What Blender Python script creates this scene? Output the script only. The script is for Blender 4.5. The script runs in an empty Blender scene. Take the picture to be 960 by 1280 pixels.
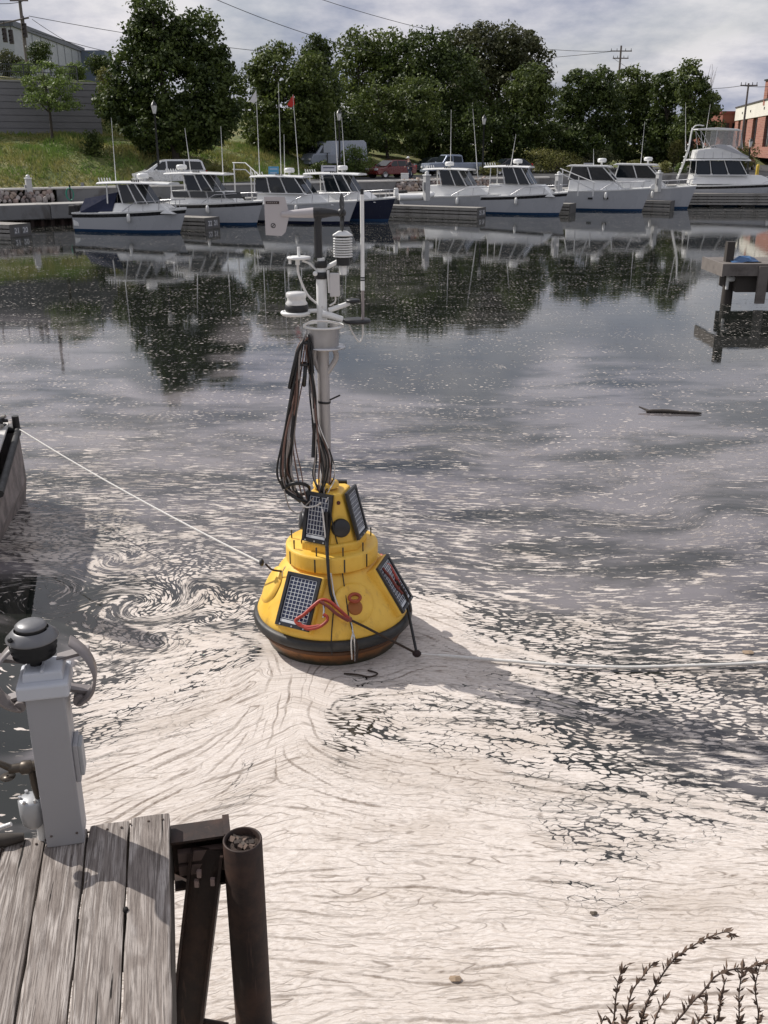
import bpy, bmesh, math, random
import numpy as np
from mathutils import Vector, Matrix, noise as mnoise

random.seed(7)
rng = np.random.default_rng(7)
scene = bpy.context.scene
COL = scene.collection
PI = math.pi
rad = math.radians

# ------------------------------------------------------------------ camera
CAM_H = 4.6
FOCAL = 1215.0
PITCH = math.atan(460.0 / FOCAL)
cam_data = bpy.data.cameras.new('camera')
cam_data.sensor_fit = 'VERTICAL'
cam_data.sensor_height = 36.0
cam_data.sensor_width = 27.0
cam_data.lens = FOCAL / 1280.0 * 36.0
cam_data.clip_start = 0.05
cam_data.clip_end = 5000
cam = bpy.data.objects.new('camera', cam_data)
cam.location = (0, 0, CAM_H)
cam.rotation_euler = (PI / 2 - PITCH, 0, 0)
COL.objects.link(cam)
scene.camera = cam

# ------------------------------------------------------------------ light
SUN_EL, SUN_AZ = 43.0, -60.0          # azimuth from +Y towards +X
sd = Vector((math.sin(rad(SUN_AZ)) * math.cos(rad(SUN_EL)), math.cos(rad(SUN_AZ)) * math.cos(rad(SUN_EL)), math.sin(rad(SUN_EL))))
sun_data = bpy.data.lights.new('sun', 'SUN')
sun_data.energy = 4.4
sun_data.angle = rad(0.5)
sun_data.color = (1.0, 0.95, 0.89)
sun = bpy.data.objects.new('sun', sun_data)
sun.rotation_euler = sd.to_track_quat('Z', 'Y').to_euler()
sun.location = (-30, 20, 40)
COL.objects.link(sun)

world = bpy.data.worlds.new('World')
scene.world = world
world.use_nodes = True
wn = world.node_tree
wn.nodes.clear()
def wnode(t, **kw):
    n = wn.nodes.new(t)
    for k, v in kw.items(): setattr(n, k, v)
    return n
w_out = wnode('ShaderNodeOutputWorld')
w_bg = wnode('ShaderNodeBackground')
w_sky = wnode('ShaderNodeTexSky', sky_type='NISHITA', sun_disc=False)
w_sky.sun_elevation = rad(SUN_EL)
w_sky.sun_rotation = rad(SUN_AZ)
w_sky.air_density = 1.2
w_sky.dust_density = 1.5
w_bg.inputs['Strength'].default_value = 0.086
w_tc = wnode('ShaderNodeTexCoord')
w_sep = wnode('ShaderNodeSeparateXYZ')
wn.links.new(w_tc.outputs['Generated'], w_sep.inputs[0])
# project the direction on a cloud ceiling so that the clouds flatten to the horizon
w_add = wnode('ShaderNodeMath', operation='ADD'); w_add.inputs[1].default_value = 0.28
w_abs = wnode('ShaderNodeMath', operation='ABSOLUTE')
wn.links.new(w_sep.outputs['Z'], w_abs.inputs[0]); wn.links.new(w_abs.outputs[0], w_add.inputs[0])
w_dx = wnode('ShaderNodeMath', operation='DIVIDE'); w_dy = wnode('ShaderNodeMath', operation='DIVIDE')
wn.links.new(w_sep.outputs['X'], w_dx.inputs[0]); wn.links.new(w_add.outputs[0], w_dx.inputs[1])
wn.links.new(w_sep.outputs['Y'], w_dy.inputs[0]); wn.links.new(w_add.outputs[0], w_dy.inputs[1])
w_cmb = wnode('ShaderNodeCombineXYZ')
wn.links.new(w_dx.outputs[0], w_cmb.inputs[0]); wn.links.new(w_dy.outputs[0], w_cmb.inputs[1])
w_n1 = wnode('ShaderNodeTexNoise'); w_n1.inputs['Scale'].default_value = 1.15; w_n1.inputs['Detail'].default_value = 9; w_n1.inputs['Roughness'].default_value = 0.55; w_n1.inputs['Distortion'].default_value = 0.5
w_n2 = wnode('ShaderNodeTexNoise'); w_n2.inputs['Scale'].default_value = 2.6; w_n2.inputs['Detail'].default_value = 8; w_n2.inputs['Roughness'].default_value = 0.6
w_map2 = wnode('ShaderNodeMapping'); w_map2.inputs['Location'].default_value = (3.1, 7.7, 0); w_map2.inputs['Scale'].default_value = (0.6, 0.55, 1)
wn.links.new(w_cmb.outputs[0], w_n1.inputs['Vector']); wn.links.new(w_cmb.outputs[0], w_map2.inputs[0]); wn.links.new(w_map2.outputs[0], w_n2.inputs['Vector'])
w_r1 = wnode('ShaderNodeValToRGB')      # cloud cover
w_r1.color_ramp.elements[0].position = 0.33; w_r1.color_ramp.elements[0].color = (0.62, 0.62, 0.62, 1)
w_r1.color_ramp.elements[1].position = 0.56; w_r1.color_ramp.elements[1].color = (1, 1, 1, 1)
wn.links.new(w_n1.outputs['Fac'], w_r1.inputs[0])
w_r2 = wnode('ShaderNodeValToRGB')      # cloud brightness
w_r2.color_ramp.elements[0].position = 0.40; w_r2.color_ramp.elements[0].color = (4.0, 4.35, 5.6, 1)
w_r2.color_ramp.elements[1].position = 0.59; w_r2.color_ramp.elements[1].color = (9.4, 9.1, 9.4, 1)
wn.links.new(w_n2.outputs['Fac'], w_r2.inputs[0])
w_mix = wnode('ShaderNodeMixRGB')
wn.links.new(w_r1.outputs[0], w_mix.inputs[0]); wn.links.new(w_sky.outputs[0], w_mix.inputs[1]); wn.links.new(w_r2.outputs[0], w_mix.inputs[2])
wn.links.new(w_mix.outputs[0], w_bg.inputs['Color']); wn.links.new(w_bg.outputs[0], w_out.inputs[0])

scene.view_settings.view_transform = 'Standard'
scene.view_settings.look = 'None'
scene.view_settings.exposure = 0.0
scene.view_settings.gamma = 1.0
scene.view_settings.use_curve_mapping = False

# ------------------------------------------------------------------ photo -> place
CT, ST = math.cos(PITCH), math.sin(PITCH)
def ray(px, py):
    a = (px - 480.0) / FOCAL; b = (640.0 - py) / FOCAL
    return Vector((a, CT + b * ST, -ST + b * CT))
def P(px, py, Y=None, z=None):
    r = ray(px, py)
    k = (Y / r.y) if Y is not None else ((z - CAM_H) / r.z)
    return Vector((r.x * k, r.y * k, CAM_H + r.z * k))
def proj(p):
    dx, dy, dz = p[0], p[1], p[2] - CAM_H
    d = dy * CT - dz * ST
    u = dy * ST + dz * CT
    return 480 + FOCAL * dx / d, 640 - FOCAL * u / d

# ------------------------------------------------------------------ materials
MATS = {}
def new_mat(name):
    m = bpy.data.materials.new(name); m.use_nodes = True
    m.node_tree.nodes.clear()
    return m
class NT:
    def __init__(s, m):
        s.t = m.node_tree
        s.out = s.n('ShaderNodeOutputMaterial')
        s.bsdf = s.n('ShaderNodeBsdfPrincipled')
        s.l(s.bsdf.outputs[0], s.out.inputs['Surface'])
    def n(s, t, **kw):
        x = s.t.nodes.new(t)
        for k, v in kw.items(): setattr(x, k, v)
        return x
    def l(s, a, b): s.t.links.new(a, b)
    def inp(s, node, key, v):
        if hasattr(v, 'is_linked') or hasattr(v, 'links'): s.l(v, node.inputs[key])
        else: node.inputs[key].default_value = v
    def math(s, op, a, b=0.0, c=None, clamp=False):
        x = s.n('ShaderNodeMath', operation=op, use_clamp=clamp)
        s.inp(x, 0, a); s.inp(x, 1, b)
        if c is not None: s.inp(x, 2, c)
        return x.outputs[0]
    def smooth(s, v, lo, hi, a=0.0, b=1.0):
        x = s.n('ShaderNodeMapRange', interpolation_type='SMOOTHSTEP')
        s.inp(x, 0, v); s.inp(x, 1, lo); s.inp(x, 2, hi); s.inp(x, 3, a); s.inp(x, 4, b)
        return x.outputs[0]
    def noise(s, vec, scale, detail=3, rough=0.5, dist=0.0):
        x = s.n('ShaderNodeTexNoise')
        if vec is not None: s.l(vec, x.inputs['Vector'])
        x.inputs['Scale'].default_value = scale; x.inputs['Detail'].default_value = detail
        x.inputs['Roughness'].default_value = rough; x.inputs['Distortion'].default_value = dist
        return x
    def mapping(s, vec, scale=(1, 1, 1), rot=(0, 0, 0), loc=(0, 0, 0)):
        x = s.n('ShaderNodeMapping'); s.l(vec, x.inputs[0])
        x.inputs['Scale'].default_value = scale; x.inputs['Rotation'].default_value = rot; x.inputs['Location'].default_value = loc
        return x.outputs[0]
    def mix(s, f, a, b, blend='MIX'):
        x = s.n('ShaderNodeMixRGB', blend_type=blend)
        s.inp(x, 0, f); 
        for i, v in ((1, a), (2, b)):
            if hasattr(v, 'links'): s.l(v, x.inputs[i])
            else: x.inputs[i].default_value = (*v, 1) if len(v) == 3 else v
        return x.outputs[0]
    def bump(s, h, strength=0.3, dist=0.01):
        x = s.n('ShaderNodeBump'); x.inputs['Strength'].default_value = strength; x.inputs['Distance'].default_value = dist
        s.l(h, x.inputs['Height'])
        s.l(x.outputs[0], s.bsdf.inputs['Normal'])
        return x
def mat(name, col, rough=0.5, metal=0.0, var=0.12, scale=6.0, bump=0.0, dirt=None, dirt_amt=0.3, coat=0.0, alpha=None, trans=0.0, ior=None):
    """plain surface with a little natural variation, optional grime"""
    if name in MATS: return MATS[name]
    m = new_mat(name); t = NT(m)
    tc = t.n('ShaderNodeTexCoord').outputs['Object']
    nz = t.noise(tc, scale, 5, 0.6)
    c = t.mix(nz.outputs['Fac'], tuple(max(0, x * (1 - var)) for x in col), tuple(min(1, x * (1 + var)) for x in col))
    if dirt:
        n2 = t.noise(tc, scale * 0.6, 7, 0.68, 0.4)
        f = t.smooth(n2.outputs['Fac'], 0.48, 0.72, 0.0, dirt_amt)
        c = t.mix(f, c, dirt)
    t.l(c, t.bsdf.inputs['Base Color'])
    r = t.smooth(nz.outputs['Fac'], 0.3, 0.7, max(0.02, rough - 0.08), min(1, rough + 0.08))
    t.l(r, t.bsdf.inputs['Roughness'])
    t.bsdf.inputs['Metallic'].default_value = metal
    if coat: t.bsdf.inputs['Coat Weight'].default_value = coat
    if trans: t.bsdf.inputs['Transmission Weight'].default_value = trans
    if ior: t.bsdf.inputs['IOR'].default_value = ior
    if alpha is not None: t.bsdf.inputs['Alpha'].default_value = alpha
    if bump:
        n3 = t.noise(tc, scale * 6, 4, 0.6)
        t.bump(n3.outputs['Fac'], bump, 0.01)
    MATS[name] = m
    return m

# ------------------------------------------------------------------ mesh helpers
class MB:
    def __init__(s): s.v = []; s.f = []; s.sm = []
    def add(s, vs, fs, smooth=False):
        o = len(s.v)
        s.v += [Vector(v) for v in vs]
        s.f += [tuple(i + o for i in f) for f in fs]
        s.sm += [smooth] * len(fs)
        return s
    def box(s, c, size, rot=None, taper=(1, 1)):
        x, y, z = size[0] / 2, size[1] / 2, size[2] / 2
        vs = [Vector(p) for p in ((-x, -y, -z), (x, -y, -z), (x, y, -z), (-x, y, -z),
              (-x * taper[0], -y * taper[1], z), (x * taper[0], -y * taper[1], z), (x * taper[0], y * taper[1], z), (-x * taper[0], y * taper[1], z))]
        if rot is not None:
            R = rot if isinstance(rot, Matrix) else Matrix.Rotation(rot, 3, 'Z')
            vs = [R @ v for v in vs]
        c = Vector(c)
        return s.add([v + c for v in vs], [(0, 3, 2, 1), (4, 5, 6, 7), (0, 1, 5, 4), (1, 2, 6, 5), (2, 3, 7, 6), (3, 0, 4, 7)])
    def bbox(s, x0, x1, y0, y1, z0, z1):
        return s.box(((x0 + x1) / 2, (y0 + y1) / 2, (z0 + z1) / 2), (x1 - x0, y1 - y0, z1 - z0))
    def tube(s, pts, r, n=8, caps=True, flat=None):
        pts = [Vector(p) for p in pts]
        m = len(pts)
        rs = r if isinstance(r, (list, tuple)) else [r] * m
        vs = []; prev = None
        for i, p in enumerate(pts):
            t = (pts[min(i + 1, m - 1)] - pts[max(i - 1, 0)])
            if t.length < 1e-9: t = Vector((0, 0, 1))
            t.normalize()
            if prev is None:
                a = Vector((0, 0, 1)) if abs(t.z) < 0.9 else Vector((1, 0, 0))
                u = t.cross(a).normalized()
            else:
                u = (prev - t * prev.dot(t))
                u = u.normalized() if u.length > 1e-6 else t.orthogonal().normalized()
            prev = u
            w = t.cross(u)
            for k in range(n):
                a = 2 * PI * k / n
                vs.append(p + (u * math.cos(a) + w * math.sin(a) * (flat or 1)) * rs[i])
        fs = []
        for i in range(m - 1):
            for k in range(n):
                k2 = (k + 1) % n
                fs.append((i * n + k, i * n + k2, (i + 1) * n + k2, (i + 1) * n + k))
        s.add(vs, fs, True)
        if caps:
            s.add(vs[:n], [tuple(range(n))[::-1]]); s.add(vs[-n:], [tuple(range(n))])
        return s
    def lathe(s, prof, c=(0, 0, 0), n=32, axis=None, smooth=True, a0=0, a1=2 * PI):
        c = Vector(c)
        R = Matrix.Identity(3) if axis is None else Vector(axis).to_track_quat('Z', 'Y').to_matrix()
        full = abs(a1 - a0 - 2 * PI) < 1e-6
        k_ = n if full else n + 1
        vs = []
        for (r, z) in prof:
            for k in range(k_):
                a = a0 + (a1 - a0) * k / n
                vs.append(c + R @ Vector((r * math.cos(a), r * math.sin(a), z)))
        fs = []
        for i in range(len(prof) - 1):
            for k in range(n):
                k2 = (k + 1) % k_
                fs.append((i * k_ + k, i * k_ + k2, (i + 1) * k_ + k2, (i + 1) * k_ + k))
        return s.add(vs, fs, smooth)
    def cyl(s, p0, p1, r0, r1=None, n=12): return s.tube([p0, p1], [r0, r0 if r1 is None else r1], n)
    def prism(s, poly, z0, z1):
        n = len(poly)
        vs = [(p[0], p[1], z0) for p in poly] + [(p[0], p[1], z1) for p in poly]
        fs = [tuple(range(n))[::-1], tuple(range(n, 2 * n))] + [(i, (i + 1) % n, n + (i + 1) % n, n + i) for i in range(n)]
        return s.add(vs, fs)
    def extrude(s, poly, y0, y1, top=None):
        """poly in x,z drawn out along y"""
        n = len(poly)
        vs = [(p[0], y0, p[1]) for p in poly] + [(p[0], y1, p[1]) for p in poly]
        fs = [tuple(range(n)), tuple(range(n, 2 * n))[::-1]] + [(i, n + i, n + (i + 1) % n, (i + 1) % n) for i in range(n)]
        return s.add(vs, fs)
    def quad(s, a, b, c, d): return s.add([a, b, c, d], [(0, 1, 2, 3)])
    def slab(s, a, b, c, d, th):
        a, b, c, d = map(Vector, (a, b, c, d))
        n = (b - a).cross(d - a).normalized() * th
        vs = [a, b, c, d, a - n, b - n, c - n, d - n]
        return s.add(vs, [(0, 1, 2, 3), (7, 6, 5, 4), (0, 4, 5, 1), (1, 5, 6, 2), (2, 6, 7, 3), (3, 7, 4, 0)])
    def sphere(s, c, r, n=12, sc=(1, 1, 1)):
        c = Vector(c); prof = []
        vs = []; m = max(4, n // 2)
        for i in range(m + 1):
            th = PI * i / m
            for k in range(n):
                a = 2 * PI * k / n
                vs.append(c + Vector((r * math.sin(th) * math.cos(a) * sc[0], r * math.sin(th) * math.sin(a) * sc[1], r * math.cos(th) * sc[2])))
        fs = [(i * n + k, (i + 1) * n + k, (i + 1) * n + (k + 1) % n, i * n + (k + 1) % n) for i in range(m) for k in range(n)]
        return s.add(vs, fs, True)
    def build(s, name, m, parent=None, world=False, kind=None, label=None, bevel=0.0):
        me = bpy.data.meshes.new(name)
        vs = s.v
        if parent is not None and world:
            inv = root_matrix(parent).inverted()
            vs = [inv @ v for v in vs]
        me.from_pydata([tuple(v) for v in vs], [], s.f)
        if m is not None:
            for mm in (m if isinstance(m, (list, tuple)) else [m]): me.materials.append(mm)
        me.polygons.foreach_set('use_smooth', s.sm)
        o = bpy.data.objects.new(name, me); COL.objects.link(o)
        if parent is not None: o.parent = parent
        if kind: o['kind'] = kind
        if label: o['label'] = label
        bm = bmesh.new(); bm.from_mesh(me); bmesh.ops.recalc_face_normals(bm, faces=bm.faces); 
        if bevel:
            bmesh.ops.remove_doubles(bm, verts=bm.verts, dist=1e-5)
            es = [e for e in bm.edges if len(e.link_faces) == 2 and e.calc_face_angle(0) > 0.5]
            bmesh.ops.bevel(bm, geom=es, offset=bevel, segments=2, affect='EDGES', profile=0.5)
        bm.to_mesh(me); bm.free()
        return o
def root_matrix(o):
    M = Matrix.Identity(4)
    while o is not None:
        M = Matrix.LocRotScale(o.location, o.rotation_euler, None) @ M
        o = o.parent
    return M
def tag(o, label=None, cat=None, group=None, kind=None):
    if label: o['label'] = label
    if cat: o['category'] = cat
    if group: o['group'] = group
    if kind: o['kind'] = kind
    return o
def thing(name, label, cat, loc=(0, 0, 0), rz=0.0, group=None):
    o = bpy.data.objects.new(name, None); o.empty_display_size = 0.2
    o.location = loc; o.rotation_euler = (0, 0, rz)
    COL.objects.link(o)
    return tag(o, label, cat, group)
def copy_tree(o, parent=None, loc=None, rz=None):
    c = o.copy(); COL.objects.link(c); c.parent = parent
    if loc is not None: c.location = loc
    if rz is not None: c.rotation_euler = (0, 0, rz)
    for ch in [x for x in COL.objects if x.parent == o]: copy_tree(ch, c)
    return c
def clone(o, parent, loc, rot=None, scale=None):
    c = o.copy(); COL.objects.link(c); c.parent = parent; c.location = loc
    if rot is not None: c.rotation_euler = rot
    if scale is not None: c.scale = scale
    return c
def bez(pts, n=10):
    """Catmull-Rom through pts"""
    pts = [Vector(p) for p in pts]; out = []
    for i in range(len(pts) - 1):
        p0 = pts[max(i - 1, 0)]; p1 = pts[i]; p2 = pts[i + 1]; p3 = pts[min(i + 2, len(pts) - 1)]
        for k in range(n):
            t = k / n
            out.append(0.5 * ((2 * p1) + (p2 - p0) * t + (2 * p0 - 5 * p1 + 4 * p2 - p3) * t * t + (3 * p1 - p0 - 3 * p2 + p3) * t ** 3))
    out.append(pts[-1]); return out
def text_part(body, size, m, parent, loc, rot, depth=0.004, name='lettering'):
    cu = bpy.data.curves.new(name, 'FONT'); cu.body = body; cu.size = size; cu.extrude = depth
    cu.align_x = 'CENTER'; cu.align_y = 'CENTER'; cu.resolution_u = 3
    tmp = bpy.data.objects.new(name + '_source', cu); COL.objects.link(tmp)
    dg = bpy.context.evaluated_depsgraph_get()
    me = bpy.data.meshes.new_from_object(tmp.evaluated_get(dg))
    bpy.data.objects.remove(tmp)
    me.materials.clear(); me.materials.append(m)
    o = bpy.data.objects.new(name, me); COL.objects.link(o); o.parent = parent
    o.location = loc; o.rotation_euler = rot
    return o

# ------------------------------------------------------------------ WATER
def proj_np(x, y):
    dz = -CAM_H
    d = y * CT - dz * ST; u = y * ST + dz * CT
    d = np.maximum(d, 0.3)
    return 480 + FOCAL * x / d, 640 - FOCAL * u / d
def ground_np(pts):
    return np.array([[*P(a, b, z=0.0)[:2]] for a, b in pts])
STROKES = [
    [(380, 1010), (450, 1020), (600, 1035), (750, 1050), (960, 1085)],
    [(340, 1060), (480, 1050), (650, 1070), (800, 1080), (960, 1110)],
    [(334, 1110), (506, 1099), (643, 1110), (780, 1125), (918, 1120), (960, 1130)],
    [(341, 1150), (480, 1165), (620, 1145), (760, 1160), (960, 1165)],
    [(341, 1202), (506, 1223), (643, 1195), (750, 1202), (960, 1180)],
    [(341, 1290), (450, 1250), (600, 1265), (800, 1240), (960, 1260)],
    [(400, 860), (392, 885), (405, 910), (430, 935), (480, 955), (575, 968), (700, 995), (960, 1040)],
    [(440, 975), (520, 990), (700, 1015), (960, 1060)],
    [(100, 925), (200, 910), (280, 892), (330, 865)],
    [(110, 990), (200, 968), (280, 935), (320, 900), (345, 862)],
    [(130, 1040), (230, 1010), (300, 965), (335, 920), (352, 880)],
    [(130, 1080), (210, 1030), (265, 975), (310, 925), (345, 872)], [(250, 1060), (288, 1000), (322, 940), (350, 885)],
    [(110, 880), (200, 870), (280, 850), (325, 825)],
    [(120, 850), (220, 838), (300, 815)],
    [(430, 872), (520, 862), (650, 880), (800, 905), (960, 935)],
    [(420, 905), (600, 925), (800, 955), (960, 990)],
    [(535, 790), (600, 815), (680, 838), (800, 860), (960, 880)],
    [(540, 840), (650, 855), (800, 880), (960, 905)],
    [(530, 750), (640, 790), (780, 815), (960, 830)],
    [(500, 690), (620, 730), (800, 762), (960, 775)],
    [(480, 655), (560, 675), (700, 695), (840, 690), (960, 700)],
    [(470, 610), (600, 625), (760, 640), (960, 645)],
    [(30, 640), (150, 640), (250, 655), (340, 665)],
    [(60, 690), (150, 700), (240, 690), (320, 720)],
    [(0, 590), (150, 590), (300, 600), (400, 610)],
    [(0, 540), (300, 545), (600, 560), (960, 560)],
    [(0, 480), (300, 480), (600, 490), (960, 480)],
    [(300, 770), (345, 775)], [(290, 790), (320, 800), (335, 830), (345, 850)],
    [(120, 790), (200, 790), (290, 800)],
    [(90, 700), (110, 760), (120, 800)], [(60, 720), (80, 780), (90, 830)], [(20, 700), (50, 760), (50, 850), (10, 900)],
    [(430, 860), (500, 850), (540, 835)],
]
DENS = [(400,1200,1),(600,1200,1),(900,1200,1),(600,1050,1),(900,1090,1),(960,1050,.96),(340,950,.99),(312,960,.93),(310,990,.92),(290,950,.99),(200,960,1),(130,990,1),(200,900,.95),
 (150,880,.88),(300,860,.97),(340,840,1),(400,862,1),(380,900,1),(120,1020,1),(460,890,.76),(430,895,.84),(550,900,.78),(650,930,.77),(750,940,.72),
 (850,950,.52),(930,970,.46),(800,985,.8),(700,980,.92),(500,958,.97),(600,972,.95),(900,1015,.86),(490,860,.93),(540,800,1),(600,822,.96),
 (550,760,.97),(530,830,1),(660,850,.86),(750,870,.7),(700,900,.74),(850,850,.66),(960,850,.62),(960,900,.58),(900,900,.6),(620,770,.62),(700,790,.68),
 (800,800,.56),(900,790,.52),(600,720,.42),(700,740,.40),(560,730,.5),(850,740,.36),(960,740,.34),(800,690,.33),(640,690,.45),(500,660,.52),
 (560,640,.44),(700,640,.32),(900,650,.29),(600,580,.32),(800,560,.27),(900,600,.30),(480,560,.32),(700,500,.17),(850,500,.13),(600,450,.07),
 (500,450,.06),(600,400,.1),(500,350,.1),(700,350,.06),(250,700,.6),(200,760,.7),(150,740,.55),(280,780,.72),(150,660,.56),(100,600,.48),
 (60,560,.36),(200,560,.34),(100,500,.22),(250,500,.22),(300,650,.5),(200,640,.42),(330,700,.48),(230,830,.82),(300,810,.86),(120,840,.78),
 (150,810,.66),(20,720,.3),(45,690,.7),(40,760,.16),(20,900,.02),(40,1000,.02),(60,820,.1),(10,820,.05),(95,740,.42),(100,450,.14),(300,450,.15),(200,400,.05),(215,440,.05),(225,470,.07),(540,395,.05),  # low points over the tree reflections keep the painted cloud sheen off
 (100,330,.02),(300,300,.02),(600,300,.01),(900,300,.01),(850,400,.03),(-200,700,.2),(-200,1100,.02),(1200,900,.6),(1200,1200,.95),(1300,700,.3),
 (480,200,.0),(0,200,0),(960,200,0),(480,260,0),(50,1150,1),(250,1100,1),(350,1050,1),(300,1200,1),(150,1040,1),(330,1000,1),(400,1500,1),(900,1500,1)]
GX0, GX1, GY0, GY1, GS = -9.0, 9.0, 2.0, 27.0, 0.1
def solve_flow():
    nx = int((GX1 - GX0) / GS) + 1; ny = int((GY1 - GY0) / GS) + 1
    xs = np.linspace(GX0, GX1, nx); ys = np.linspace(GY0, GY1, ny)
    X, Y = np.meshgrid(xs, ys)
    pts = []; dirs = []; pp = []
    for st in STROKES:
        for a, b in zip(st[:-1], st[1:]):
            L = math.hypot(b[0] - a[0], b[1] - a[1]); k = max(1, int(L / 25))
            wa, wb = P(a[0], a[1], z=0), P(b[0], b[1], z=0)
            d = (wb - wa); d.normalize()
            for i in range(k):
                t = (i + 0.5) / k
                pp.append((a[0] + (b[0] - a[0]) * t, a[1] + (b[1] - a[1]) * t)); dirs.append((d.x, d.y))
    pp = np.array(pp); dirs = np.array(dirs)
    PX, PY = proj_np(X, Y)
    dx = np.zeros_like(X); dy = np.zeros_like(X); w = np.zeros_like(X)
    for (a, b), (ux, uy) in zip(pp, dirs):
        d2 = (PX - a) ** 2 + ((PY - b) * 1.6) ** 2 + 150
        ww = 1 / d2 ** 1.7
        dx += ww * ux; dy += ww * uy; w += ww
    n = np.hypot(dx, dy) + 1e-9
    dx /= n; dy /= n
    def poisson(gx, gy, guess):
        f = guess.copy()
        div = np.zeros_like(f)
        div[:, 1:-1] += (gx[:, 2:] - gx[:, :-2]) / 2 * GS
        div[1:-1, :] += (gy[2:, :] - gy[:-2, :]) / 2 * GS
        for it in range(1400):
            p = np.pad(f, 1, mode='edge')
            p[1:-1, 0] = f[:, 0] - gx[:, 0] * GS; p[1:-1, -1] = f[:, -1] + gx[:, -1] * GS
            p[0, 1:-1] = f[0, :] - gy[0, :] * GS; p[-1, 1:-1] = f[-1, :] + gy[-1, :] * GS
            f = (p[1:-1, :-2] + p[1:-1, 2:] + p[:-2, 1:-1] + p[2:, 1:-1] - div) / 4
        return f
    # start from a coarse integral so that the relaxation only has detail left to do
    psi = poisson(-dy, dx, Y.copy()); phi = poisson(dx, dy, X.copy())
    return xs, ys, phi, psi
FX, FY, PHI, PSI = solve_flow()
VORT = [(172, 757, 0.42, 2.6), (232, 738, 0.26, -2.2), (262, 772, 0.22, 1.8), (300, 748, 0.25, -1.6), (140, 700, 0.3, 1.5), (60, 745, 0.4, 2.0),
        (335, 838, 0.16, 1.4), (480, 905, 0.3, 0.6), (205, 800, 0.2, -1.5), (720, 905, 0.3, 0.5), (600, 560, 0.8, 0.7), (620, 470, 1.2, 0.9), (860, 640, 0.9, -0.7)]
def flow_at(x, y):
    x = x.copy(); y = y.copy()
    for (a, b, R, A) in VORT:
        c = P(a, b, z=0)
        rx, ry = x - c.x, y - c.y
        ang = A * np.exp(-(rx ** 2 + ry ** 2) / R ** 2)
        x, y = c.x + rx * np.cos(ang) - ry * np.sin(ang), c.y + rx * np.sin(ang) + ry * np.cos(ang)
    cx = np.clip(x, GX0, GX1 - 1e-4); cy = np.clip(y, GY0, GY1 - 1e-4)
    fx = (cx - GX0) / GS; fy = (cy - GY0) / GS
    i = np.floor(fx).astype(int); j = np.floor(fy).astype(int)
    i = np.clip(i, 0, len(FX) - 2); j = np.clip(j, 0, len(FY) - 2)
    tx = fx - i; ty = fy - j
    def bil(F): return (F[j, i] * (1 - tx) + F[j, i + 1] * tx) * (1 - ty) + (F[j + 1, i] * (1 - tx) + F[j + 1, i + 1] * tx) * ty
    return bil(PHI) + (x - cx), bil(PSI) + (y - cy)
def axis_vals(core0, core1, step, grow, lo, hi):
    v = list(np.arange(core0, core1, step)); s = step; a = v[-1]
    while a < hi: s *= grow; a += s; v.append(a)
    s = step; a = v[0]; left = []
    while a > lo: s *= grow; a -= s; left.append(a)
    return np.array(left[::-1] + v)
wx = axis_vals(-4.4, 4.4, 0.0145, 1.12, -900, 900)
wy = [3.6]; stp = 0.0125
while wy[-1] < 400:
    wy.append(wy[-1] + stp); stp *= 1.0042 if wy[-1] < 13 else 1.06
wy = np.array(wy)
wy = np.concatenate([[-400.0, -100.0, -20.0, -4.0, 1.0, 3.0], wy])
WX, WY = np.meshgrid(wx, wy)
# streak field: noise smeared along the drift lines, which have a direction but no sense
FAN = [[(335, 842), (318, 895), (304, 930), (247, 972), (153, 1019)], [(338, 855), (300, 905), (240, 942), (140, 985)], [(330, 862), (290, 888), (200, 912), (100, 940)],
    [(344, 850), (328, 905), (306, 950), (270, 990), (215, 1030)], [(350, 856), (340, 905), (330, 950), (318, 975)], [(215, 1012), (299, 1000), (367, 1006), (440, 1012), (575, 1032), (750, 1050), (960, 1085)],
    [(180, 1060), (299, 1032), (400, 1034), (520, 1050), (700, 1075), (960, 1110)], [(367, 866), (352, 904), (362, 946), (430, 982), (575, 1008), (700, 1020), (960, 1065)], [(380, 862), (368, 895), (380, 930), (440, 960), (575, 990), (750, 1010)],
    [(410, 857), (400, 894), (425, 928), (492, 950), (620, 975), (800, 1005), (960, 1040)], [(300, 950), (312, 962), (322, 950)]]
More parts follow.
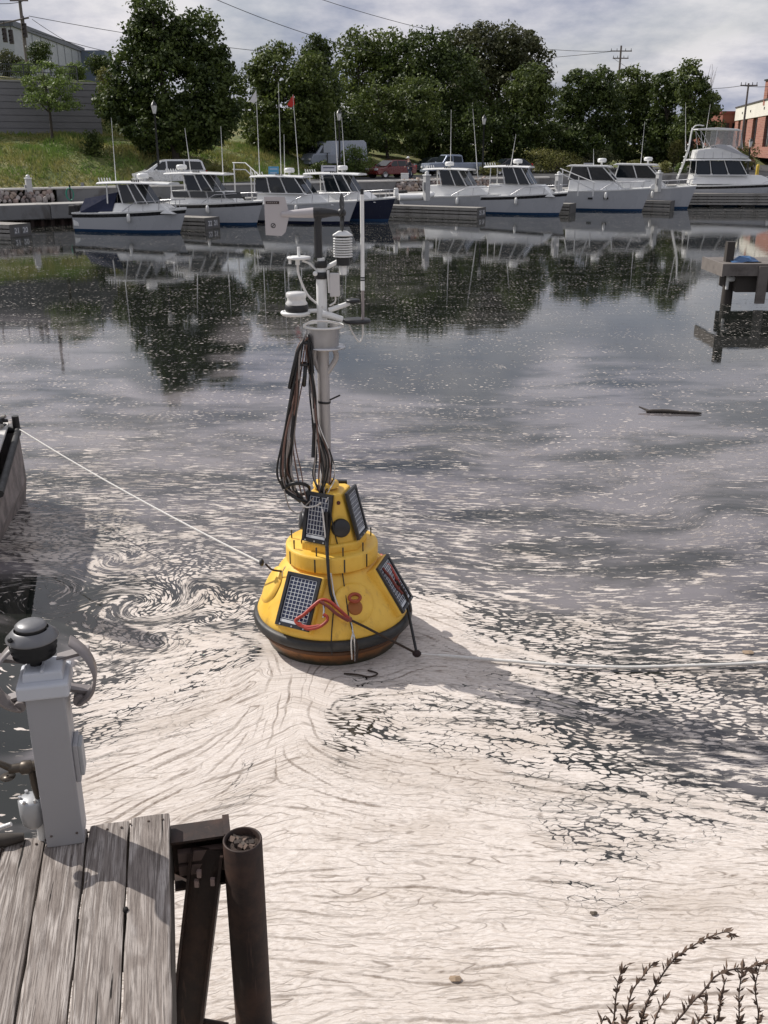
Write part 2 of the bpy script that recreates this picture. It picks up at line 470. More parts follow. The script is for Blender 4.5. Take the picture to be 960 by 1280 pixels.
def smear():
    res = 0.012; X0, X1, Y0, Y1 = -4.8, 4.8, 3.5, 14.0
    nx, ny = int((X1 - X0) / res), int((Y1 - Y0) / res)
    g = 0.1; cx = np.arange(X0, X1 + g, g); cy = np.arange(Y0, Y1 + g, g); CX, CY = np.meshgrid(cx, cy)
    PX, PY = proj_np(CX, CY); a2 = np.zeros_like(CX); b2 = np.zeros_like(CX)
    drop = ((335, 1010), (380, 1010), (340, 1060), (400, 860), (368, 868), (440, 975), (100, 925), (110, 990), (130, 1040), (130, 1080), (250, 1060), (372, 900))
    for st in [q for q in STROKES if q[0] not in drop] + FAN:
        for a, b in zip(st[:-1], st[1:]):
            L = math.hypot(b[0] - a[0], b[1] - a[1]); k = max(1, int(L / 18)); d = P(b[0], b[1], z=0) - P(a[0], a[1], z=0); th = 2 * math.atan2(d.y, d.x)
            for i in range(k):
                t = (i + .5) / k; u = a[0] + (b[0] - a[0]) * t; v = a[1] + (b[1] - a[1]) * t
                w = 1 / ((PX - u) ** 2 + ((PY - v) * 1.5) ** 2 + 90) ** 2.0
                a2 += w * math.cos(th); b2 += w * math.sin(th)
    n = np.hypot(a2, b2) + 1e-30; a2 /= n; b2 /= n
    gx, gy = np.meshgrid(X0 + (np.arange(nx) + .5) * res, Y0 + (np.arange(ny) + .5) * res)
    def bil(F, x, y, x0, y0, h):
        fx = np.clip((x - x0) / h, 0, F.shape[1] - 1.001); fy = np.clip((y - y0) / h, 0, F.shape[0] - 1.001)
        i = fx.astype(np.int32); j = fy.astype(np.int32); tx = fx - i; ty = fy - j
        return (F[j, i] * (1 - tx) + F[j, i + 1] * tx) * (1 - ty) + (F[j + 1, i] * (1 - tx) + F[j + 1, i + 1] * tx) * ty
    ca, cb = bil(a2, gx, gy, X0, Y0, g), bil(b2, gx, gy, X0, Y0, g)
    r2 = np.random.default_rng(4)
    # a little wander so that the lines waver
    wob = sum(r2.uniform(.5, 1) * np.sin(gx * f1 + gy * f2 + p) for f1, f2, p in r2.uniform(-1, 1, (10, 3)) * np.array([7, 9, 6])) * 0.04
    th = 0.5 * np.arctan2(cb, ca) + wob
    DX, DY = np.cos(th), np.sin(th)
    def blur(a, k):
        for _ in range(2):
            for ax in (0, 1):
                c = np.cumsum(np.pad(a, [(k + 1, k) if q == ax else (0, 0) for q in (0, 1)], mode='wrap'), axis=ax)
                a = (np.take(c, range(2 * k + 1, c.shape[ax]), ax) - np.take(c, range(0, c.shape[ax] - 2 * k - 1), ax)) / (2 * k + 1)
        return a
    n1 = r2.normal(size=(ny, nx)); n2 = blur(r2.normal(size=(ny, nx)), 1)
    def run(noise_, steps, h):
        acc = noise_.copy()
        for sg in (1, -1):
            x, y = gx.copy(), gy.copy(); dx, dy = DX * sg, DY * sg
            for s_ in range(steps):
                x += dx * h; y += dy * h
                i = np.clip(((x - X0) / res).astype(np.int32), 0, nx - 1); j = np.clip(((y - Y0) / res).astype(np.int32), 0, ny - 1)
                ex, ey = DX[j, i], DY[j, i]; f = np.sign(ex * dx + ey * dy); f[f == 0] = 1
                dx, dy = ex * f, ey * f
                acc += noise_[j, i] * (1 - s_ / steps)
        return acc
    def rank(a):
        o = np.empty(a.size, np.float32); o[np.argsort(a, axis=None)] = np.linspace(0, 1, a.size); return o.reshape(a.shape)
    F1 = rank(blur(run(n1, 12, res * 1.1), 1)); F2 = rank(run(n2, 22, res * 1.4))
    def vein(a, h):
        i0 = np.clip(((gx - X0) / res).astype(np.int32), 0, nx - 1); j0 = np.clip(((gy - Y0) / res).astype(np.int32), 0, ny - 1)
        def at_(q): return a[np.clip(np.rint(j0 + DX * q).astype(np.int32), 0, ny - 1), np.clip(np.rint(i0 - DY * q).astype(np.int32), 0, nx - 1)]
        return rank(blur(at_(h) + at_(-h) - 2 * a, 0))
    V1 = vein(run(n2, 28, res * 1.3), 2.5); V2 = vein(run(n1, 14, res * 1.2), 1.5)
    px, py = WX.ravel().copy(), WY.ravel().copy()
    px, py = px + .006 * np.sin(py * 19 + px * 7), py + .006 * np.sin(px * 13 + py * 5)
    for (a, b, R, A) in VORT[:6] + VORT[8:9]:
        A *= .8; c = P(a, b, z=0); rx, ry = px - c.x, py - c.y; ang = A * np.exp(-(rx ** 2 + ry ** 2) / R ** 2)
        px, py = c.x + rx * np.cos(ang) - ry * np.sin(ang), c.y + rx * np.sin(ang) + ry * np.cos(ang)
    o1 = bil(F1, px, py, X0 + res / 2, Y0 + res / 2, res); o2 = bil(F2, px, py, X0 + res / 2, Y0 + res / 2, res)
    w = np.clip((13.4 - WY.ravel()) / 2.5, 0, 1) * np.clip((4.7 - np.abs(WX.ravel())) / .3, 0, 1) * (WY.ravel() > 3.55)
    v1 = bil(V1, px, py, X0 + res / 2, Y0 + res / 2, res); v2 = bil(V2, px, py, X0 + res / 2, Y0 + res / 2, res)
    return np.stack([o1, o2, w], 1).astype(np.float32), np.stack([v1, v2, w], 1).astype(np.float32)
SM, VM = smear()
fx, fy = flow_at(WX.ravel(), WY.ravel())
px_, py_ = proj_np(WX.ravel(), WY.ravel())
dn = np.zeros_like(px_); dw = np.zeros_like(px_)
for a, b, d in DENS:
    ww = 1 / (((px_ - a) ** 2 + ((py_ - b) * 1.5) ** 2 + 120) ** 2.3)
    dn += ww * d; dw += ww
dens = dn / dw
far = WY.ravel() > 45
dens[far] *= np.clip(1 - (WY.ravel()[far] - 45) / 8, 0, 1)
dens[WY.ravel() < 0] = 0.5
nxw, nyw = len(wx), len(wy)
me = bpy.data.meshes.new('water')
co = np.stack([WX.ravel(), WY.ravel(), np.zeros(nxw * nyw)], 1)
idx = np.arange(nxw * nyw).reshape(nyw, nxw)
q = np.stack([idx[:-1, :-1], idx[:-1, 1:], idx[1:, 1:], idx[1:, :-1]], -1).reshape(-1, 4)
me.vertices.add(len(co)); me.vertices.foreach_set('co', co.ravel())
me.loops.add(q.size); me.loops.foreach_set('vertex_index', q.ravel())
me.polygons.add(len(q)); me.polygons.foreach_set('loop_start', np.arange(0, q.size, 4)); me.polygons.foreach_set('loop_total', np.full(len(q), 4))
me.update()
at = me.attributes.new('flow', 'FLOAT_VECTOR', 'POINT')
at.data.foreach_set('vector', np.stack([fx, fy, np.zeros_like(fx)], 1).astype(np.float32).ravel())
at = me.attributes.new('streak', 'FLOAT_VECTOR', 'POINT'); at.data.foreach_set('vector', SM.ravel())
at = me.attributes.new('vein', 'FLOAT_VECTOR', 'POINT'); at.data.foreach_set('vector', VM.ravel())
at = me.attributes.new('foam', 'FLOAT', 'POINT'); at.data.foreach_set('value', dens.astype(np.float32))
water = bpy.data.objects.new('water', me); COL.objects.link(water); water['kind'] = 'structure'
me.polygons.foreach_set('use_smooth', np.ones(len(q), bool))

def water_material():
    m = new_mat('foamy_harbour_water'); t = NT(m)
    flow = t.n('ShaderNodeAttribute', attribute_name='flow').outputs['Vector']
    D = t.n('ShaderNodeAttribute', attribute_name='foam').outputs['Fac']
    obj = t.n('ShaderNodeTexCoord').outputs['Object']
    # irregular local density
    nD = t.noise(t.mapping(flow, (0.8, 2.2, 1)), 1.0, 4, 0.6)
    D2 = t.math('ADD', D, t.math('MULTIPLY', t.math('SUBTRACT', nD.outputs['Fac'], 0.5), t.math('MULTIPLY', t.math('SUBTRACT', 1.03, D), t.math('MULTIPLY', D, 2.6))))
    # warped coordinates
    wz = t.noise(t.mapping(flow, (1.0, 1.6, 1)), 3.0, 3, 0.55)
    warp = t.n('ShaderNodeVectorMath', operation='MULTIPLY_ADD'); t.l(wz.outputs['Color'], warp.inputs[0]); warp.inputs[1].default_value = (0.22, 0.10, 0); t.l(flow, warp.inputs[2])
    wz2 = t.noise(warp.outputs[0], 9.0, 4, 0.65)
    warp2 = t.n('ShaderNodeVectorMath', operation='MULTIPLY_ADD'); t.l(wz2.outputs['Color'], warp2.inputs[0]); warp2.inputs[1].default_value = (0.085, 0.06, 0); t.l(warp.outputs[0], warp2.inputs[2])
    W = warp2.outputs[0]
    def voro(sc, feat='DISTANCE_TO_EDGE'):
        v = t.n('ShaderNodeTexVoronoi', feature=feat); v.voronoi_dimensions = '2D'
        t.l(t.mapping(W, sc), v.inputs['Vector']); v.inputs['Scale'].default_value = 1.0
        return v
    cs = (8.0, 22.0, 1)
    e1 = voro(cs).outputs['Distance']; c1 = voro(cs, 'F1')
    rnd = t.n('ShaderNodeSeparateColor'); t.l(c1.outputs['Color'], rnd.inputs[0])
    sk = t.n('ShaderNodeSeparateXYZ'); t.l(t.n('ShaderNodeAttribute', attribute_name='streak').outputs['Vector'], sk.inputs[0])
    S1, S2, SW = sk.outputs[0], sk.outputs[1], sk.outputs[2]
    jit = t.noise(obj, 34.0, 3, 0.6).outputs['Fac']
    sv = t.math('ADD', t.math('MULTIPLY', S1, 0.45), t.math('MULTIPLY', S2, 0.55))
    push = t.math('MULTIPLY', t.math('SUBTRACT', sv, 0.5), t.math('MULTIPLY', SW, t.math('MULTIPLY', t.smooth(D, 0.97, 0.85), t.smooth(D, 0.1, 0.5, 0.15, 0.62))))
    D2 = t.math('ADD', D2, push)
    inv = t.math('SUBTRACT', 1.0, D2)
    gap = t.math('SUBTRACT', t.math('MULTIPLY', inv, t.math('ADD', 0.36, t.math('ADD', t.math('MULTIPLY', rnd.outputs[0], 0.52), t.math('MULTIPLY', t.math('SUBTRACT', wz2.outputs['Fac'], 0.5), 1.1)))), 0.045)
    rag = t.noise(t.mapping(warp.outputs[0], (16, 42, 1)), 1.0, 4, 0.7).outputs['Fac']
    gap = t.math('ADD', gap, t.math('MULTIPLY', t.math('SUBTRACT', rag, 0.5), t.smooth(inv, 0.06, 0.22, 0.0, 0.62)))
    flakes = t.smooth(t.math('SUBTRACT', e1, gap), -0.02, 0.05)
    # streaks
    stn = t.noise(t.mapping(W, (3.6, 24.0, 1)), 1.0, 5, 0.62)
    thr = t.math('ADD', 0.35, t.math('MULTIPLY', inv, 0.325))
    streak = t.smooth(t.math('SUBTRACT', stn.outputs['Fac'], thr), 0.0, 0.05)
    region = t.noise(t.mapping(flow, (0.5, 1.1, 1), loc=(5, 3, 0)), 1.0, 3, 0.5)
    pick = t.math('MAXIMUM', t.smooth(region.outputs['Fac'], 0.45, 0.60), t.math('MULTIPLY', t.smooth(D, 0.22, 0.34), t.smooth(D, 0.5, 0.62, 0.85, 0.0)))
    hiD = t.smooth(D, 0.55, 0.72)
    pick = t.math('MULTIPLY', pick, t.math('SUBTRACT', 1.0, t.math('MULTIPLY', hiD, 0.7)))
    foam = t.math('ADD', t.math('MULTIPLY', flakes, t.math('SUBTRACT', 1.0, pick)), t.math('MULTIPLY', streak, pick))
    solid = t.smooth(D2, 0.90, 0.99)
    foam = t.math('MAXIMUM', foam, solid)
    # tan seams of the closed foam: contours of stretched noise close into long lenses
    wash = t.noise(t.mapping(flow, (0.7, 1.7, 1), loc=(2, 9, 0)), 1.0, 4, 0.6).outputs['Fac']
    sn = t.noise(t.mapping(flow, (2.0, 5.0, 1)), 1.3, 4, 0.6).outputs['Fac']
    def contour(sc, k, w, loc, det=1.5):
        n_ = t.noise(t.mapping(warp.outputs[0], sc, loc=loc), 1.0, det, 0.5).outputs['Fac']
        return t.smooth(t.math('ABSOLUTE', t.math('SINE', t.math('MULTIPLY', n_, k))), 0.0, w, 1.0, 0.0)
    l2 = contour((0.75, 5.2, 1), 30.0, t.math('MULTIPLY', sn, 0.55), (0, 0, 0))
    l3 = contour((1.9, 12.0, 1), 26.0, 0.42, (4, 7, 0), 2.5)
    l4 = contour((3.2, 8.0, 1), 20.0, 0.25, (9, 1, 0), 3.0)
    lines = t.math('MAXIMUM', t.math('MULTIPLY', l2, t.smooth(sn, 0.34, 0.56, 0.12, 1.0)), t.math('MULTIPLY', l3, t.smooth(wash, 0.40, 0.62, 0.35, 1.0)))
    lines = t.math('MAXIMUM', lines, t.math('MULTIPLY', l4, t.smooth(region.outputs['Fac'], 0.46, 0.62, 0.0, 0.8)))
    def cline(v, c_, w): return t.smooth(t.math('ABSOLUTE', t.math('SUBTRACT', v, c_)), 0.0, w, 1.0, 0.0)
    gr0 = t.noise(obj, 7.0, 3, 0.6).outputs['Fac']
    vv = t.n('ShaderNodeSeparateXYZ'); t.l(t.n('ShaderNodeAttribute', attribute_name='vein').outputs['Vector'], vv.inputs[0])
    la = t.math('MULTIPLY', t.smooth(vv.outputs[0], 0.66, 0.93), t.smooth(gr0, 0.30, 0.6, 0.45, 0.95))
    lb = t.math('MULTIPLY', t.smooth(vv.outputs[1], 0.60, 0.95), t.smooth(wash, 0.38, 0.62, 0.3, 0.85))
    nl = t.math('MULTIPLY', t.math('MAXIMUM', la, lb), t.smooth(jit, 0.32, 0.55, 0.75, 1.0))
    nl = t.math('MAXIMUM', nl, t.math('MULTIPLY', l2, t.smooth(sn, 0.36, 0.58, 0.1, 0.75)))
    nl = t.math('MAXIMUM', nl, t.math('MULTIPLY', l3, 0.3))
    nl = t.math('MULTIPLY', nl, t.smooth(nD.outputs['Fac'], 0.30, 0.60, 0.6, 1.0))
    lw = t.math('MULTIPLY', SW, 0.9)
    lines = t.math('ADD', t.math('MULTIPLY', lines, t.math('SUBTRACT', 1.0, lw)), t.math('MULTIPLY', nl, lw))
    gr = t.noise(t.mapping(W, (7, 30, 1)), 2.0, 6, 0.7).outputs['Fac']
    fine = t.noise(obj, 90, 4, 0.7).outputs['Fac']
    fc = t.mix(t.smooth(gr, 0.35, 0.7), (0.745, 0.685, 0.635), (0.565, 0.495, 0.435))
    fc = t.mix(t.smooth(wash, 0.45, 0.7, 0.0, 0.5), fc, (0.46, 0.39, 0.325))
    fc = t.mix(t.smooth(fine, 0.40, 0.75, 0.0, 0.35), fc, (0.55, 0.50, 0.45))
    # thin film round the flakes + dirty water; pale tone also paints cloud reflection
    film_sheen = t.noise(t.mapping(flow, (0.35, 0.8, 1), loc=(1, 1, 0)), 1.0, 5, 0.6).outputs['Fac']
    base = t.mix(t.math('MULTIPLY', t.smooth(film_sheen, 0.36, 0.60), t.math('MULTIPLY', t.smooth(D, 0.07, 0.17, 0.0, 1.0), t.smooth(D, 0.35, 0.75, 1.0, 0.15))), (0.012, 0.014, 0.012), (0.175, 0.160, 0.166))
    seamdark = t.mix(t.smooth(D2, 0.86, 0.97), (0.05, 0.045, 0.035), (0.115, 0.08, 0.055))
    fc = t.mix(t.math('MULTIPLY', lines, t.smooth(D, 0.78, 0.95, 0.25, 0.9)), fc, seamdark)
    col = t.mix(foam, base, fc)
    t.l(col, t.bsdf.inputs['Base Color'])
    t.l(t.smooth(foam, 0.0, 0.8, 0.012, 0.72), t.bsdf.inputs['Roughness'])
    t.bsdf.inputs['IOR'].default_value = 1.40
    t.l(t.smooth(foam, 0.0, 0.7, 0.72, 0.15), t.bsdf.inputs['Specular IOR Level'])
    # ripples + foam relief
    r1 = t.noise(t.mapping(obj, (1.3, 2.6, 1)), 1.0, 5, 0.6, 0.6).outputs['Fac']
    r2 = t.noise(t.mapping(obj, (5, 9, 1)), 1.0, 3, 0.5).outputs['Fac']
    b1 = t.n('ShaderNodeBump'); b1.inputs['Strength'].default_value = 0.22; b1.inputs['Distance'].default_value = 0.0065
    t.l(t.math('ADD', t.math('MULTIPLY', r1, 0.9), t.math('MULTIPLY', r2, 0.12)), b1.inputs['Height'])
    b2 = t.n('ShaderNodeBump'); b2.inputs['Strength'].default_value = 0.5; b2.inputs['Distance'].default_value = 0.012
    hh = t.math('MULTIPLY', foam, t.math('ADD', 1.0, t.math('ADD', t.math('MULTIPLY', gr, 0.7), t.math('MULTIPLY', lines, -0.6))))
    t.l(hh, b2.inputs['Height']); t.l(b1.outputs[0], b2.inputs['Normal'])
    t.l(b2.outputs[0], t.bsdf.inputs['Normal'])
    return m
me.materials.append(water_material())

# ------------------------------------------------------------------ FAR SHORE: terrain, quay
QA = rad(32)
QE = Vector((math.cos(QA), math.sin(QA), 0)); QN = Vector((-math.sin(QA), math.cos(QA), 0)); Q0 = Vector((-20, 61, 0))
def Q(s, t, z=0.0): return Q0 + QE * s + QN * t + Vector((0, 0, z))
def st(p):
    d = Vector((p[0], p[1], 0)) - Q0
    return d.dot(QE), d.dot(QN)
DECK_Z, ROAD_Z = 1.2, 1.95
def sstep(x, a, b):
    x = np.clip((x - a) / (b - a), 0, 1); return x * x * (3 - 2 * x)
def terrain_h(s, t):
    s = np.asarray(s, float); t = np.asarray(t, float)
    ts = 6.6 + np.clip(s - 11, 0, 60) * 0.37
    cap = 4.2 * (1 - sstep(s, 10, 34)) + 2.6 * sstep(s, 10, 34) * (1 - sstep(s, 55, 80)) + 1.9 * sstep(s, 55, 80)
    slope = 0.40 * (1 - sstep(s, 15, 50)) + 0.22 * sstep(s, 15, 50)
    r = (t - ts) * slope
    h = np.where(r < 0, 0, cap * (1 - np.exp(-np.maximum(r, 0) / cap * 1.35)))
    up = sstep(t, 19.6, 20.2) * (1 - sstep(s, 9.0, 16.0)) * 3.8 + sstep(t, 26, 50) * sstep(s, 9, 16) * (1 - sstep(s, 40, 70)) * 3.5
    h = h + up
    bumps = 0.12 * np.sin(s * 1.3 + t * 0.7) * np.sin(t * 0.9 - s * 0.4) * np.clip(r / 2, 0, 1)
    return ROAD_Z - 0.03 + h + bumps
def ground_z(p):
    s, t = st(p); return float(terrain_h(s, t))
def terrain():
    ss = np.concatenate([np.arange(-400, -60, 20), np.arange(-60, 130, 1.0), np.arange(130, 900, 25)])
    tt = np.concatenate([[3.0], np.arange(3.5, 60, 0.8), np.arange(60, 140, 5), np.arange(140, 1500, 40)])
    S, T = np.meshgrid(ss, tt)
    H = terrain_h(S, T)
    X = Q0.x + QE.x * S + QN.x * T; Y = Q0.y + QE.y * S + QN.y * T
    n, m_ = S.shape
    idx = np.arange(n * m_).reshape(n, m_)
    q = np.stack([idx[:-1, :-1], idx[:-1, 1:], idx[1:, 1:], idx[1:, :-1]], -1).reshape(-1, 4)
    mb = bpy.data.meshes.new('ground')
    co = np.stack([X.ravel(), Y.ravel(), H.ravel()], 1)
    mb.vertices.add(len(co)); mb.vertices.foreach_set('co', co.ravel())
    mb.loops.add(q.size); mb.loops.foreach_set('vertex_index', q.ravel())
    mb.polygons.add(len(q)); mb.polygons.foreach_set('loop_start', np.arange(0, q.size, 4)); mb.polygons.foreach_set('loop_total', np.full(len(q), 4))
    mb.update(); mb.polygons.foreach_set('use_smooth', np.ones(len(q), bool))
    m = new_mat('grassy_bank'); t = NT(m)
    obj = t.n('ShaderNodeTexCoord').outputs['Object']
    g1 = t.noise(obj, 0.35, 5, 0.6).outputs['Fac']; g2 = t.noise(obj, 2.2, 5, 0.7).outputs['Fac']
    c = t.mix(t.smooth(g1, 0.38, 0.62), (0.15, 0.18, 0.045), (0.26, 0.23, 0.09))
    c = t.mix(t.smooth(g2, 0.35, 0.7), c, (0.05, 0.075, 0.02))
    t.l(c, t.bsdf.inputs['Base Color']); t.bsdf.inputs['Roughness'].default_value = 0.95
    t.bump(g2, 0.6, 0.3)
    mb.materials.append(m)
    o = bpy.data.objects.new('ground', mb); COL.objects.link(o); o['kind'] = 'structure'
terrain()
ASPHALT = mat('asphalt', (0.055, 0.055, 0.055), 0.9, scale=2, var=0.2)
CONC = mat('concrete', (0.36, 0.35, 0.33), 0.85, scale=1.2, var=0.15, bump=0.15, dirt=(0.12, 0.10, 0.08), dirt_amt=0.6)
CONC_D = mat('stained_concrete', (0.20, 0.20, 0.20), 0.85, scale=1.0, var=0.2, bump=0.2, dirt=(0.06, 0.05, 0.04), dirt_amt=0.7)
CAPW = mat('pale_kerb_concrete', (0.62, 0.60, 0.56), 0.8, scale=1.5, dirt=(0.3, 0.28, 0.25), dirt_amt=0.4)
STEEL_RUST = mat('rusty_sheet_steel', (0.035, 0.022, 0.018), 0.8, metal=0.2, scale=2, var=0.4, dirt=(0.08, 0.035, 0.02), dirt_amt=0.6)
WHITE = mat('white_gelcoat', (0.80, 0.80, 0.78), 0.22, scale=1.5, var=0.03, coat=0.3, dirt=(0.5, 0.48, 0.44), dirt_amt=0.25)
WHITE_M = mat('white_paint', (0.76, 0.76, 0.74), 0.5, scale=3, var=0.05, dirt=(0.4, 0.38, 0.34), dirt_amt=0.3)
BLACK = mat('black_rubber', (0.018, 0.018, 0.018), 0.6, var=0.2, scale=8)
DKGLASS = mat('tinted_glass', (0.012, 0.016, 0.02), 0.06, var=0.1)
ALU = mat('bare_metal', (0.55, 0.55, 0.56), 0.35, metal=0.9, var=0.08, scale=12)
GREY = mat('grey_plastic', (0.30, 0.30, 0.30), 0.5, var=0.08)
WOODG = mat('grey_pier_board', (0.30, 0.285, 0.26), 0.85, scale=3, var=0.25, bump=0.3, dirt=(0.10, 0.085, 0.07), dirt_amt=0.6)
WOODD = mat('dark_wet_wood', (0.05, 0.042, 0.036), 0.8, scale=3, var=0.3)

# road and parking sheet
mb = MB()
r0 = [Q(s, 3.0, ROAD_Z + 0.012) for s in range(-60, 126, 6)]
def tend(s): return 6.4 + max(0, min(60, s - 11)) * 0.365
r1 = [Q(s, tend(s), ROAD_Z + 0.012) for s in range(-60, 126, 6)]
for i in range(len(r0) - 1): mb.quad(r0[i], r0[i + 1], r1[i + 1], r1[i])
mb.build('road', ASPHALT, kind='structure')
# quay: a long deck with concrete face panels standing on sheet piling
def quay():
    q = MB(); L0, L1 = -60, 125
    def qbox(mb, s0, s1, t0, t1, z0, z1):
        vs = [Q(s0, t0, z0), Q(s1, t0, z0), Q(s1, t1, z0), Q(s0, t1, z0), Q(s0, t0, z1), Q(s1, t0, z1), Q(s1, t1, z1), Q(s0, t1, z1)]
        mb.add(vs, [(0, 3, 2, 1), (4, 5, 6, 7), (0, 1, 5, 4), (1, 2, 6, 5), (2, 3, 7, 6), (3, 0, 4, 7)])
    qbox(q, L0, L1, 0.15, 3.05, 0.35, DECK_Z - 0.02)
    root = q.build('quay', CONC_D, kind='structure')
    p = MB(); p.bbox(0.0, 2.96, 0, 0.15, 0.40, DECK_Z); first = None
    s = L0
    while s < L1:
        if first is None:
            first = p.build('concrete_panel', CONC_D, root, bevel=0.02); first.location = Q(s, 0); first.rotation_euler = (0, 0, QA)
        else: clone(first, root, Q(s, 0), (0, 0, QA))
        s += 3.0
    p = MB(); p.bbox(0.0, 2.97, 0, 2.0, DECK_Z - 0.01, DECK_Z + 0.03); first = None
    s = L0
    while s < L1:
        if first is None:
            first = p.build('deck_slab', CONC, root, bevel=0.01); first.location = Q(s, 0.02); first.rotation_euler = (0, 0, QA)
        else: clone(first, root, Q(s, 0.02), (0, 0, QA))
        s += 3.0
    sp = MB(); n = int((L1 - L0) / 0.3)
    for i in range(n):     # corrugated sheet piling
        a = L0 + i * 0.3; d0 = 0.25 if i % 2 == 0 else 0.55; d1 = 0.55 if i % 2 == 0 else 0.25
        sp.quad(Q(a, d0, -2), Q(a + 0.18, d0, -2), Q(a + 0.18, d0, 0.42), Q(a, d0, 0.42))
        sp.quad(Q(a + 0.18, d0, -2), Q(a + 0.3, d1, -2), Q(a + 0.3, d1, 0.42), Q(a + 0.18, d0, 0.42))
    sp.build('sheet_piling', STEEL_RUST, root)
    # retaining wall behind the deck, white kerb along its top
    w = MB(); qbox(w, L0, 0.0 - 7.2, 2.9, 3.2, 1.1, ROAD_Z); qbox(w, 1.2, 26.5, 2.9, 3.2, 1.1, ROAD_Z); qbox(w, 35.5, L1, 2.9, 3.2, 1.1, ROAD_Z)
    w.build('wall', CONC_D, kind='structure')
    w = MB(); s = L0; first = None
    p = MB(); p.bbox(0, 2.4, 0, 0.42, ROAD_Z - 0.0, ROAD_Z + 0.12)
    while s < 40:
        if first is None:
            first = p.build('kerb_stone', CAPW, root, bevel=0.02); first.location = Q(s, 2.85); first.rotation_euler = (0, 0, QA)
        else: clone(first, root, Q(s, 2.85), (0, 0, QA))
        s += 2.42
    return root
quay()
def rocks(s0, s1, label, grp):
    root = thing('rock_revetment', label, 'rocks', Q((s0 + s1) / 2, 2.4, DECK_Z), QA, grp)
    ms = []
    cols = [(0.30, 0.23, 0.20), (0.38, 0.34, 0.31), (0.22, 0.19, 0.18), (0.33, 0.26, 0.21)]
    for k in range(4):
        bm = bmesh.new(); bmesh.ops.create_icosphere(bm, subdivisions=1, radius=0.24)
        for v in bm.verts: v.co *= random.uniform(0.72, 1.25); v.co.z *= 0.72
        me = bpy.data.meshes.new('rock'); bm.to_mesh(me); bm.free()
        me.materials.append(mat('rock_%s' % 'abcd'[k], cols[k], 0.9, scale=5, var=0.25, bump=0.4)); ms.append(me)
    n = int((s1 - s0) / 0.36)
    for row in range(4):
        for i in range(n):
            o = bpy.data.objects.new('rock', random.choice(ms)); COL.objects.link(o); o.parent = root
            o.location = (-(s1 - s0) / 2 + (i + 0.5 * (row % 2) + random.uniform(-.2, .2)) * 0.36, 0.0 + row * 0.22 + random.uniform(-.05, .05), 0.12 + row * 0.20 + random.uniform(-.04, .04))
            o.rotation_euler = [random.uniform(0, 6) for _ in range(3)]; k = random.uniform(0.7, 1.25); o.scale = (k, k * random.uniform(.8, 1.1), k)
rocks(-7.2, 1.2, 'slope of reddish brown boulders above the quay at the left edge of the photo', 'rock revetments')
rocks(26.5, 35.5, 'slope of brown boulders above the quay in front of the red car', 'rock revetments')

# tall retaining wall on the bank, with a fence on its crest
def bank_wall():
    root = thing('retaining_wall', 'tall grey block retaining wall on the grassy bank behind the young tree', 'wall', Q(-10, 19, 4.55), QA)
    WB = mat('grey_wall_block', (0.21, 0.205, 0.215), 0.9, scale=0.8, var=0.22, bump=0.3)
    b = MB()
    for r in range(10):
        b.bbox(-60, 19.4, -0.0 + 0.04 * r, 0.5 + 0.04 * r, -0.2 + r * 0.46, -0.2 + r * 0.46 + 0.41)
        b.bbox(-60, 19.4, 0.10 + 0.04 * r, 0.5 + 0.04 * r, -0.2 + r * 0.46 + 0.41, -0.2 + r * 0.46 + 0.46)
    b.build('block_courses', WB, root, label=None)['kind'] = 'stuff'
    MB().bbox(-60, 19.45, 0.32, 0.95, 4.4, 4.52).build('coping', CONC, root)
    f = thing('metal_fence', 'dark metal fence running along the top of the block retaining wall', 'fence', Q(-10, 19.6, 9.05), QA)
    FM = mat('dark_fence_paint', (0.05, 0.055, 0.06), 0.5)
    p = MB().bbox(-0.04, 0.04, -0.04, 0.04, 0, 1.15); first = None
    for i in range(40):
        x = -60 + i * 2.0
        if first is None: first = p.build('post', FM, f); first.location = (x, 0, 0)
        else: clone(first, f, (x, 0, 0))
    for z in (0.15, 0.6, 1.1): MB().bbox(-60, 18, -0.02, 0.02, z - 0.03, z + 0.03).build('rail', FM, f)
    pk = MB()
    for i in range(520): pk.bbox(-60 + i * 0.15, -59.985 + i * 0.15, -0.01, 0.01, 0.15, 1.1)
    pk.build('pickets', FM, f)['kind'] = 'stuff'
bank_wall()

# ------------------------------------------------------------------ foliage
def leaf_mat(name, c1, c2, trans=0.32):
    m = new_mat(name); t = NT(m)
    obj = t.n('ShaderNodeTexCoord').outputs['Object']
    n1 = t.noise(obj, 0.9, 4, 0.6).outputs['Fac']; n2 = t.noise(obj, 9.0, 2, 0.5).outputs['Fac']
    c = t.mix(t.smooth(t.math('ADD', t.math('MULTIPLY', n1, 0.6), t.math('MULTIPLY', n2, 0.4)), 0.42, 0.57), c1, c2)
    t.l(c, t.bsdf.inputs['Base Color']); t.bsdf.inputs['Roughness'].default_value = 0.55
    t.bsdf.inputs['Specular IOR Level'].default_value = 0.35
    tr = t.n('ShaderNodeBsdfTranslucent'); t.l(c, tr.inputs['Color'])
    mx = t.n('ShaderNodeMixShader'); mx.inputs[0].default_value = trans
    t.l(t.bsdf.outputs[0], mx.inputs[1]); t.l(tr.outputs[0], mx.inputs[2]); t.l(mx.outputs[0], t.out.inputs['Surface'])
    return m
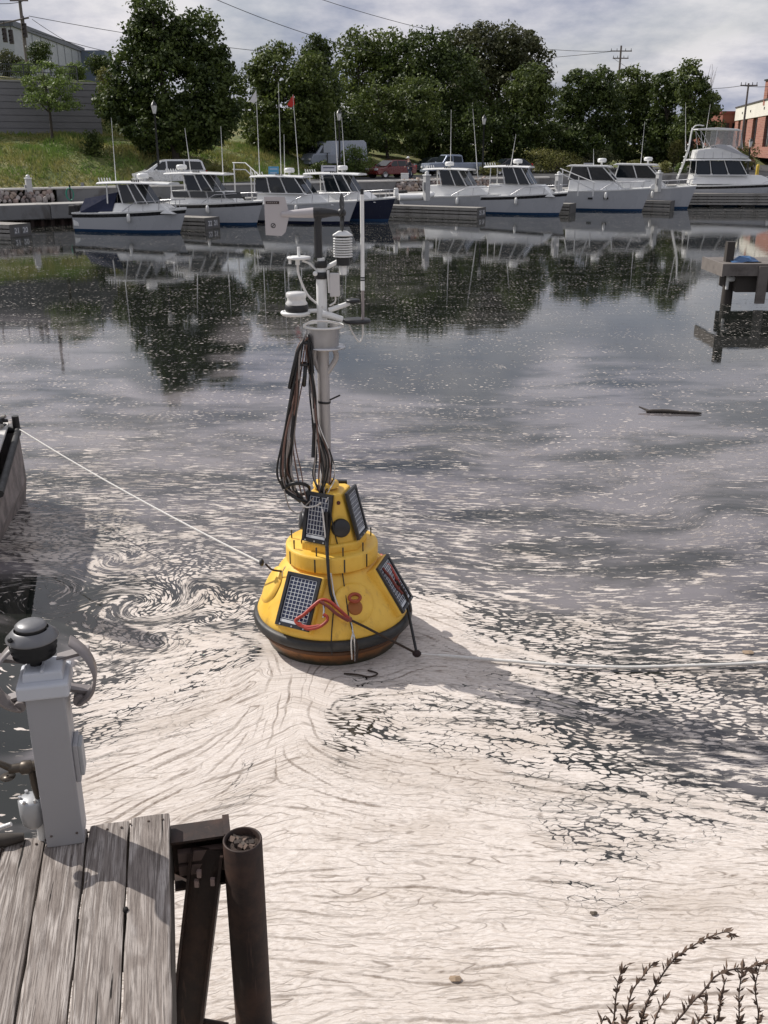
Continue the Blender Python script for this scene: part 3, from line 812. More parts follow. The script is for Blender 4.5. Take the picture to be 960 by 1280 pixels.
LEAF = {
    'dark': leaf_mat('dark_maple_leaf', (0.024, 0.042, 0.010), (0.095, 0.128, 0.030)),
    'mid': leaf_mat('green_leaf', (0.040, 0.062, 0.014), (0.13, 0.165, 0.040)),
    'olive': leaf_mat('olive_leaf', (0.050, 0.060, 0.022), (0.085, 0.088, 0.036)),
    'light': leaf_mat('light_green_leaf', (0.10, 0.15, 0.035), (0.16, 0.21, 0.06), 0.4),
    'yellow': leaf_mat('yellow_green_leaf', (0.13, 0.14, 0.035), (0.20, 0.19, 0.06), 0.4),
}
BARK = mat('bark', (0.07, 0.058, 0.048), 0.9, scale=3, var=0.3, bump=0.4)
def leaf_mesh(name, pts, nrm, size, m, parent, label=None):
    """one small pointed 2-triangle leaf spray per point"""
    n = len(pts)
    a = rng.normal(size=(n, 3)); nn = nrm + rng.normal(scale=0.75, size=(n, 3)); nn /= np.linalg.norm(nn, axis=1, keepdims=True) + 1e-9
    u = np.cross(a, nn); u /= np.linalg.norm(u, axis=1, keepdims=True) + 1e-9
    v = np.cross(nn, u)
    s = (size * rng.uniform(0.6, 1.35, n))[:, None]
    c = np.stack([pts - u * s * 0.5, pts - v * s * 0.33 + u * s * 0.05, pts + u * s * 0.55, pts + v * s * 0.33 + u * s * 0.05], 1).reshape(-1, 3)
    me = bpy.data.meshes.new(name)
    me.vertices.add(4 * n); me.vertices.foreach_set('co', c.ravel())
    q = np.arange(4 * n)
    me.loops.add(4 * n); me.loops.foreach_set('vertex_index', q)
    me.polygons.add(n); me.polygons.foreach_set('loop_start', np.arange(0, 4 * n, 4)); me.polygons.foreach_set('loop_total', np.full(n, 4))
    me.update(); me.materials.append(m)
    o = bpy.data.objects.new(name, me); COL.objects.link(o)
    if parent is not None: o.parent = parent
    return o
def crown_points(lobes, n, clump=0.9):
    """lobes: (cx,cy,cz,rx,ry,rz). clumps sit near the lobe surfaces, leaves near the clump surfaces"""
    vol = np.array([l[3] * l[4] + l[3] * l[5] + l[4] * l[5] for l in lobes]); vol = vol / vol.sum()
    P_, N_ = [], []
    for l, w in zip(lobes, vol):
        area = l[3] * l[5] * 4 * PI
        nc = max(6, int(area / (clump * clump) * 0.9))
        d = rng.normal(size=(nc, 3)); d /= np.linalg.norm(d, axis=1, keepdims=True)
        rr = rng.uniform(0.55, 1.03, nc)[:, None] ** 0.6
        cc = np.array(l[:3]) + d * rr * np.array(l[3:6])
        cs = clump * rng.uniform(0.55, 1.25, nc)
        k = max(4, int(n * w / nc))
        d2 = rng.normal(size=(nc, k, 3)); d2 /= np.linalg.norm(d2, axis=2, keepdims=True)
        r2 = rng.uniform(0.25, 1.0, (nc, k, 1)) ** 0.5
        pts = cc[:, None, :] + d2 * r2 * cs[:, None, None] * np.array([1, 1, 0.62])
        P_.append(pts.reshape(-1, 3)); N_.append((d2 + np.array([0, 0, 0.5])).reshape(-1, 3))
    return np.concatenate(P_), np.concatenate(N_)
def trunk(mb, p0, p1, r, lobes, nl=7):
    pts = bez([p0, Vector(p0).lerp(Vector(p1), 0.5) + Vector((random.uniform(-.2, .2), random.uniform(-.2, .2), 0)), p1], 6)
    mb.tube(pts, [r * (1.25 if i == 0 else 1 - 0.72 * i / (len(pts) - 1)) for i in range(len(pts))], 9)
    H = (Vector(p1) - Vector(p0)).length
    for k in range(nl):
        f = random.uniform(0.35, 0.95); a = random.uniform(0, 2 * PI)
        base = Vector(p0).lerp(Vector(p1), f)
        l = random.choice(lobes)
        tgt = Vector((l[0] + math.cos(a) * l[3] * 0.7, l[1] + math.sin(a) * l[4] * 0.7, max(base.z + 0.4, l[2] + random.uniform(-.2, .6) * l[5])))
        mid = base.lerp(tgt, 0.5) + Vector((0, 0, 0.12 * H * 0.5))
        rr = r * (1 - 0.72 * f) * 0.6
        mb.tube(bez([base, mid, tgt], 4), [rr * (1 - 0.8 * i / 8) for i in range(9)], 6)
def tree(label, Y, x0, x1, ytop, ycrown, base_y=None, kind='dark', n=16000, leaf=0.30, clump=0.9, group='trees behind the marina', lobes_px=None, name='leafy_tree', cat='tree', depth=None, base_px=None):
    """x0..x1, ytop..ycrown: crown extent seen in the photograph, at distance Y"""
    cx = (x0 + x1) / 2 if base_px is None else base_px
    c = P(cx, 180, Y=Y); g = ground_z(c)
    root = thing(name, label, cat, (c.x, c.y, g), 0, group)
    lobes = []
    if lobes_px is None:
        w, h = x1 - x0, ycrown - ytop
        X0, X1 = x0, x1
        lobes_px = [((x0 + x1) / 2, ytop + h * 0.36, w * 0.34, h * 0.36), (x0 + w * 0.27, ytop + h * 0.6, w * 0.27, h * 0.34), (x1 - w * 0.27, ytop + h * 0.58, w * 0.27, h * 0.36), ((x0 + x1) / 2, ytop + h * 0.72, w * 0.36, h * 0.28),
                    (x0 + w * random.uniform(.3, .7), ytop + h * 0.2, w * 0.2, h * 0.2)]
    for i, (a, b, rw, rh) in enumerate(lobes_px):
        yy = Y + random.uniform(-1, 1) * (depth or 1.2)
        q = P(a, b, Y=yy); sc = FOCAL / (yy * CT + (CAM_H - q.z) * ST)
        lobes.append((q.x - c.x, q.y - c.y, q.z - g, rw / sc, (depth or rw / sc * 0.9), rh / sc))
    top = max(l[2] + l[5] for l in lobes)
    tb = MB(); trunk(tb, (0, 0, -0.2), (lobes[0][0], 0, top * 0.86), max(0.07, top * 0.024), lobes)
    tb.build('trunk', BARK, root)
    pts, nr = crown_points(lobes, n, clump)
    pts = pts[pts[:, 2] > 0.15]; nr = nr[:len(pts)]
    leaf_mesh('crown', pts, nr, leaf, LEAF[kind], root)
    return root
random.seed(11)
tree('big dark conical maple standing alone behind the silver minivan', 76, 125, 302, -8, 190, kind='dark', n=46000, leaf=0.27, clump=0.75, base_px=220,
     lobes_px=[(188, 14, 20, 34), (205, 45, 34, 36), (245, 62, 40, 42), (168, 88, 30, 34), (143, 122, 22, 20), (225, 105, 62, 55), (272, 115, 30, 42), (158, 135, 33, 28), (215, 155, 68, 34), (185, 60, 30, 40), (262, 150, 34, 30)])
tree('young light green tree with a thin trunk in front of the block wall', 76.5, 28, 94, 80, 138, kind='light', n=3600, leaf=0.20, clump=0.5, base_px=66,
     lobes_px=[(60, 92, 20, 12), (48, 104, 18, 10), (78, 108, 18, 10), (45, 125, 15, 9), (72, 126, 20, 9), (88, 132, 8, 5)], depth=1.6)
tree('bright edged maple right of the big dark maple', 88, 298, 420, 58, 195, kind='mid', n=20000, lobes_px=[(345, 90, 34, 32), (320, 130, 24, 45), (365, 140, 48, 50), (395, 110, 28, 40), (340, 165, 34, 24), (395, 165, 30, 25)])
tree('dark tree with a single leader tip above the flag masts', 96, 372, 430, 45, 180, kind='dark', n=11000, lobes_px=[(397, 70, 14, 26), (396, 100, 24, 40), (400, 150, 30, 40)])
tree('round topped tree left of centre beyond the marina car park', 112, 420, 505, 40, 180, kind='mid', n=16000, leaf=.34, clump=1.1, lobes_px=[(445, 68, 24, 28), (480, 64, 30, 26), (460, 100, 42, 36), (440, 140, 34, 34), (490, 130, 36, 40)])
tree('tree with light green clumps behind the red car', 100, 430, 540, 100, 195, kind='mid', n=12000, leaf=.30, lobes_px=[(470, 140, 34, 32), (520, 130, 34, 34), (495, 165, 44, 26), (450, 165, 25, 22)])
tree('tall dense tree in the middle of the tree line', 108, 500, 600, 42, 190, kind='dark', n=22000, leaf=.33, clump=1.0, lobes_px=[(535, 75, 40, 34), (560, 105, 48, 44), (520, 120, 40, 44), (560, 160, 50, 34), (505, 80, 24, 28)])
tree('highest round olive brown tree of the tree line', 122, 560, 692, 30, 190, kind='olive', n=26000, leaf=.36, clump=1.1, lobes_px=[(625, 62, 48, 30), (600, 80, 36, 44), (655, 85, 34, 40), (625, 110, 60, 46), (590, 140, 36, 40), (575, 60, 24, 22)])
tree('light green tree low in front of the highest round tree', 104, 625, 695, 82, 200, kind='mid', n=13000, leaf=.30, lobes_px=[(660, 110, 28, 27), (650, 145, 32, 34), (678, 140, 18, 34), (655, 180, 34, 24)])
tree('dark tree left of the shorter right hand group', 110, 690, 775, 88, 205, kind='dark', n=17000, leaf=.32, lobes_px=[(722, 115, 24, 24), (750, 108, 24, 20), (738, 140, 40, 36), (710, 165, 24, 34), (755, 175, 30, 26)])
tree('dark tree with a flat top below the double armed utility pole', 116, 760, 835, 88, 205, kind='mid', n=16000, leaf=.33, lobes_px=[(790, 112, 30, 24), (780, 145, 34, 36), (815, 140, 28, 40), (795, 178, 40, 26)])
tree('narrow dark tree in the shorter right hand group', 112, 810, 862, 92, 205, kind='dark', n=11000, leaf=.32, lobes_px=[(832, 112, 18, 20), (838, 145, 28, 36), (835, 180, 28, 26)])
tree('pointed tree with bare twigs at the right end of the tree line', 108, 845, 900, 78, 205, kind='mid', n=13000, leaf=.30, lobes_px=[(862, 98, 14, 20), (868, 130, 22, 30), (886, 150, 14, 30), (868, 175, 28, 32)])
tree('dark spreading tree behind the parked pickup', 104, 520, 640, 140, 212, kind='dark', n=14000, leaf=.30, lobes_px=[(550, 172, 40, 34), (600, 170, 40, 36), (640, 175, 30, 34)])
tree('dark tree between the olive tree and the right hand group', 106, 660, 740, 150, 215, kind='dark', n=9000, leaf=.30, lobes_px=[(690, 180, 30, 28), (730, 185, 30, 26)])
tree('low dark tree filling the gap behind the flag masts', 94, 330, 460, 140, 215, kind='dark', n=12000, leaf=.28, lobes_px=[(355, 178, 34, 26), (405, 172, 40, 32), (450, 178, 26, 24)])
# bare twigs above the last tree
tw = thing('bare_tree', 'bare grey twigs rising behind the pointed tree at the right end of the tree line', 'tree', (*P(885, 180, Y=116)[:2], ground_z(P(885, 180, Y=116))))
mbt = MB(); b0 = P(880, 150, Y=116); mbt.tube([(b0.x, b0.y, ground_z(b0)), b0], [0.2, 0.12], 6)
for k in range(16):
    a = P(random.uniform(862, 900), random.uniform(78, 118), Y=116 + random.uniform(-1, 1)); m_ = b0.lerp(a, 0.5) + Vector((random.uniform(-.5, .5), 0, 0))
    mbt.tube([b0, m_, a], [0.06, 0.035, 0.012], 4)
mbt.build('branches', mat('pale_bark', (0.25, 0.23, 0.22), 0.9), tw, world=True)
def shrub(label, px, py, w, h, Y, kind, n=1500, leaf=0.14, group='shrubs on the bank', name='shrub'):
    c = P(px, py, Y=Y); sc = FOCAL / (Y * CT + (CAM_H - c.z) * ST)
    W, H = w / sc / 2, h / sc / 2
    g = ground_z(c)
    root = thing(name, label, 'shrub', (c.x, c.y, g), 0, group)
    lob = [((random.uniform(-.5, .5)) * W, random.uniform(-.3, .3) * W, max(H * 0.5, c.z - g + random.uniform(-.25, .25) * H), W * .6, W * .5, H * random.uniform(.7, .95)) for _ in range(4)]
    pts, nr = crown_points(lob, n, min(W, H) * 0.4)
    k = pts[:, 2] > 0.02
    leaf_mesh('foliage', pts[k], nr[k], leaf, LEAF[kind], root)
    s = MB()
    for i in range(7):
        a = random.uniform(0, 6.28); s.tube([(0.1 * math.cos(a), 0.1 * math.sin(a), -0.1), (W * .5 * math.cos(a), W * .4 * math.sin(a), max(.3, c.z - g + H * .3))], [0.03, 0.01], 5)
    s.build('stems', BARK, root)
for a in [('grey green shrub alone on the left grassy bank', 117, 185, 26, 44, 74, 'mid', 2200, .14),
          ('olive bush left of the utility pole above the block wall', 10, 82, 50, 36, 95, 'olive', 2600, .18),
          ('dark bush behind the utility pole above the wall', 45, 68, 40, 30, 97, 'dark', 2400, .18),
          ('light bush above the wall left of the young tree', 30, 88, 40, 20, 93, 'light', 1500, .16),
          ('light green bush above the wall beside the fence', 98, 88, 34, 26, 94, 'light', 2200, .17),
          ('dark bush above the wall next to the big maple', 122, 82, 36, 30, 96, 'dark', 2600, .18),
          ('yellowish bush touching the left side of the big maple', 133, 96, 24, 26, 93, 'yellow', 1500, .16),
          ('yellow green bush hiding the right end of the pale van', 442, 202, 44, 34, 84, 'light', 3200, .15),
          ('dark bush in front of the pale van', 398, 212, 34, 18, 82, 'mid', 1800, .15),
          ('bright yellow bush left of the red car', 456, 212, 28, 22, 88, 'yellow', 1600, .14),
          ('long tan green hedge right of the dark car', 690, 202, 84, 34, 99, 'yellow', 4200, .16),
          ('tan shrubs along the foot of the trees above the white post', 745, 200, 60, 26, 104, 'olive', 2600, .16),
          ('yellow bush beside the pickup tail', 608, 212, 30, 20, 92, 'yellow', 1600, .14),
          ('small round bush left of the flybridge boat', 833, 212, 20, 20, 100, 'yellow', 1200, .14),
          ('tan bush behind the flybridge ladder', 846, 190, 18, 32, 106, 'yellow', 1400, .16),
          ('second small bush at the stern of the flybridge boat', 852, 216, 18, 20, 99, 'light', 1000, .14),
          ('tan grassy bush on the ramp below the brick building', 925, 198, 42, 38, 104, 'yellow', 3200, .16),
          ('low bush behind the antenna of the white express cruiser', 795, 208, 24, 16, 103, 'yellow', 1100, .14),
          ('dry brush right of the minivan tail', 262, 215, 30, 12, 72, 'yellow', 900, .12)]:
    shrub(*a)
# tall grass on the banks: nobody could count it
def grass():
    n = 26000
    s = rng.uniform(-14, 34, n); t = rng.uniform(0, 1, n)
    ts = 6.7 + np.clip(s - 11, 0, 60) * 0.37
    t = ts + t * (19.0 - 6.7)
    keep = rng.uniform(0, 1, n) < 1.0
    s, t = s[keep], t[keep]; n = len(s)
    X = Q0.x + QE.x * s + QN.x * t; Y = Q0.y + QE.y * s + QN.y * t; Z = terrain_h(s, t)
    h = rng.uniform(0.15, 0.5, n) * (0.7 + 0.6 * np.sin(s * 0.8) * np.cos(t * 0.6)); w = rng.uniform(0.03, 0.07, n)
    lean = rng.normal(scale=0.14, size=(n, 2))
    c = np.zeros((n, 3, 3))
    c[:, 0] = np.stack([X - w, Y, Z - 0.03], 1); c[:, 1] = np.stack([X + w, Y, Z - 0.03], 1); c[:, 2] = np.stack([X + lean[:, 0], Y + lean[:, 1], Z + h], 1)
    me = bpy.data.meshes.new('grass'); me.vertices.add(3 * n); me.vertices.foreach_set('co', c.ravel())
    me.loops.add(3 * n); me.loops.foreach_set('vertex_index', np.arange(3 * n))
    me.polygons.add(n); me.polygons.foreach_set('loop_start', np.arange(0, 3 * n, 3)); me.polygons.foreach_set('loop_total', np.full(n, 3)); me.update()
    m = new_mat('meadow_grass'); tt = NT(m)
    obj = tt.n('ShaderNodeTexCoord').outputs['Object']
    g1 = tt.noise(obj, 0.4, 4, 0.6).outputs['Fac']; g2 = tt.noise(obj, 3.5, 3, 0.6).outputs['Fac']
    cc = tt.mix(tt.smooth(g1, 0.38, 0.6), (0.17, 0.27, 0.055), (0.34, 0.31, 0.11)); cc = tt.mix(tt.smooth(g2, 0.4, 0.65, 0, .6), cc, (0.06, 0.10, 0.022))
    tt.l(cc, tt.bsdf.inputs['Base Color']); tt.bsdf.inputs['Roughness'].default_value = 0.8
    tr = tt.n('ShaderNodeBsdfTranslucent'); tt.l(cc, tr.inputs['Color']); mx = tt.n('ShaderNodeMixShader'); mx.inputs[0].default_value = 0.35
    tt.l(tt.bsdf.outputs[0], mx.inputs[1]); tt.l(tr.outputs[0], mx.inputs[2]); tt.l(mx.outputs[0], tt.out.inputs['Surface'])
    me.materials.append(m)
    o = bpy.data.objects.new('grass', me); COL.objects.link(o); tag(o, 'long green and tan grass covering the bank behind the minivan', 'grass', kind='stuff')
grass()

# ------------------------------------------------------------------ buildings
def warehouse():
    a = P(15, 33, Y=140); b = P(105, 66, Y=179)
    root = thing('warehouse', 'pale grey metal warehouse on the hill behind the utility pole', 'building', (a.x, a.y, 8))
    zt = a.z
    SID = mat('pale_metal_siding', (0.38, 0.40, 0.43), 0.5, scale=0.3, var=0.08); TR = mat('dark_roof_trim', (0.07, 0.08, 0.10), 0.5)
    a0 = Vector((a.x, a.y, 8)); d = (Vector((b.x, b.y, 8)) - a0); L = d.length; d.normalize(); w = Vector((-1, 0.05, 0)).normalized()
    w_ = MB(); bx = [a0, a0 + d * L, a0 + d * L + w * 40, a0 + w * 40]
    H = Vector((0, 0, zt - 8))
    w_.add([*bx, *[p + H for p in bx]], [(0, 1, 5, 4), (1, 2, 6, 5), (2, 3, 7, 6), (3, 0, 4, 7), (4, 5, 6, 7)])
    w_.build('wall', SID, root, world=True)
    t = MB(); o = Vector((0.25, -0.25, 0))
    for p, q in ((a0, a0 + d * L), (a0 + w * 40, a0)):
        t.add([p + H + o, q + H + o, q + H + o + Vector((0, 0, .7)), p + H + o + Vector((0, 0, .7)), p + H, q + H, q + H + Vector((0, 0, .7)), p + H + Vector((0, 0, .7))], [(0, 1, 2, 3), (3, 2, 6, 7), (0, 4, 5, 1), (4, 5, 6, 7)])
    t.build('roof_trim', TR, root, world=True)
    j = MB()
    for k in range(1, 9):
        p = a0 + d * (L * k / 9); j.add([p + Vector((.06, -.06, 0)), p + Vector((.06, -.06, 0)) + H, p + d * .3 + Vector((.06, -.06, 0)) + H, p + d * .3 + Vector((.06, -.06, 0))], [(0, 1, 2, 3)])
    j.build('siding_strips', mat('darker_siding_strip', (0.28, 0.30, 0.33), 0.5), root, world=True)  # flat strips slightly darker than the wall
    pb = P(114, 75, Y=176); MB().box((pb.x, pb.y + 3, pb.z - 2.0), (4.3, 5, 7)).build('annex', mat('blue_grey_siding', (0.12, 0.15, 0.20), 0.5), root, world=True)
warehouse()
def brick_building():
    z0 = 3.9
    A = Vector((44.4, 110, z0)); B = Vector((57.0, 170, z0))
    root = thing('brick_building', 'red brick building with a cream upper band at the right edge', 'building', A)
    d = (B - A); L = d.length; d.normalize(); n = Vector((-d.y, d.x, 0)); back = -n
    # brick with courses laid in the material at this distance
    m = new_mat('red_brick'); t = NT(m); obj = t.n('ShaderNodeTexCoord').outputs['Object']
    bk = t.n('ShaderNodeTexBrick'); bk.inputs['Scale'].default_value = 1.0; bk.inputs['Brick Width'].default_value = 0.6; bk.inputs['Row Height'].default_value = 0.22; bk.inputs['Mortar Size'].default_value = 0.015
    bk.inputs['Color1'].default_value = (0.27, 0.105, 0.08, 1); bk.inputs['Color2'].default_value = (0.34, 0.15, 0.11, 1); bk.inputs['Mortar'].default_value = (0.36, 0.25, 0.2, 1)
    t.l(t.mapping(obj, (1, 1, 1), (PI / 2, 0, 0)), bk.inputs['Vector']); t.l(bk.outputs['Color'], t.bsdf.inputs['Base Color']); t.bsdf.inputs['Roughness'].default_value = 0.9
    CRM = mat('cream_cladding', (0.72, 0.69, 0.62), 0.6, scale=0.5, var=0.06); 
    H = 6.1
    def slabp(mb, s0, s1, za, zb, off, th=0.3):
        p = A + d * s0 + n * off; q = A + d * s1 + n * off
        vs = [p, q, q + back * th, p + back * th]; vs = [v + Vector((0, 0, za)) for v in vs] + [v + Vector((0, 0, zb)) for v in vs]
        mb.add(vs, [(0, 3, 2, 1), (4, 5, 6, 7), (0, 1, 5, 4), (1, 2, 6, 5), (2, 3, 7, 6), (3, 0, 4, 7)])
    piers = [(0, 8), (13, 24), (29, 36), (40.5, 46.5), (50, 54), (57, L)]
    w = MB()
    for a, b in piers: slabp(w, a, b, -1, 4.2, 0.0, 0.6)
    slabp(w, 0, L, -1, 0.35, 0.02, 0.6)
    w.build('wall', m, root, world=True)
    w = MB(); slabp(w, -0.3, L, 4.2, H, 0.12, 0.8); w.build('cream_band', CRM, root, world=True)
    w = MB(); slabp(w, -0.4, L + .1, H, H + 0.18, 0.25, 1.2); w.build('roof_edge', mat('dark_roof_edge', (0.05, 0.04, 0.04), 0.6), root, world=True)
    for (a, b), (c, e) in zip(piers[:-1], piers[1:]):
        w = MB(); slabp(w, b, c, 0.35, 4.2, -0.25, 0.1); win = w.build('window', DKGLASS, root, world=True)
        w = MB(); slabp(w, b + (c - b) * .48, b + (c - b) * .52, 0.35, 4.2, -0.2, 0.06); w.build('mullion', BLACK, win, world=True)
    w = MB(); slabp(w, 0, L, -1, H - 0.05, -0.6, 18); w.build('main_block', m, root, world=True)
    for k in (14, 18, 22, 30, 43, 52):
        w = MB(); slabp(w, k, k + .35, 5.0, 5.3, 0.2, 0.1); w.build('wall_lamp', BLACK, root, world=True)
    C2 = P(897, 181, Y=172)
    w = MB(); w.bbox(C2.x, B.x + 3, 171, 190, z0 - 1, z0 + 5.3); w.build('rear_wing', mat('dark_red_brick', (0.23, 0.085, 0.06), 0.9, scale=1.5, var=0.2), root, world=True)
    w = MB(); w.bbox(C2.x - .2, B.x + 3, 170.8, 190, z0 + 5.3, z0 + 5.7); w.build('rear_roof', mat('red_roof', (0.20, 0.05, 0.04), 0.8), root, world=True)
    for k in range(2):
        w = MB(); w.bbox(C2.x + 0.5 + k * 1.2, C2.x + 1.2 + k * 1.2, 170.9, 171.02, z0 + 0.6, z0 + 3.9); w.build('window', DKGLASS, root, world=True)
    ch = P(958, 125, Y=140); w = MB(); w.box((ch.x + .4, 140, z0 + 7.0), (1.2, 1.2, 3.0)); w.build('chimney', m, root, world=True)
    MB().box((ch.x + .4, 140, z0 + 8.6), (1.5, 1.5, 0.2)).build('chimney_cap', BLACK, root, world=True)
brick_building()

# ------------------------------------------------------------------ poles, wires, lamps
POLE_W = mat('grey_utility_wood', (0.16, 0.14, 0.13), 0.9, scale=2, var=0.2)
def util_pole(label, px, pybase, pytop, Y, arms, r=0.16, xtop=None, group='utility poles'):
    b = P(px, pybase, Y=Y); g = ground_z(b); tp = P(px if xtop is None else xtop, pytop, Y=Y)
    root = thing('utility_pole', label, 'utility pole', (b.x, b.y, g), 0, group)
    MB().cyl((b.x, b.y, g - .3), (b.x, b.y, tp.z), r * 1.2, r * .8, 10).build('pole', POLE_W, root, world=True)
    for (py, w) in arms:
        z = P(px, py, Y=Y).z
        arm = MB().box((b.x, b.y - r - .05, z), (w, 0.1, 0.14)).build('crossarm', POLE_W, root, world=True)
        for k in (-.46, -.2, .2, .46): MB().cyl((b.x + w * k, b.y - r - .05, z + .07), (b.x + w * k, b.y - r - .05, z + .35), .05, .03, 6).build('insulator', BLACK, arm, world=True)
    return root
util_pole('double armed utility pole rising above the right hand trees', 767, 180, 57, 150, [(64, 3.0), (73, 2.2)])
util_pole('single armed utility pole in front of the brick building', 926, 185, 104, 118, [(107, 1.9)], .12)
up = util_pole('utility pole with traffic signals in front of the pale warehouse', 34, 80, -20, 108, [(1, 1.8)], .17)
tb = P(36, 22, Y=107.8); te = P(-6, 31, Y=107.8)
MB().tube([tb, te], [.09, .05], 8).build('mast_arm', POLE_W, up, world=True)
def signal(px, py, label):
    c = P(px, py, Y=107.6)
    r = thing('traffic_signal', label, 'traffic signal', (c.x, c.y, c.z), 0, 'traffic signals on the mast arm')
    YB = mat('dark_signal_housing', (0.04, 0.03, 0.025), 0.5)
    MB().bbox(-.2, .2, -.15, .15, -.65, .65).build('housing', YB, r, bevel=.03)
    MB().cyl((0, 0.1, .6), (0, 0.1, 1.3), .04, .04, 6).build('hanger', YB, r)
    for z in (-.4, 0, .4):
        l = MB().lathe([(0, 0), (.13, .01)], (0, -.16, z), 12, (0, -1, 0)).build('lens', mat('dark_lens', (0.03, 0.02, 0.02), 0.3), r)
        MB().lathe([(.15, 0), (.15, .2)], (0, -.15, z), 12, (0, -1, 0), a0=0, a1=PI).build('visor', YB, l)
signal(6, 44, 'dark traffic signal at the far left end of the mast arm')
signal(14, 46, 'dark traffic signal nearest the utility pole on the mast arm')
signal(31, 38, 'dark traffic signal fixed against the left utility pole')
def wire(pts, sag, Y0, Y1, i):
    a = P(*pts[0], Y=Y0); b = P(*pts[1], Y=Y1); n = 24
    return [a.lerp(b, k / n) - Vector((0, 0, 4 * sag * (k / n) * (1 - k / n))) for k in range(n + 1)]
WIRE = mat('black_wire', (0.03, 0.03, 0.035), 0.6)
for i, (a, b, s, y0, y1, lab) in enumerate([((36, 20), (767, 64), 2.5, 108, 150, 'overhead wire from the left utility pole to the double armed pole'),
        ((38, 38), (430, 90), 1.5, 108, 118, 'lower overhead wire passing behind the big maple'),
        ((28, 2), (-60, -10), .5, 108, 100, 'short overhead wire leaving the top left corner'),
        ((258, -6), (560, 78), 1.0, 90, 120, 'overhead wire slanting down behind the tree tops from the top edge'),
        ((40, 24), (145, 80), .4, 108, 120, 'guy wire slanting down right from the left utility pole'),
        ((380, -8), (767, 64), 1.5, 110, 150, 'highest overhead wire running to the double armed pole'),
        ((767, 73), (928, 107), 1.6, 150, 118, 'overhead wire between the two right hand utility poles'),
        ((926, 107), (1040, 90), .6, 118, 110, 'overhead wire leaving the right edge of the photo')]):
    tag(MB().tube(wire((a, b), s, y0, y1, i), .028, 4).build('overhead_wire', WIRE), lab, 'wire', 'overhead wires')
LAMPB = mat('black_lamp_post', (0.015, 0.016, 0.016), 0.4); LAMPG = mat('lamp_glass', (0.6, 0.6, 0.58), 0.2)
def street_lamp(label, px, pyb, pyt, Y):
    b = P(px, pyb, Y=Y); g = ground_z(b); H = P(px, pyt, Y=Y).z - g
    r = thing('street_lamp', label, 'street lamp', (b.x, b.y, g), 0, 'lantern street lamps on the promenade')
    MB().lathe([(.2, -.1), (.2, .3), (.12, .45), (.09, .6), (.06, H - .9), (.1, H - .85)], n=12).build('post', LAMPB, r)
    MB().lathe([(.10, H - .82), (.19, H - .35), (.19, H - .33)], n=8).build('lantern_glass', LAMPG, r)
    MB().lathe([(.22, H - .33), (.1, H - .12), (.03, H - .08), (.02, H), (0, H)], n=8).build('lantern_cap', LAMPB, r)
street_lamp('black lantern street lamp in front of the big maple', 200, 230, 125, 68.5)
street_lamp('black lantern street lamp left of the red car', 425, 225, 136, 80)
street_lamp('black lantern street lamp behind the pickup', 603, 215, 143, 92)
street_lamp('black lantern street lamp at the right end of the quay', 932, 230, 172, 96)

# ------------------------------------------------------------------ piers, boats
def pier(label, end_px, length, head, width=1.3, num=None, z=0.62, rows=3, end_z=0.02):
    """end_px: pixel of the near bottom corner of the numbered end; head: way the pier points (degrees)"""
    e = P(*end_px, z=end_z); h = rad(head)
    r = thing('finger_pier', label, 'pier', (e.x, e.y, 0), h, 'finger piers between the boats')
    # local +x points to the free end; near side is -y
    first = None
    bd = MB().bbox(0, 0.135, 0, width, z - .04, z)
    n = min(90, int(length / .15))
    for i in range(n):
        x = -(i + 1) * .15 - .03
        if first is None: first = bd.build('deck_board', WOODG, r); first.location = (x, 0, 0)
        else: clone(first, r, (x, 0, 0))
    first = None; sb = MB().bbox(-length, -.03, 0, .045, 0, .15)
    for side in (0, width - .045):
        for k in range(rows):
            zz = z - .045 - .15 - k * .215
            if first is None: first = sb.build('side_board', WOODG, r); first.location = (0, side, zz)
            else: clone(first, r, (0, side, zz))
    MB().bbox(-.03, .03, -.03, width + .03, z - .66, z + .01).build('end_board', mat('dark_end_board', (0.12, 0.115, 0.11), 0.8, scale=4, var=.2), r)
    first = None; pb = MB().bbox(-.07, .07, .055, .17, z - .75, z - .05)
    for k in range(int(length / 1.2) + 1):
        if first is None: first = pb.build('stringer_post', WOODD, r); first.location = (-.2 - k * 1.2, 0, 0)
        else: clone(first, r, (-.2 - k * 1.2, 0, 0))
    for k in range(int(length / 2.4)):
        fl = MB().box((-.9 - k * 2.4, width / 2, -.08), (1.1, width - .35, .34)).build('float', BLACK, r, bevel=.05)
    if num:
        for i, s in enumerate(num):
            yy = width * (.3 + .42 * i)
            pl = MB().bbox(.031, .040, yy - .21, yy + .21, z - .52, z - .13).build('number_plate', mat('faded_number_plate', (0.16, 0.16, 0.17), 0.6), r)
            text_part(s, .38, mat('white_lettering', (0.75, 0.75, 0.75), 0.6), pl, (.042, yy, z - .33), (PI / 2, 0, PI / 2), name='number')
    return r
pier('low wooden finger pier numbered 21 and 20 at the left edge', (14, 296), 8, -24, num=('21', '20'), width=1.45)
pier('wooden finger pier numbered 22 and 21 between the two left hand boats', (257, 281), 6.5, -27, num=('22', '21'), width=1.3, end_z=.25)
pier('wooden finger pier between the white hull and the navy bowed boat', (452, 276), 6.5, -27, width=1.2)
pier('long wooden finger pier numbered 25 and 26 right of the navy bowed boat', (597, 268), 8.5, -28, num=('25', '26'), width=1.3, end_z=.22)
pier('short wooden finger pier right of the black striped white boat', (712, 266), 6.5, -28, num=None, width=1.3)
pier('short pier stub under the bow of the white express cruiser', (838, 262), 5, -28, width=1.1)
pier('long wooden pier alongside the flybridge boat at the right edge', (1030, 259), 16.5, -4, width=1.6, z=1.0, rows=4)

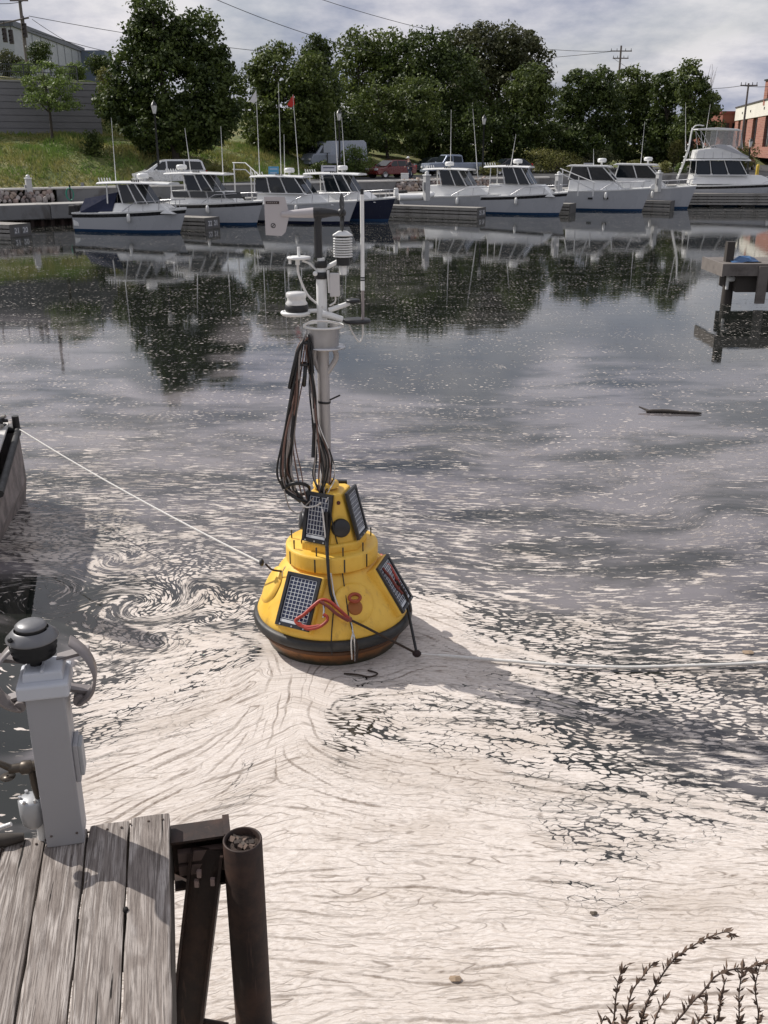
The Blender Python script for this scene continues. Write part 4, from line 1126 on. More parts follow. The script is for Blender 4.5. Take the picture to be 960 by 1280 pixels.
BOAT_BL = mat('navy_hull', (0.012, 0.016, 0.04), 0.2, coat=.4, var=.05); ANTIF = mat('blue_bottom_paint', (0.012, 0.05, 0.12), 0.5); TEAL = mat('teal_bottom_paint', (0.01, 0.10, 0.12), 0.5)
STRIPE = mat('black_hull_stripe', (0.015, 0.015, 0.017), 0.3); CANVAS = mat('navy_canvas', (0.015, 0.02, 0.05), 0.9, bump=.3)
CLEARV = mat('clear_vinyl', (0.45, 0.45, 0.44), 0.15, alpha=0.45)
HULLGREY = mat('shaded_white_hull', (0.45, 0.46, 0.48), 0.3, coat=.15, var=.04, scale=1)  # white hull sides, their shade put into this grey
def loft(secs, closed=False):
    """secs: list of rings of equal length"""
    m = MB(); n = len(secs[0]); vs = [v for s in secs for v in s]; fs = []
    for i in range(len(secs) - 1):
        for k in range(n - 1): fs.append((i * n + k, i * n + k + 1, (i + 1) * n + k + 1, (i + 1) * n + k))
    m.add(vs, fs, True); return m
def boat(label, bow_px, stern_x, head=-27, fb=(.95, 1.35), top=None, stripe=True, hullm=None, stripem=None, bottom=None, style='hardtop', cab=(.2, .7), roof=None,
         roof_z=2.6, coam_z=None, whips=(), radar=None, tarp=False, outboards=2, rails=True, ports=0, trunk_windows=0, flags=(), holders=True, beamf=.33, name='motor_boat', cat='boat', ladder=False):
    bow = P(*bow_px, z=0.0); h = rad(head); d = Vector((math.cos(h), math.sin(h), 0))
    lo, hi = 2.0, 20.0
    for _ in range(40):
        L = (lo + hi) / 2
        if proj(bow - d * L)[0] > stern_x: lo = L
        else: hi = L
    L += 0.45
    o = bow + d * .45 - d * L
    r = thing(name, label, cat, (o.x, o.y, 0), h, 'motor boats moored along the quay')
    B = L * beamf / 2
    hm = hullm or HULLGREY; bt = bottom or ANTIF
    xs = [i / 16 for i in range(17)]
    def hb(u): return B * (0.90 + .1 * math.sin(min(u / .35, 1) * PI / 2)) * (1 - max(0, (u - .45) / .55) ** 2.3)
    def sh(u): return fb[0] + (fb[1] - fb[0]) * u ** 1.6
    def wl(u): return hb(min(1, u * 1.0)) * (.86 - .35 * max(0, u - .4)) if u < 1 else 0
    def sx(u, z): return L * u * (1 - 0.075 * (1 - min(z, fb[1]) / fb[1]) * u * u)     # raked stem
    def strip(z0f, z1f, out=1.0, bulge=0.0):
        m = MB()
        for sg in (1, -1):
            secs = []
            for u in xs:
                z0, z1 = z0f(u), z1f(u); ring = []
                for k in range(4):
                    z = z0 + (z1 - z0) * k / 3; f = max(0, min(1, z / sh(u)))
                    y = (wl(u) * (1 - f) + hb(u) * f) if z >= 0 else wl(u) * (1 + z * .9)
                    ring.append(Vector((sx(u, z), sg * max(0.0, y * out + (0.01 if u < 1 else 0) * 0), z)))
                secs.append(ring)
            l = loft(secs); m.add(l.v, l.f, True)
            # transom
            ring = secs[0]; 
        z0, z1 = z0f(0), z1f(0)
        def yy(z): f = max(0, min(1, z / sh(0))); return (wl(0) * (1 - f) + hb(0) * f) * out
        m.add([(0, -yy(z0), z0), (0, yy(z0), z0), (0, yy(z1), z1), (0, -yy(z1), z1)], [(0, 1, 2, 3)])
        return m
    wz = .16
    sw = .24 if stripe else .06
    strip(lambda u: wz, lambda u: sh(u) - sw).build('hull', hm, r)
    strip(lambda u: -.45, lambda u: wz, 1.0).build('bottom_paint', bt, r)
    strip(lambda u: sh(u) - sw, lambda u: sh(u) - .05, 1.004).build('hull_stripe', (stripem or STRIPE) if stripe else hm, r)
    strip(lambda u: sh(u) - .055, lambda u: sh(u) + .03, 1.03).build('gunwale', WHITE, r)
    # deck
    dk = MB(); deckv = []
    for u in xs: deckv += [Vector((sx(u, 9), -hb(u), sh(u) + .02)), Vector((sx(u, 9), 0, sh(u) + .10)), Vector((sx(u, 9), hb(u), sh(u) + .02))]
    cu = int(cab[0] * 16)
    fs = []
    for i in range(cu, 16):
        for k in range(2): fs.append((i * 3 + k, i * 3 + k + 1, (i + 1) * 3 + k + 1, (i + 1) * 3 + k))
    dk.add(deckv, fs, True); dk.build('foredeck', WHITE, r)
    MB().bbox(.05, L * cab[0] + .1, -B * .85, B * .85, .45, .5).build('cockpit_floor', WHITE_M, r)
    MB().bbox(0.02, .35, -B * .86, B * .86, .3, fb[0]).build('transom_box', WHITE, r, bevel=.03)
    c0, c1 = L * cab[0], L * cab[1]; cw = B * .74; cz = coam_z or (fb[0] + .62); zr = roof_z
    sill = (fb[0] + fb[1]) / 2 - .12
    def cabin(x0, x1, w0, w1, z0, z1, rk=.45, rkb=0.05, m=WHITE, nm='cabin', bev=.04):
        g = MB(); g.add([(x0, -w0, z0), (x1, -w0 * .82, z0), (x1, w0 * .82, z0), (x0, w0, z0), (x0 + rkb, -w1, z1), (x1 - rk, -w1 * .8, z1), (x1 - rk, w1 * .8, z1), (x0 + rkb, w1, z1)],
              [(0, 3, 2, 1), (4, 5, 6, 7), (0, 1, 5, 4), (1, 2, 6, 5), (2, 3, 7, 6), (3, 0, 4, 7)])
        return g.build(nm, m, r, bevel=bev)
    rf0, rf1 = [L * v for v in (roof or (cab[0] - .02, cab[1] - .08))]
    if style in ('hardtop', 'pilothouse', 'flybridge'):
        trunkend = min(L * .93, c1 + L * .22)
        cabin(c0 + .2, trunkend, cw * .95, cw * .8, sill, cz, rk=L * .14, nm='trunk_cabin')
        # glazed house as four walls of panes between white posts
        rk = .75; x0, x1 = c0 + (.15 if style == 'pilothouse' else .35), c1
        zb, zt = cz - .02, zr - .06
        wB, wT = cw * .92, cw * .84
        def pt(u, sgn, z):
            f = (z - zb) / (zt - zb); xe = x1 - rk * f; w = (wB + (wT - wB) * f)
            return Vector((x0 + (xe - x0) * u, sgn * w, z))
        lev = zb + (zt - zb) * .06
        zwt = zt - .04
        divs = [0, .3, .62, .96] if style != 'hardtop' else [0, .36, .70, .96]
        for sg in (-1, 1):
            for a, b in zip(divs[:-1], divs[1:]):
                if style == 'hardtop' and a == 0: continue
                g = MB(); p = [pt(a + .025, sg, lev), pt(b - .02, sg, lev), pt(b - .02, sg, zwt), pt(a + .025, sg, zwt)]
                (g.slab(*p, .02) if sg < 0 else g.slab(*p[::-1], .02)); g.build('window', DKGLASS, r)
            for a in divs:
                g = MB(); p0, p1 = pt(a, sg * 1.004, zb), pt(a, sg * 1.004, zt); g.tube([p0, p1], .035, 6); g.build('window_post', WHITE, r)
            if style != 'hardtop':
                g = MB(); p = [pt(0, sg * .998, zb), pt(1, sg * .998, zb), pt(1, sg * .998, lev + .03), pt(0, sg * .998, lev + .03)]
                (g.slab(*p, .03) if sg < 0 else g.slab(*p[::-1], .03)); g.build('side_panel', WHITE, r)
        for (a, b) in ((-.95, -.05), (.05, .95)):
            g = MB(); g.slab(pt(1, a, lev), pt(1, b, lev), pt(1, b, zwt), pt(1, a, zwt), .02); g.build('windscreen', DKGLASS, r)
        g = MB(); g.tube([pt(1, 0, zb), pt(1, 0, zt)], .03, 6); g.build('window_post', WHITE, r)
        # roof: crowned slab
        rfm = MB(); w = cw * 1.0; n_ = 6; secs = []
        for i in range(n_ + 1):
            u = i / n_; x = rf0 + (rf1 - rf0) * u; ww = w * (1 - .12 * u ** 3) * (.93 if i in (0, n_) else 1)
            zz = zr - .05 * abs(2 * u - 1) ** 2
            secs.append([(x, -ww, zz - .05), (x, -ww * 1.01, zz), (x, -ww * .8, zz + .06), (x, 0, zz + .09), (x, ww * .8, zz + .06), (x, ww * 1.01, zz), (x, ww, zz - .05), (x, 0, zz - .05), (x, -ww, zz - .05)])
        rfm = loft(secs); rfm.add([Vector(v) for v in secs[0][:8]], [tuple(range(8))]); rfm.add([Vector(v) for v in secs[-1][:8]], [tuple(range(8))])
        roofo = rfm.build('hardtop', WHITE, r)
        if holders:
            for k in range(5): MB().cyl((rf0 + .05 + k * .17, -w * .5, zr), (rf0 - .02 + k * .17, -w * .5, zr + .24), .03, .03, 6).build('rod_holder', WHITE_M, roofo)
            for k in range(4): MB().cyl((rf0 + (rf1 - rf0) * .5 + k * .13, -w * .8, zr + .05), (rf0 + (rf1 - rf0) * .5 + k * .13, -w * .8, zr + .16), .035, .035, 6).build('deck_light', BLACK, roofo)
    if style == 'express':
        cabin(c0 + .1, min(L * .93, c1 + L * .12), cw, cw * .82, sill, cz + .05, rk=L * .17, nm='trunk_cabin', bev=.07)
        x0, x1 = c0 + .1, c1
        g = MB(); pr = [(x0, cz), (x1, cz), (x1 - .95, zr - .08), (x0 + .22, zr - .08)]
        g.extrude(pr, -cw * .84, cw * .84); g.build('side_window', DKGLASS, r)
        for sg in (-1, 1):
            for u in (0, .5, 1):
                xb = x0 + (x1 - x0) * u; xt = (x0 + .22) + (x1 - .95 - x0 - .22) * u
                MB().tube([(xb, sg * cw * .85, cz), (xt, sg * cw * .85, zr - .08)], .045, 6).build('window_post', WHITE, r)
        g = MB(); g.extrude([(rf0, zr - .10), (rf1 + .1, zr - .14), (rf1 - .1, zr), (rf0 + .3, zr + .03)], -cw * .95, cw * .95); g.build('hardtop', WHITE, r, bevel=.04)
    if style == 'flybridge':
        fz = zr + .08
        g = MB(); g.extrude([(rf0 + .5, fz), (rf1 - .1, fz), (rf1 - 1.7, fz + 1.0), (rf0 + .6, fz + .62)], -cw * .8, cw * .8); g.build('flybridge', WHITE, r, bevel=.06)
        g = MB(); g.extrude([(rf1 - 2.9, fz + .9), (rf1 - .25, fz + .1), (rf1 - .2, fz + .15), (rf1 - 2.2, fz + 1.05)], -cw * .82, cw * .82); g.build('windscreen_panel', mat('grey_panel', (0.5, 0.5, 0.52), .4), r)
        bz = fz + 2.15; bx0, bx1 = rf0 + .4, rf0 + (rf1 - rf0) * .74
        g = MB(); g.extrude([(bx0, bz - .05), (bx1 + .3, bz - .12), (bx1, bz + .02), ((bx0 + bx1) / 2, bz + .12), (bx0 + .1, bz + .05)], -cw * .75, cw * .75); g.build('bimini_top', WHITE, r, bevel=.03)
        for sg in (-1, 1):
            for (xa, xb) in ((bx0 + .3, bx0 + .6), (bx0 + .3, bx0 + 1.3), ((bx0 + bx1) / 2, (bx0 + bx1) / 2 - .1), (bx1 + .2, bx1 + .5)):
                MB().tube([(xa, sg * cw * .74, bz - .1), (xb, sg * cw * .78, fz + .7)], .025, 6).build('bimini_frame', ALU, r)
            g = MB(); g.add([(bx0 + 1.2, sg * cw * .77, fz + .8), (bx1 + .5, sg * cw * .77, fz + .8), (bx1 + .2, sg * cw * .745, bz - .12), (bx0 + 1.1, sg * cw * .745, bz - .12)], [(0, 1, 2, 3)]); g.build('vinyl_curtain', CLEARV, r)
            for k in range(6):
                MB().tube([(c0 + .2 + k * .7, sg * cw * .8, fz), (c0 + .2 + k * .7, sg * cw * .8, fz + .5)], .02, 5).build('rail_post', ALU, r)
        g = MB(); g.tube(bez([(rf0 - .7, -cw * .8, cz - .3), (rf0 - .1, -cw * .8, fz + .5), (rf0 + .1, -cw * .8, bz + .1), (rf0 + .9, -cw * .8, bz + .25)], 6), .05, 6)
        g.tube(bez([(rf0 - .7, -cw * .4, cz - .3), (rf0 - .1, -cw * .4, fz + .5), (rf0 + .1, -cw * .4, bz + .1)], 6), .04, 6)
        for k in range(6):
            f = k / 6; g.tube([(rf0 - .6 + f * .6, -cw * .8, cz + f * 2.7), (rf0 - .6 + f * .6, -cw * .4, cz + f * 2.7)], .05, 6)
        g.build('ladder', WHITE_M, r)
    if trunk_windows:
        z0, z1 = fb[0] + .42, cz - .03; u0 = c0 + .4; wdt = (L * .86 - u0) / trunk_windows
        for k in range(trunk_windows):
            xa = u0 + k * wdt; f = lambda x: cw * (.95 - .14 * (x - c0) / (L * .8)) + .03
            g = MB(); p = [(xa + .08, -f(xa), z0), (xa + wdt - .02, -f(xa + wdt), z0), (xa + wdt - .2, -f(xa + wdt) + .07, z1), (xa - .04, -f(xa) + .07, z1)]
            g.slab(*p, .03); g.build('trunk_window', DKGLASS, r)
    for k in range(ports):
        x = L * (.38 + .17 * k); g = MB(); u = x / L
        y = -(wl(u) * .35 + hb(u) * .65) - .02; g.box((x, y + .02, sh(u) * .62), (.34, .05, .13)); g.build('porthole', BLACK, r)
    if rails:
        g = MB(); pts = []
        for i in range(9):
            u = .5 + .5 * i / 8; pts.append(Vector((sx(u, 9) - .08, -hb(min(u, .985)) * .93, sh(u) + .5 * min(1, i / 2 + .1))))
        pts2 = [Vector((p.x, -p.y, p.z)) for p in pts][::-1]
        g.tube(pts + pts2, .022, 5)
        for i in range(1, 9, 2):
            for sg in (1, -1): p = pts[i]; g.tube([(p.x - .06, p.y * sg, p.z - .48), (p.x, p.y * sg, p.z)], .018, 5)
        g.build('bow_rail', ALU, r)
    if radar is not None:
        xr = radar * L
        g = MB(); g.cyl((xr, 0, zr), (xr, 0, zr + .22), .08, .08, 8); st_ = g.build('radar_mount', WHITE_M, r)
        MB().lathe([(0, .2), (.28, .2), (.33, .26), (.33, .40), (.27, .47), (0, .49)], (xr, 0, zr), 16).build('radar_dome', WHITE, st_)
    if tarp:
        MB().add([(.3, -B * .7, fb[0]), (c0 + .6, -B * .7, fb[0] + .1), (c0 + .9, -B * .5, zr - .5), (.6, -B * .4, fb[0] + .75), (.3, B * .7, fb[0]), (c0 + .6, B * .7, fb[0] + .1), (c0 + .9, B * .5, zr - .5), (.6, B * .4, fb[0] + .75)],
                 [(0, 1, 2, 3), (4, 7, 6, 5), (3, 2, 6, 7), (0, 3, 7, 4)]).build('canvas_cover', CANVAS, r)
    for k in range(outboards):
        y = (k - (outboards - 1) / 2) * .6
        ob = MB().box((-.32, y, fb[0] + .12), (.5, .36, .55), taper=(.8, .8)).build('outboard_motor', BLACK, r, bevel=.07)
        MB().box((-.28, y, fb[0] - .5), (.22, .14, .8)).build('motor_leg', GREY, ob)
    g = MB(); 
    g.cyl((L * .3, B * .95, fb[0] + .02), (L * .3, B * .95, fb[0] + .12), .05); g.cyl((L * .08, -hb(.08) * .95, sh(.08)), (L * .08, -hb(.08) * .95, sh(.08) + .1), .05); g.cyl((L * .9, 0, fb[1]), (L * .9, 0, fb[1] + .2), .05); g.build('cleat', ALU, r)
    fd = MB(); fd.lathe([(0, -.25), (.07, -.22), (.1, -.1), (.1, .1), (.07, .22), (0, .25)], (L * .55, -hb(.55) * 1.06, fb[0] * .8), 10); fd.build('fender', WHITE_M, r)
    inv = root_matrix(r).inverted()
    for (xb, yb, xt, yt) in whips:
        sc_Y = (o + d * L * .4).y
        a = inv @ P(xb, yb, Y=sc_Y); b = inv @ P(xt, yt, Y=sc_Y)
        g = MB(); g.tube([a - (b - a) * 0.1, a.lerp(b, .3), b], [.032, .024, .010], 6); g.build('whip_antenna', WHITE_M, r)
    for (xb, yb, c_, nm) in flags:
        sc_Y = (o + d * L * .4).y; p = inv @ P(xb, yb, Y=sc_Y)
        hh = inv.to_3x3() @ Vector((-.42, 0, -.35)); v2 = inv.to_3x3() @ Vector((.05, 0, -.55))
        m_ = MB(); q = [p, p + hh * .5 + Vector((0, .06, -.05)), p + hh + Vector((0, 0, -.25)), p + v2 + hh * .5, p + v2]
        m_.add(q + [x_ + Vector((0, .012, 0)) for x_ in q], [(0, 1, 2, 3, 4), (9, 8, 7, 6, 5)]); m_.build('flag', mat(nm, c_, .8), r)
    return r
boat('white fishing boat with black sheer stripe and navy canvas, leftmost in the row', (226, 291), 104, -16, fb=(1.0, 1.28), style='hardtop', cab=(.28, .72), roof=(.24, .90), roof_z=2.62, coam_z=1.55,
     whips=[(147, 256, 139, 147)], tarp=True, radar=.62)
boat('white cabin boat with four dark trunk windows behind the leftmost boat', (322, 281.5), 205, -20, fb=(1.15, 1.40), style='hardtop', cab=(.12, .60), roof=(.10, .68), roof_z=2.95, coam_z=1.95,
     whips=[(238, 212, 231, 160), (279, 222, 276, 158)], radar=.22, trunk_windows=4, outboards=1)
boat('white pilothouse boat with three whip antennas and a red flag', (438, 280), 306, -20, fb=(1.1, 1.35), style='pilothouse', cab=(.14, .62), roof=(.12, .58), roof_z=2.75, coam_z=1.75, stripe=False, bottom=BOAT_BL,
     whips=[(325, 227, 320, 112), (352, 240, 348, 103), (356, 228, 355, 168), (374, 222, 366, 118)], radar=.42, flags=[(367, 118, (0.5, 0.03, 0.02), 'red_flag_cloth'), (320, 113, (0.7, 0.68, 0.66), 'white_flag_cloth')])
boat('white boat with a navy blue bow beside the empty pier', (486, 277), 378, -24, fb=(1.1, 1.45), hullm=BOAT_BL, style='hardtop', cab=(.10, .62), roof=(.08, .66), roof_z=2.85, coam_z=1.75,
     whips=[(423, 226, 418, 140), (432, 226, 427, 146)], radar=.45, stripem=BOAT_BL, outboards=2)
boat('white boat with a teal waterline moored behind the numbered long pier', (636, 267.5), 508, -27, fb=(1.05, 1.4), style='hardtop', cab=(.20, .62), roof=(.20, .60), roof_z=2.95, coam_z=1.85, stripe=False, bottom=TEAL,
     whips=[(563, 216, 564, 137), (597, 218, 591, 136)], radar=.40)
boat('white boat with a black bow stripe right of the teal bottomed boat', (700, 269), 583, -24, fb=(1.15, 1.5), style='hardtop', cab=(.22, .68), roof=(.20, .64), roof_z=3.15, coam_z=2.0,
     whips=[(637, 216, 645, 168)], radar=.50)
boat('white express cruiser with two portholes in its hull', (803, 264), 698, -22, fb=(1.35, 1.6), style='express', cab=(.10, .62), roof=(.08, .55), roof_z=3.15, coam_z=2.15, stripe=False, ports=2, outboards=0,
     whips=[(742, 220, 742, 186)], radar=.45)
boat('white boat with a slanting antenna behind the express cruiser', (860, 261), 755, -22, fb=(1.3, 1.65), style='express', cab=(.10, .60), roof=(.08, .55), roof_z=3.2, coam_z=2.2, stripe=False, outboards=0,
     whips=[(798, 235, 806, 152)], radar=.45)
boat('large white flybridge cruiser with bimini top, rightmost in the row', (1035, 257), 846, -6, fb=(1.5, 2.0), style='flybridge', cab=(.05, .42), roof=(.03, .42), roof_z=3.45, coam_z=2.3, stripe=True, holders=False, beamf=.30, outboards=0,
     whips=[(857, 182, 857, 128), (880, 180, 888, 130)], name='flybridge_boat')
# small inflatable tender and jet ski like hull on the quay edge left of the fourth pier
td = thing('dinghy', 'small white inflatable dinghy on the quay left of the grey marina post', 'dinghy', P(516, 250, z=DECK_Z + .05), rad(20))
pts = bez([(-1.1, -.45, .2), (.6, -.45, .2), (1.3, 0, .32), (.6, .45, .2), (-1.1, .45, .2)], 8)
MB().tube(pts, .19, 8).build('inflatable_tube', WHITE, td); MB().bbox(-1, 1, -.35, .35, .02, .08).build('floor', GREY, td)
MB().box((-1.15, 0, .5), (.3, .3, .5), taper=(.8, .8)).build('outboard_motor', WHITE_M, td, bevel=.05)
# white marina posts on the quay
def marina_post(label, px, pyb, h=1.35, w=.34):
    p = P(px, pyb, z=DECK_Z + .03)
    r = thing('marina_post', label, 'post', p, QA, 'marina power posts')
    MB().bbox(-w / 2, w / 2, -w / 2, w / 2, 0, h).build('shaft', mat('grey_post', (0.50, 0.50, 0.49), .6, dirt=(.2, .2, .19)), r, bevel=.02)
    MB().box((0, 0, h + .04), (w * 1.2, w * 1.2, .08)).build('cap', WHITE, r, bevel=.02)
    MB().lathe([(.13, 0), (.13, .12), (.05, .18), (0, .19)], (0, 0, h + .08), 12).build('lamp', LAMPG, r)
    MB().bbox(-w / 2 - .1, -w / 2, -.1, .1, h * .45, h * .75).build('socket_box', GREY, r)
marina_post('white capped marina post standing on the quay at the left', 38.5, 252.5)
marina_post('grey marina post at the landward end of the numbered long pier', 533, 251, h=1.5)
marina_post('white marina post right of the black striped boat', 697, 245, h=1.35)
marina_post('marina post between the express cruiser and the flybridge cruiser', 822, 240, h=1.3)
# hose hanger with green hose
hp = P(89, 252, z=DECK_Z + .03)
hr = thing('hose_stand', 'thin post with a coiled green hose on the left quay', 'hose stand', hp, 0)
MB().cyl((0, 0, 0), (0, 0, 1.0), .05, .05, 8).build('post', BLACK, hr)
mh = MB()
for k in range(5): mh.tube([(.2 * math.sin(a) * (1 + .06 * k), -.08 - .01 * k, .45 + .36 * math.cos(a)) for a in np.linspace(0, 2 * PI, 18)], .022, 5)
mh.build('green_hose', mat('green_hose', (0.02, 0.22, 0.15), .5), hr)
hp = P(105, 249, z=DECK_Z + .03)
hr = thing('quay_post', 'thin dark post right of the green hose', 'post', hp, 0)
MB().cyl((0, 0, 0), (0, 0, .8), .05, .05, 8).build('post', BLACK, hr); MB().box((0, 0, .9), (.16, .16, .25)).build('box', GREY, hr)
# gangway hand rails between second and third boat
gr = P(312, 252, z=DECK_Z)
g_ = thing('gangway_rail', 'white pipe handrail of the gangway right of the second boat', 'handrail', gr, rad(-30))
mm = MB()
for dz in (0, .5): mm.tube([(-1.2, 0, 1.9 + dz * .8), (-.2, 0, 1.9 + dz * .8), (1.6, 0, 0.55 + dz)], .035, 6)
mm.build('handrail', WHITE_M, g_)
for x, h1, h0 in ((-1.1, 2.3, 0), (.2, 2.0, 0), (1.5, 1.1, -.2)): MB().cyl((x, 0, h0), (x, 0, h1), .04).build('rail_post', WHITE_M, g_)
gr = P(722, 245, z=DECK_Z)
g_ = thing('gangway_rail', 'white pipe handrail of the gangway beside the express cruiser stern', 'handrail', gr, rad(-30))
mm = MB()
for dz in (0, .5): mm.tube([(-1.4, 0, 1.5 + dz * .6), (1.2, 0, 0.4 + dz)], .035, 6)
mm.build('handrail', WHITE_M, g_)
for x, h1 in ((-1.2, 1.7), (0, 1.3), (1.1, .9)): MB().cyl((x, 0, 0), (x, 0, h1), .04).build('rail_post', WHITE_M, g_)

# ------------------------------------------------------------------ signs
def board_sign(label, px, py, w, h, Y, col, tilt=.25, lines=3, txtcol=(0.05, 0.06, 0.1), posts=2):
    c = P(px, py, Y=Y); sc = FOCAL / (Y * CT + (CAM_H - c.z) * ST); W, H = w / sc, h / sc; g = ground_z(c)
    r = thing('information_sign', label, 'sign', (c.x, c.y, g), 0)
    b = MB().box((0, 0, 0), (W, .05, H), Matrix.Rotation(-tilt, 3, 'X')); b.v = [v + Vector((0, 0, c.z - g)) for v in b.v]
    bo = b.build('board', mat('sign_' + label.split()[0], col, .4, var=.03), r)
    for k in range(posts): x = (-.4 + .8 * k) * W; MB().cyl((x, .06, 0), (x, .06, c.z - g), .04).build('post', LAMPB, r)
    m = MB()
    for k in range(lines):
        z = (.32 - .28 * k) * H; m.box((0, -.03, z), (W * (.75 - .12 * k), .012, H * .07), None)
    m.v = [Matrix.Rotation(-tilt, 3, 'X') @ v + Vector((0, 0, c.z - g)) for v in m.v]
    m.build('print', mat('print_' + label.split()[0], txtcol, .5), bo)
board_sign('blue information board on the promenade above the third boat', 342, 217, 13, 17, 74, (0.10, 0.35, 0.55), txtcol=(.5, .6, .7))
board_sign('white information board with dark printing above the pilothouse boat', 411, 215, 19, 16, 76, (0.55, 0.55, 0.58))
board_sign('grey slatted panel on the promenade above the express cruiser', 736, 210, 13, 12, 92, (0.5, 0.5, 0.5), txtcol=(.12, .12, .12))
c = P(409, 185, Y=82); g = ground_z(c)
r = thing('traffic_sign', 'narrow road sign on a dark pole above the white information board', 'sign', (c.x, c.y, g))
MB().cyl((0, 0, 0), (0, 0, c.z - g + .3), .05).build('pole', LAMPB, r); MB().bbox(-.28, .28, -.07, -.05, c.z - g - .35, c.z - g + .35).build('plate', mat('back_of_sign', (.35, .38, .42), .5), r)
bp = P(944, 235, Y=90)
r = thing('bollard', 'short yellow bollard on the ramp behind the flybridge cruiser', 'bollard', (bp.x, bp.y, ground_z(bp)))
MB().lathe([(.14, 0), (.14, .9), (.11, 1.0), (0, 1.03)], n=12).build('body', mat('yellow_paint', (.6, .42, .05), .5), r)

# ------------------------------------------------------------------ cars
TYRE = mat('tyre', (0.02, 0.02, 0.02), .9); RIM = mat('wheel_rim', (.5, .5, .5), .35, metal=.8)
def car(name, label, cat, px, py, Y, rz, prof, glass, width, paint, wheels, length, group='vehicles parked behind the quay'):
    c = P(px, py, Y=Y); g = ground_z(c) + .015
    r = thing(name, label, cat, (c.x, c.y, g), rz, group)
    W = width / 2
    b = MB(); b.extrude(prof, -W, W); b.build('body', paint, r, bevel=.06)
    # greenhouse: paint shell with tumblehome, glass panes proud of it
    for gl in glass:
        roof = gl['roof']; n = len(roof); z0 = min(p[1] for p in roof); z1 = max(p[1] for p in roof)
        g2 = MB(); lf, rt = [], []
        for (x, z) in roof:
            k = W * (.97 - .20 * (z - z0) / (z1 - z0)); lf.append((x, -k, z)); rt.append((x, k, z))
        g2.add(lf + rt, [tuple(range(n)), tuple(range(n, 2 * n))[::-1]] + [(i, n + i, n + (i + 1) % n, (i + 1) % n) for i in range(n)])
        g2.build('roof', paint, r, bevel=.04)
        for pane in gl['panes']:
            for sg in (-1, 1):
                q = [Vector((x, sg * (W * (.97 - .20 * (z - z0) / (z1 - z0)) + .012), z)) for x, z in pane]
                m = MB(); m.add(q, [tuple(range(len(q)))]); m.add([v - Vector((0, sg * .02, 0)) for v in q], [tuple(range(len(q)))[::-1]]); m.build('side_window', DKGLASS, r)
        for (a, b_, nm) in gl['screens']:
            m = MB(); k0 = W * (.97 - .20 * (a[1] - z0) / (z1 - z0)) * .92; k1 = W * (.97 - .20 * (b_[1] - z0) / (z1 - z0)) * .92
            dv = Vector((b_[0] - a[0], 0, b_[1] - a[1])).normalized(); nn = Vector((-dv.z, 0, dv.x)); nn = nn if nn.x * (1 if a[0] > 0 else -1) > 0 else -nn
            q = [Vector((a[0], -k0, a[1])), Vector((a[0], k0, a[1])), Vector((b_[0], k1, b_[1])), Vector((b_[0], -k1, b_[1]))]
            q = [v.lerp(sum(q, Vector()) / 4, .06) + nn * .055 for v in q]; m.add(q, [(0, 1, 2, 3)]); m.build(nm, DKGLASS, r)
    for x in wheels:
        for sg in (-1, 1):
            w = MB().lathe([(.02, -.1), (.30, -.1), (.33, -.06), (.33, .08), (.30, .1), (.02, .1)], (x, sg * (W - .1), .33), 18, (0, 1, 0)).build('wheel', TYRE, r)
            MB().lathe([(0, .02), (.2, .0), (.215, .02), (.215, -.02)], (x, sg * (W + .01), .33), 14, (0, sg, 0)).build('rim', RIM, w)
            MB().lathe([(.0, 0), (.40, 0), (.40, .015)], (x, sg * (W - .003), .36), 18, (0, sg, 0)).build('wheel_arch', BLACK, r)
    for sg in (-1, 1):
        MB().box((length / 2 - .03, sg * W * .68, .72), (.12, .38, .16)).build('headlight', mat('headlight_glass', (.7, .7, .7), .15), r, bevel=.02)
        MB().box((-length / 2 + .02, sg * W * .85, .85), (.1, .2, .3)).build('tail_light', mat('red_lens', (.35, .01, .01), .2), r, bevel=.02)
    MB().box((length / 2 - .02, 0, .42), (.2, width * .9, .16)).build('bumper', paint, r, bevel=.03)
    for sg in (-1, 1):
        MB().box((wheels[0] - .45, sg * (W + .1), 1.02), (.12, .2, .14)).build('mirror', paint, r, bevel=.02)
    return r
SILV = mat('silver_paint', (.62, .63, .64), .3, metal=.3, coat=.6, var=.03); RED = mat('dark_red_paint', (.16, .012, .014), .3, coat=.6, var=.04)
BLUEG = mat('blue_grey_paint', (.26, .30, .38), .35, metal=.3, coat=.5, var=.04); DARKP = mat('black_paint', (.02, .02, .025), .3, coat=.5); WHP = mat('white_car_paint', (.30, .33, .38), .3, coat=.5, var=.03)
mv_prof = [(-2.35, .35), (2.3, .30), (2.38, .55), (2.30, .80), (1.55, 1.02), (-2.3, 1.0), (-2.38, .6)]
mv_roof = [(1.62, 1.0), (.62, 1.62), (.2, 1.70), (-1.9, 1.70), (-2.12, 1.6), (-2.32, 1.0)]
mv = dict(roof=mv_roof, panes=[[(1.18, 1.05), (.32, 1.05), (.32, 1.58), (.55, 1.56)], [(.22, 1.05), (-.85, 1.05), (-.85, 1.60), (.22, 1.60)], [(-.95, 1.05), (-2.15, 1.05), (-2.0, 1.55), (-.95, 1.60)]],
          screens=[((1.58, 1.02), (.66, 1.60), 'windscreen'), ((-2.30, 1.06), (-2.13, 1.56), 'rear_window')])
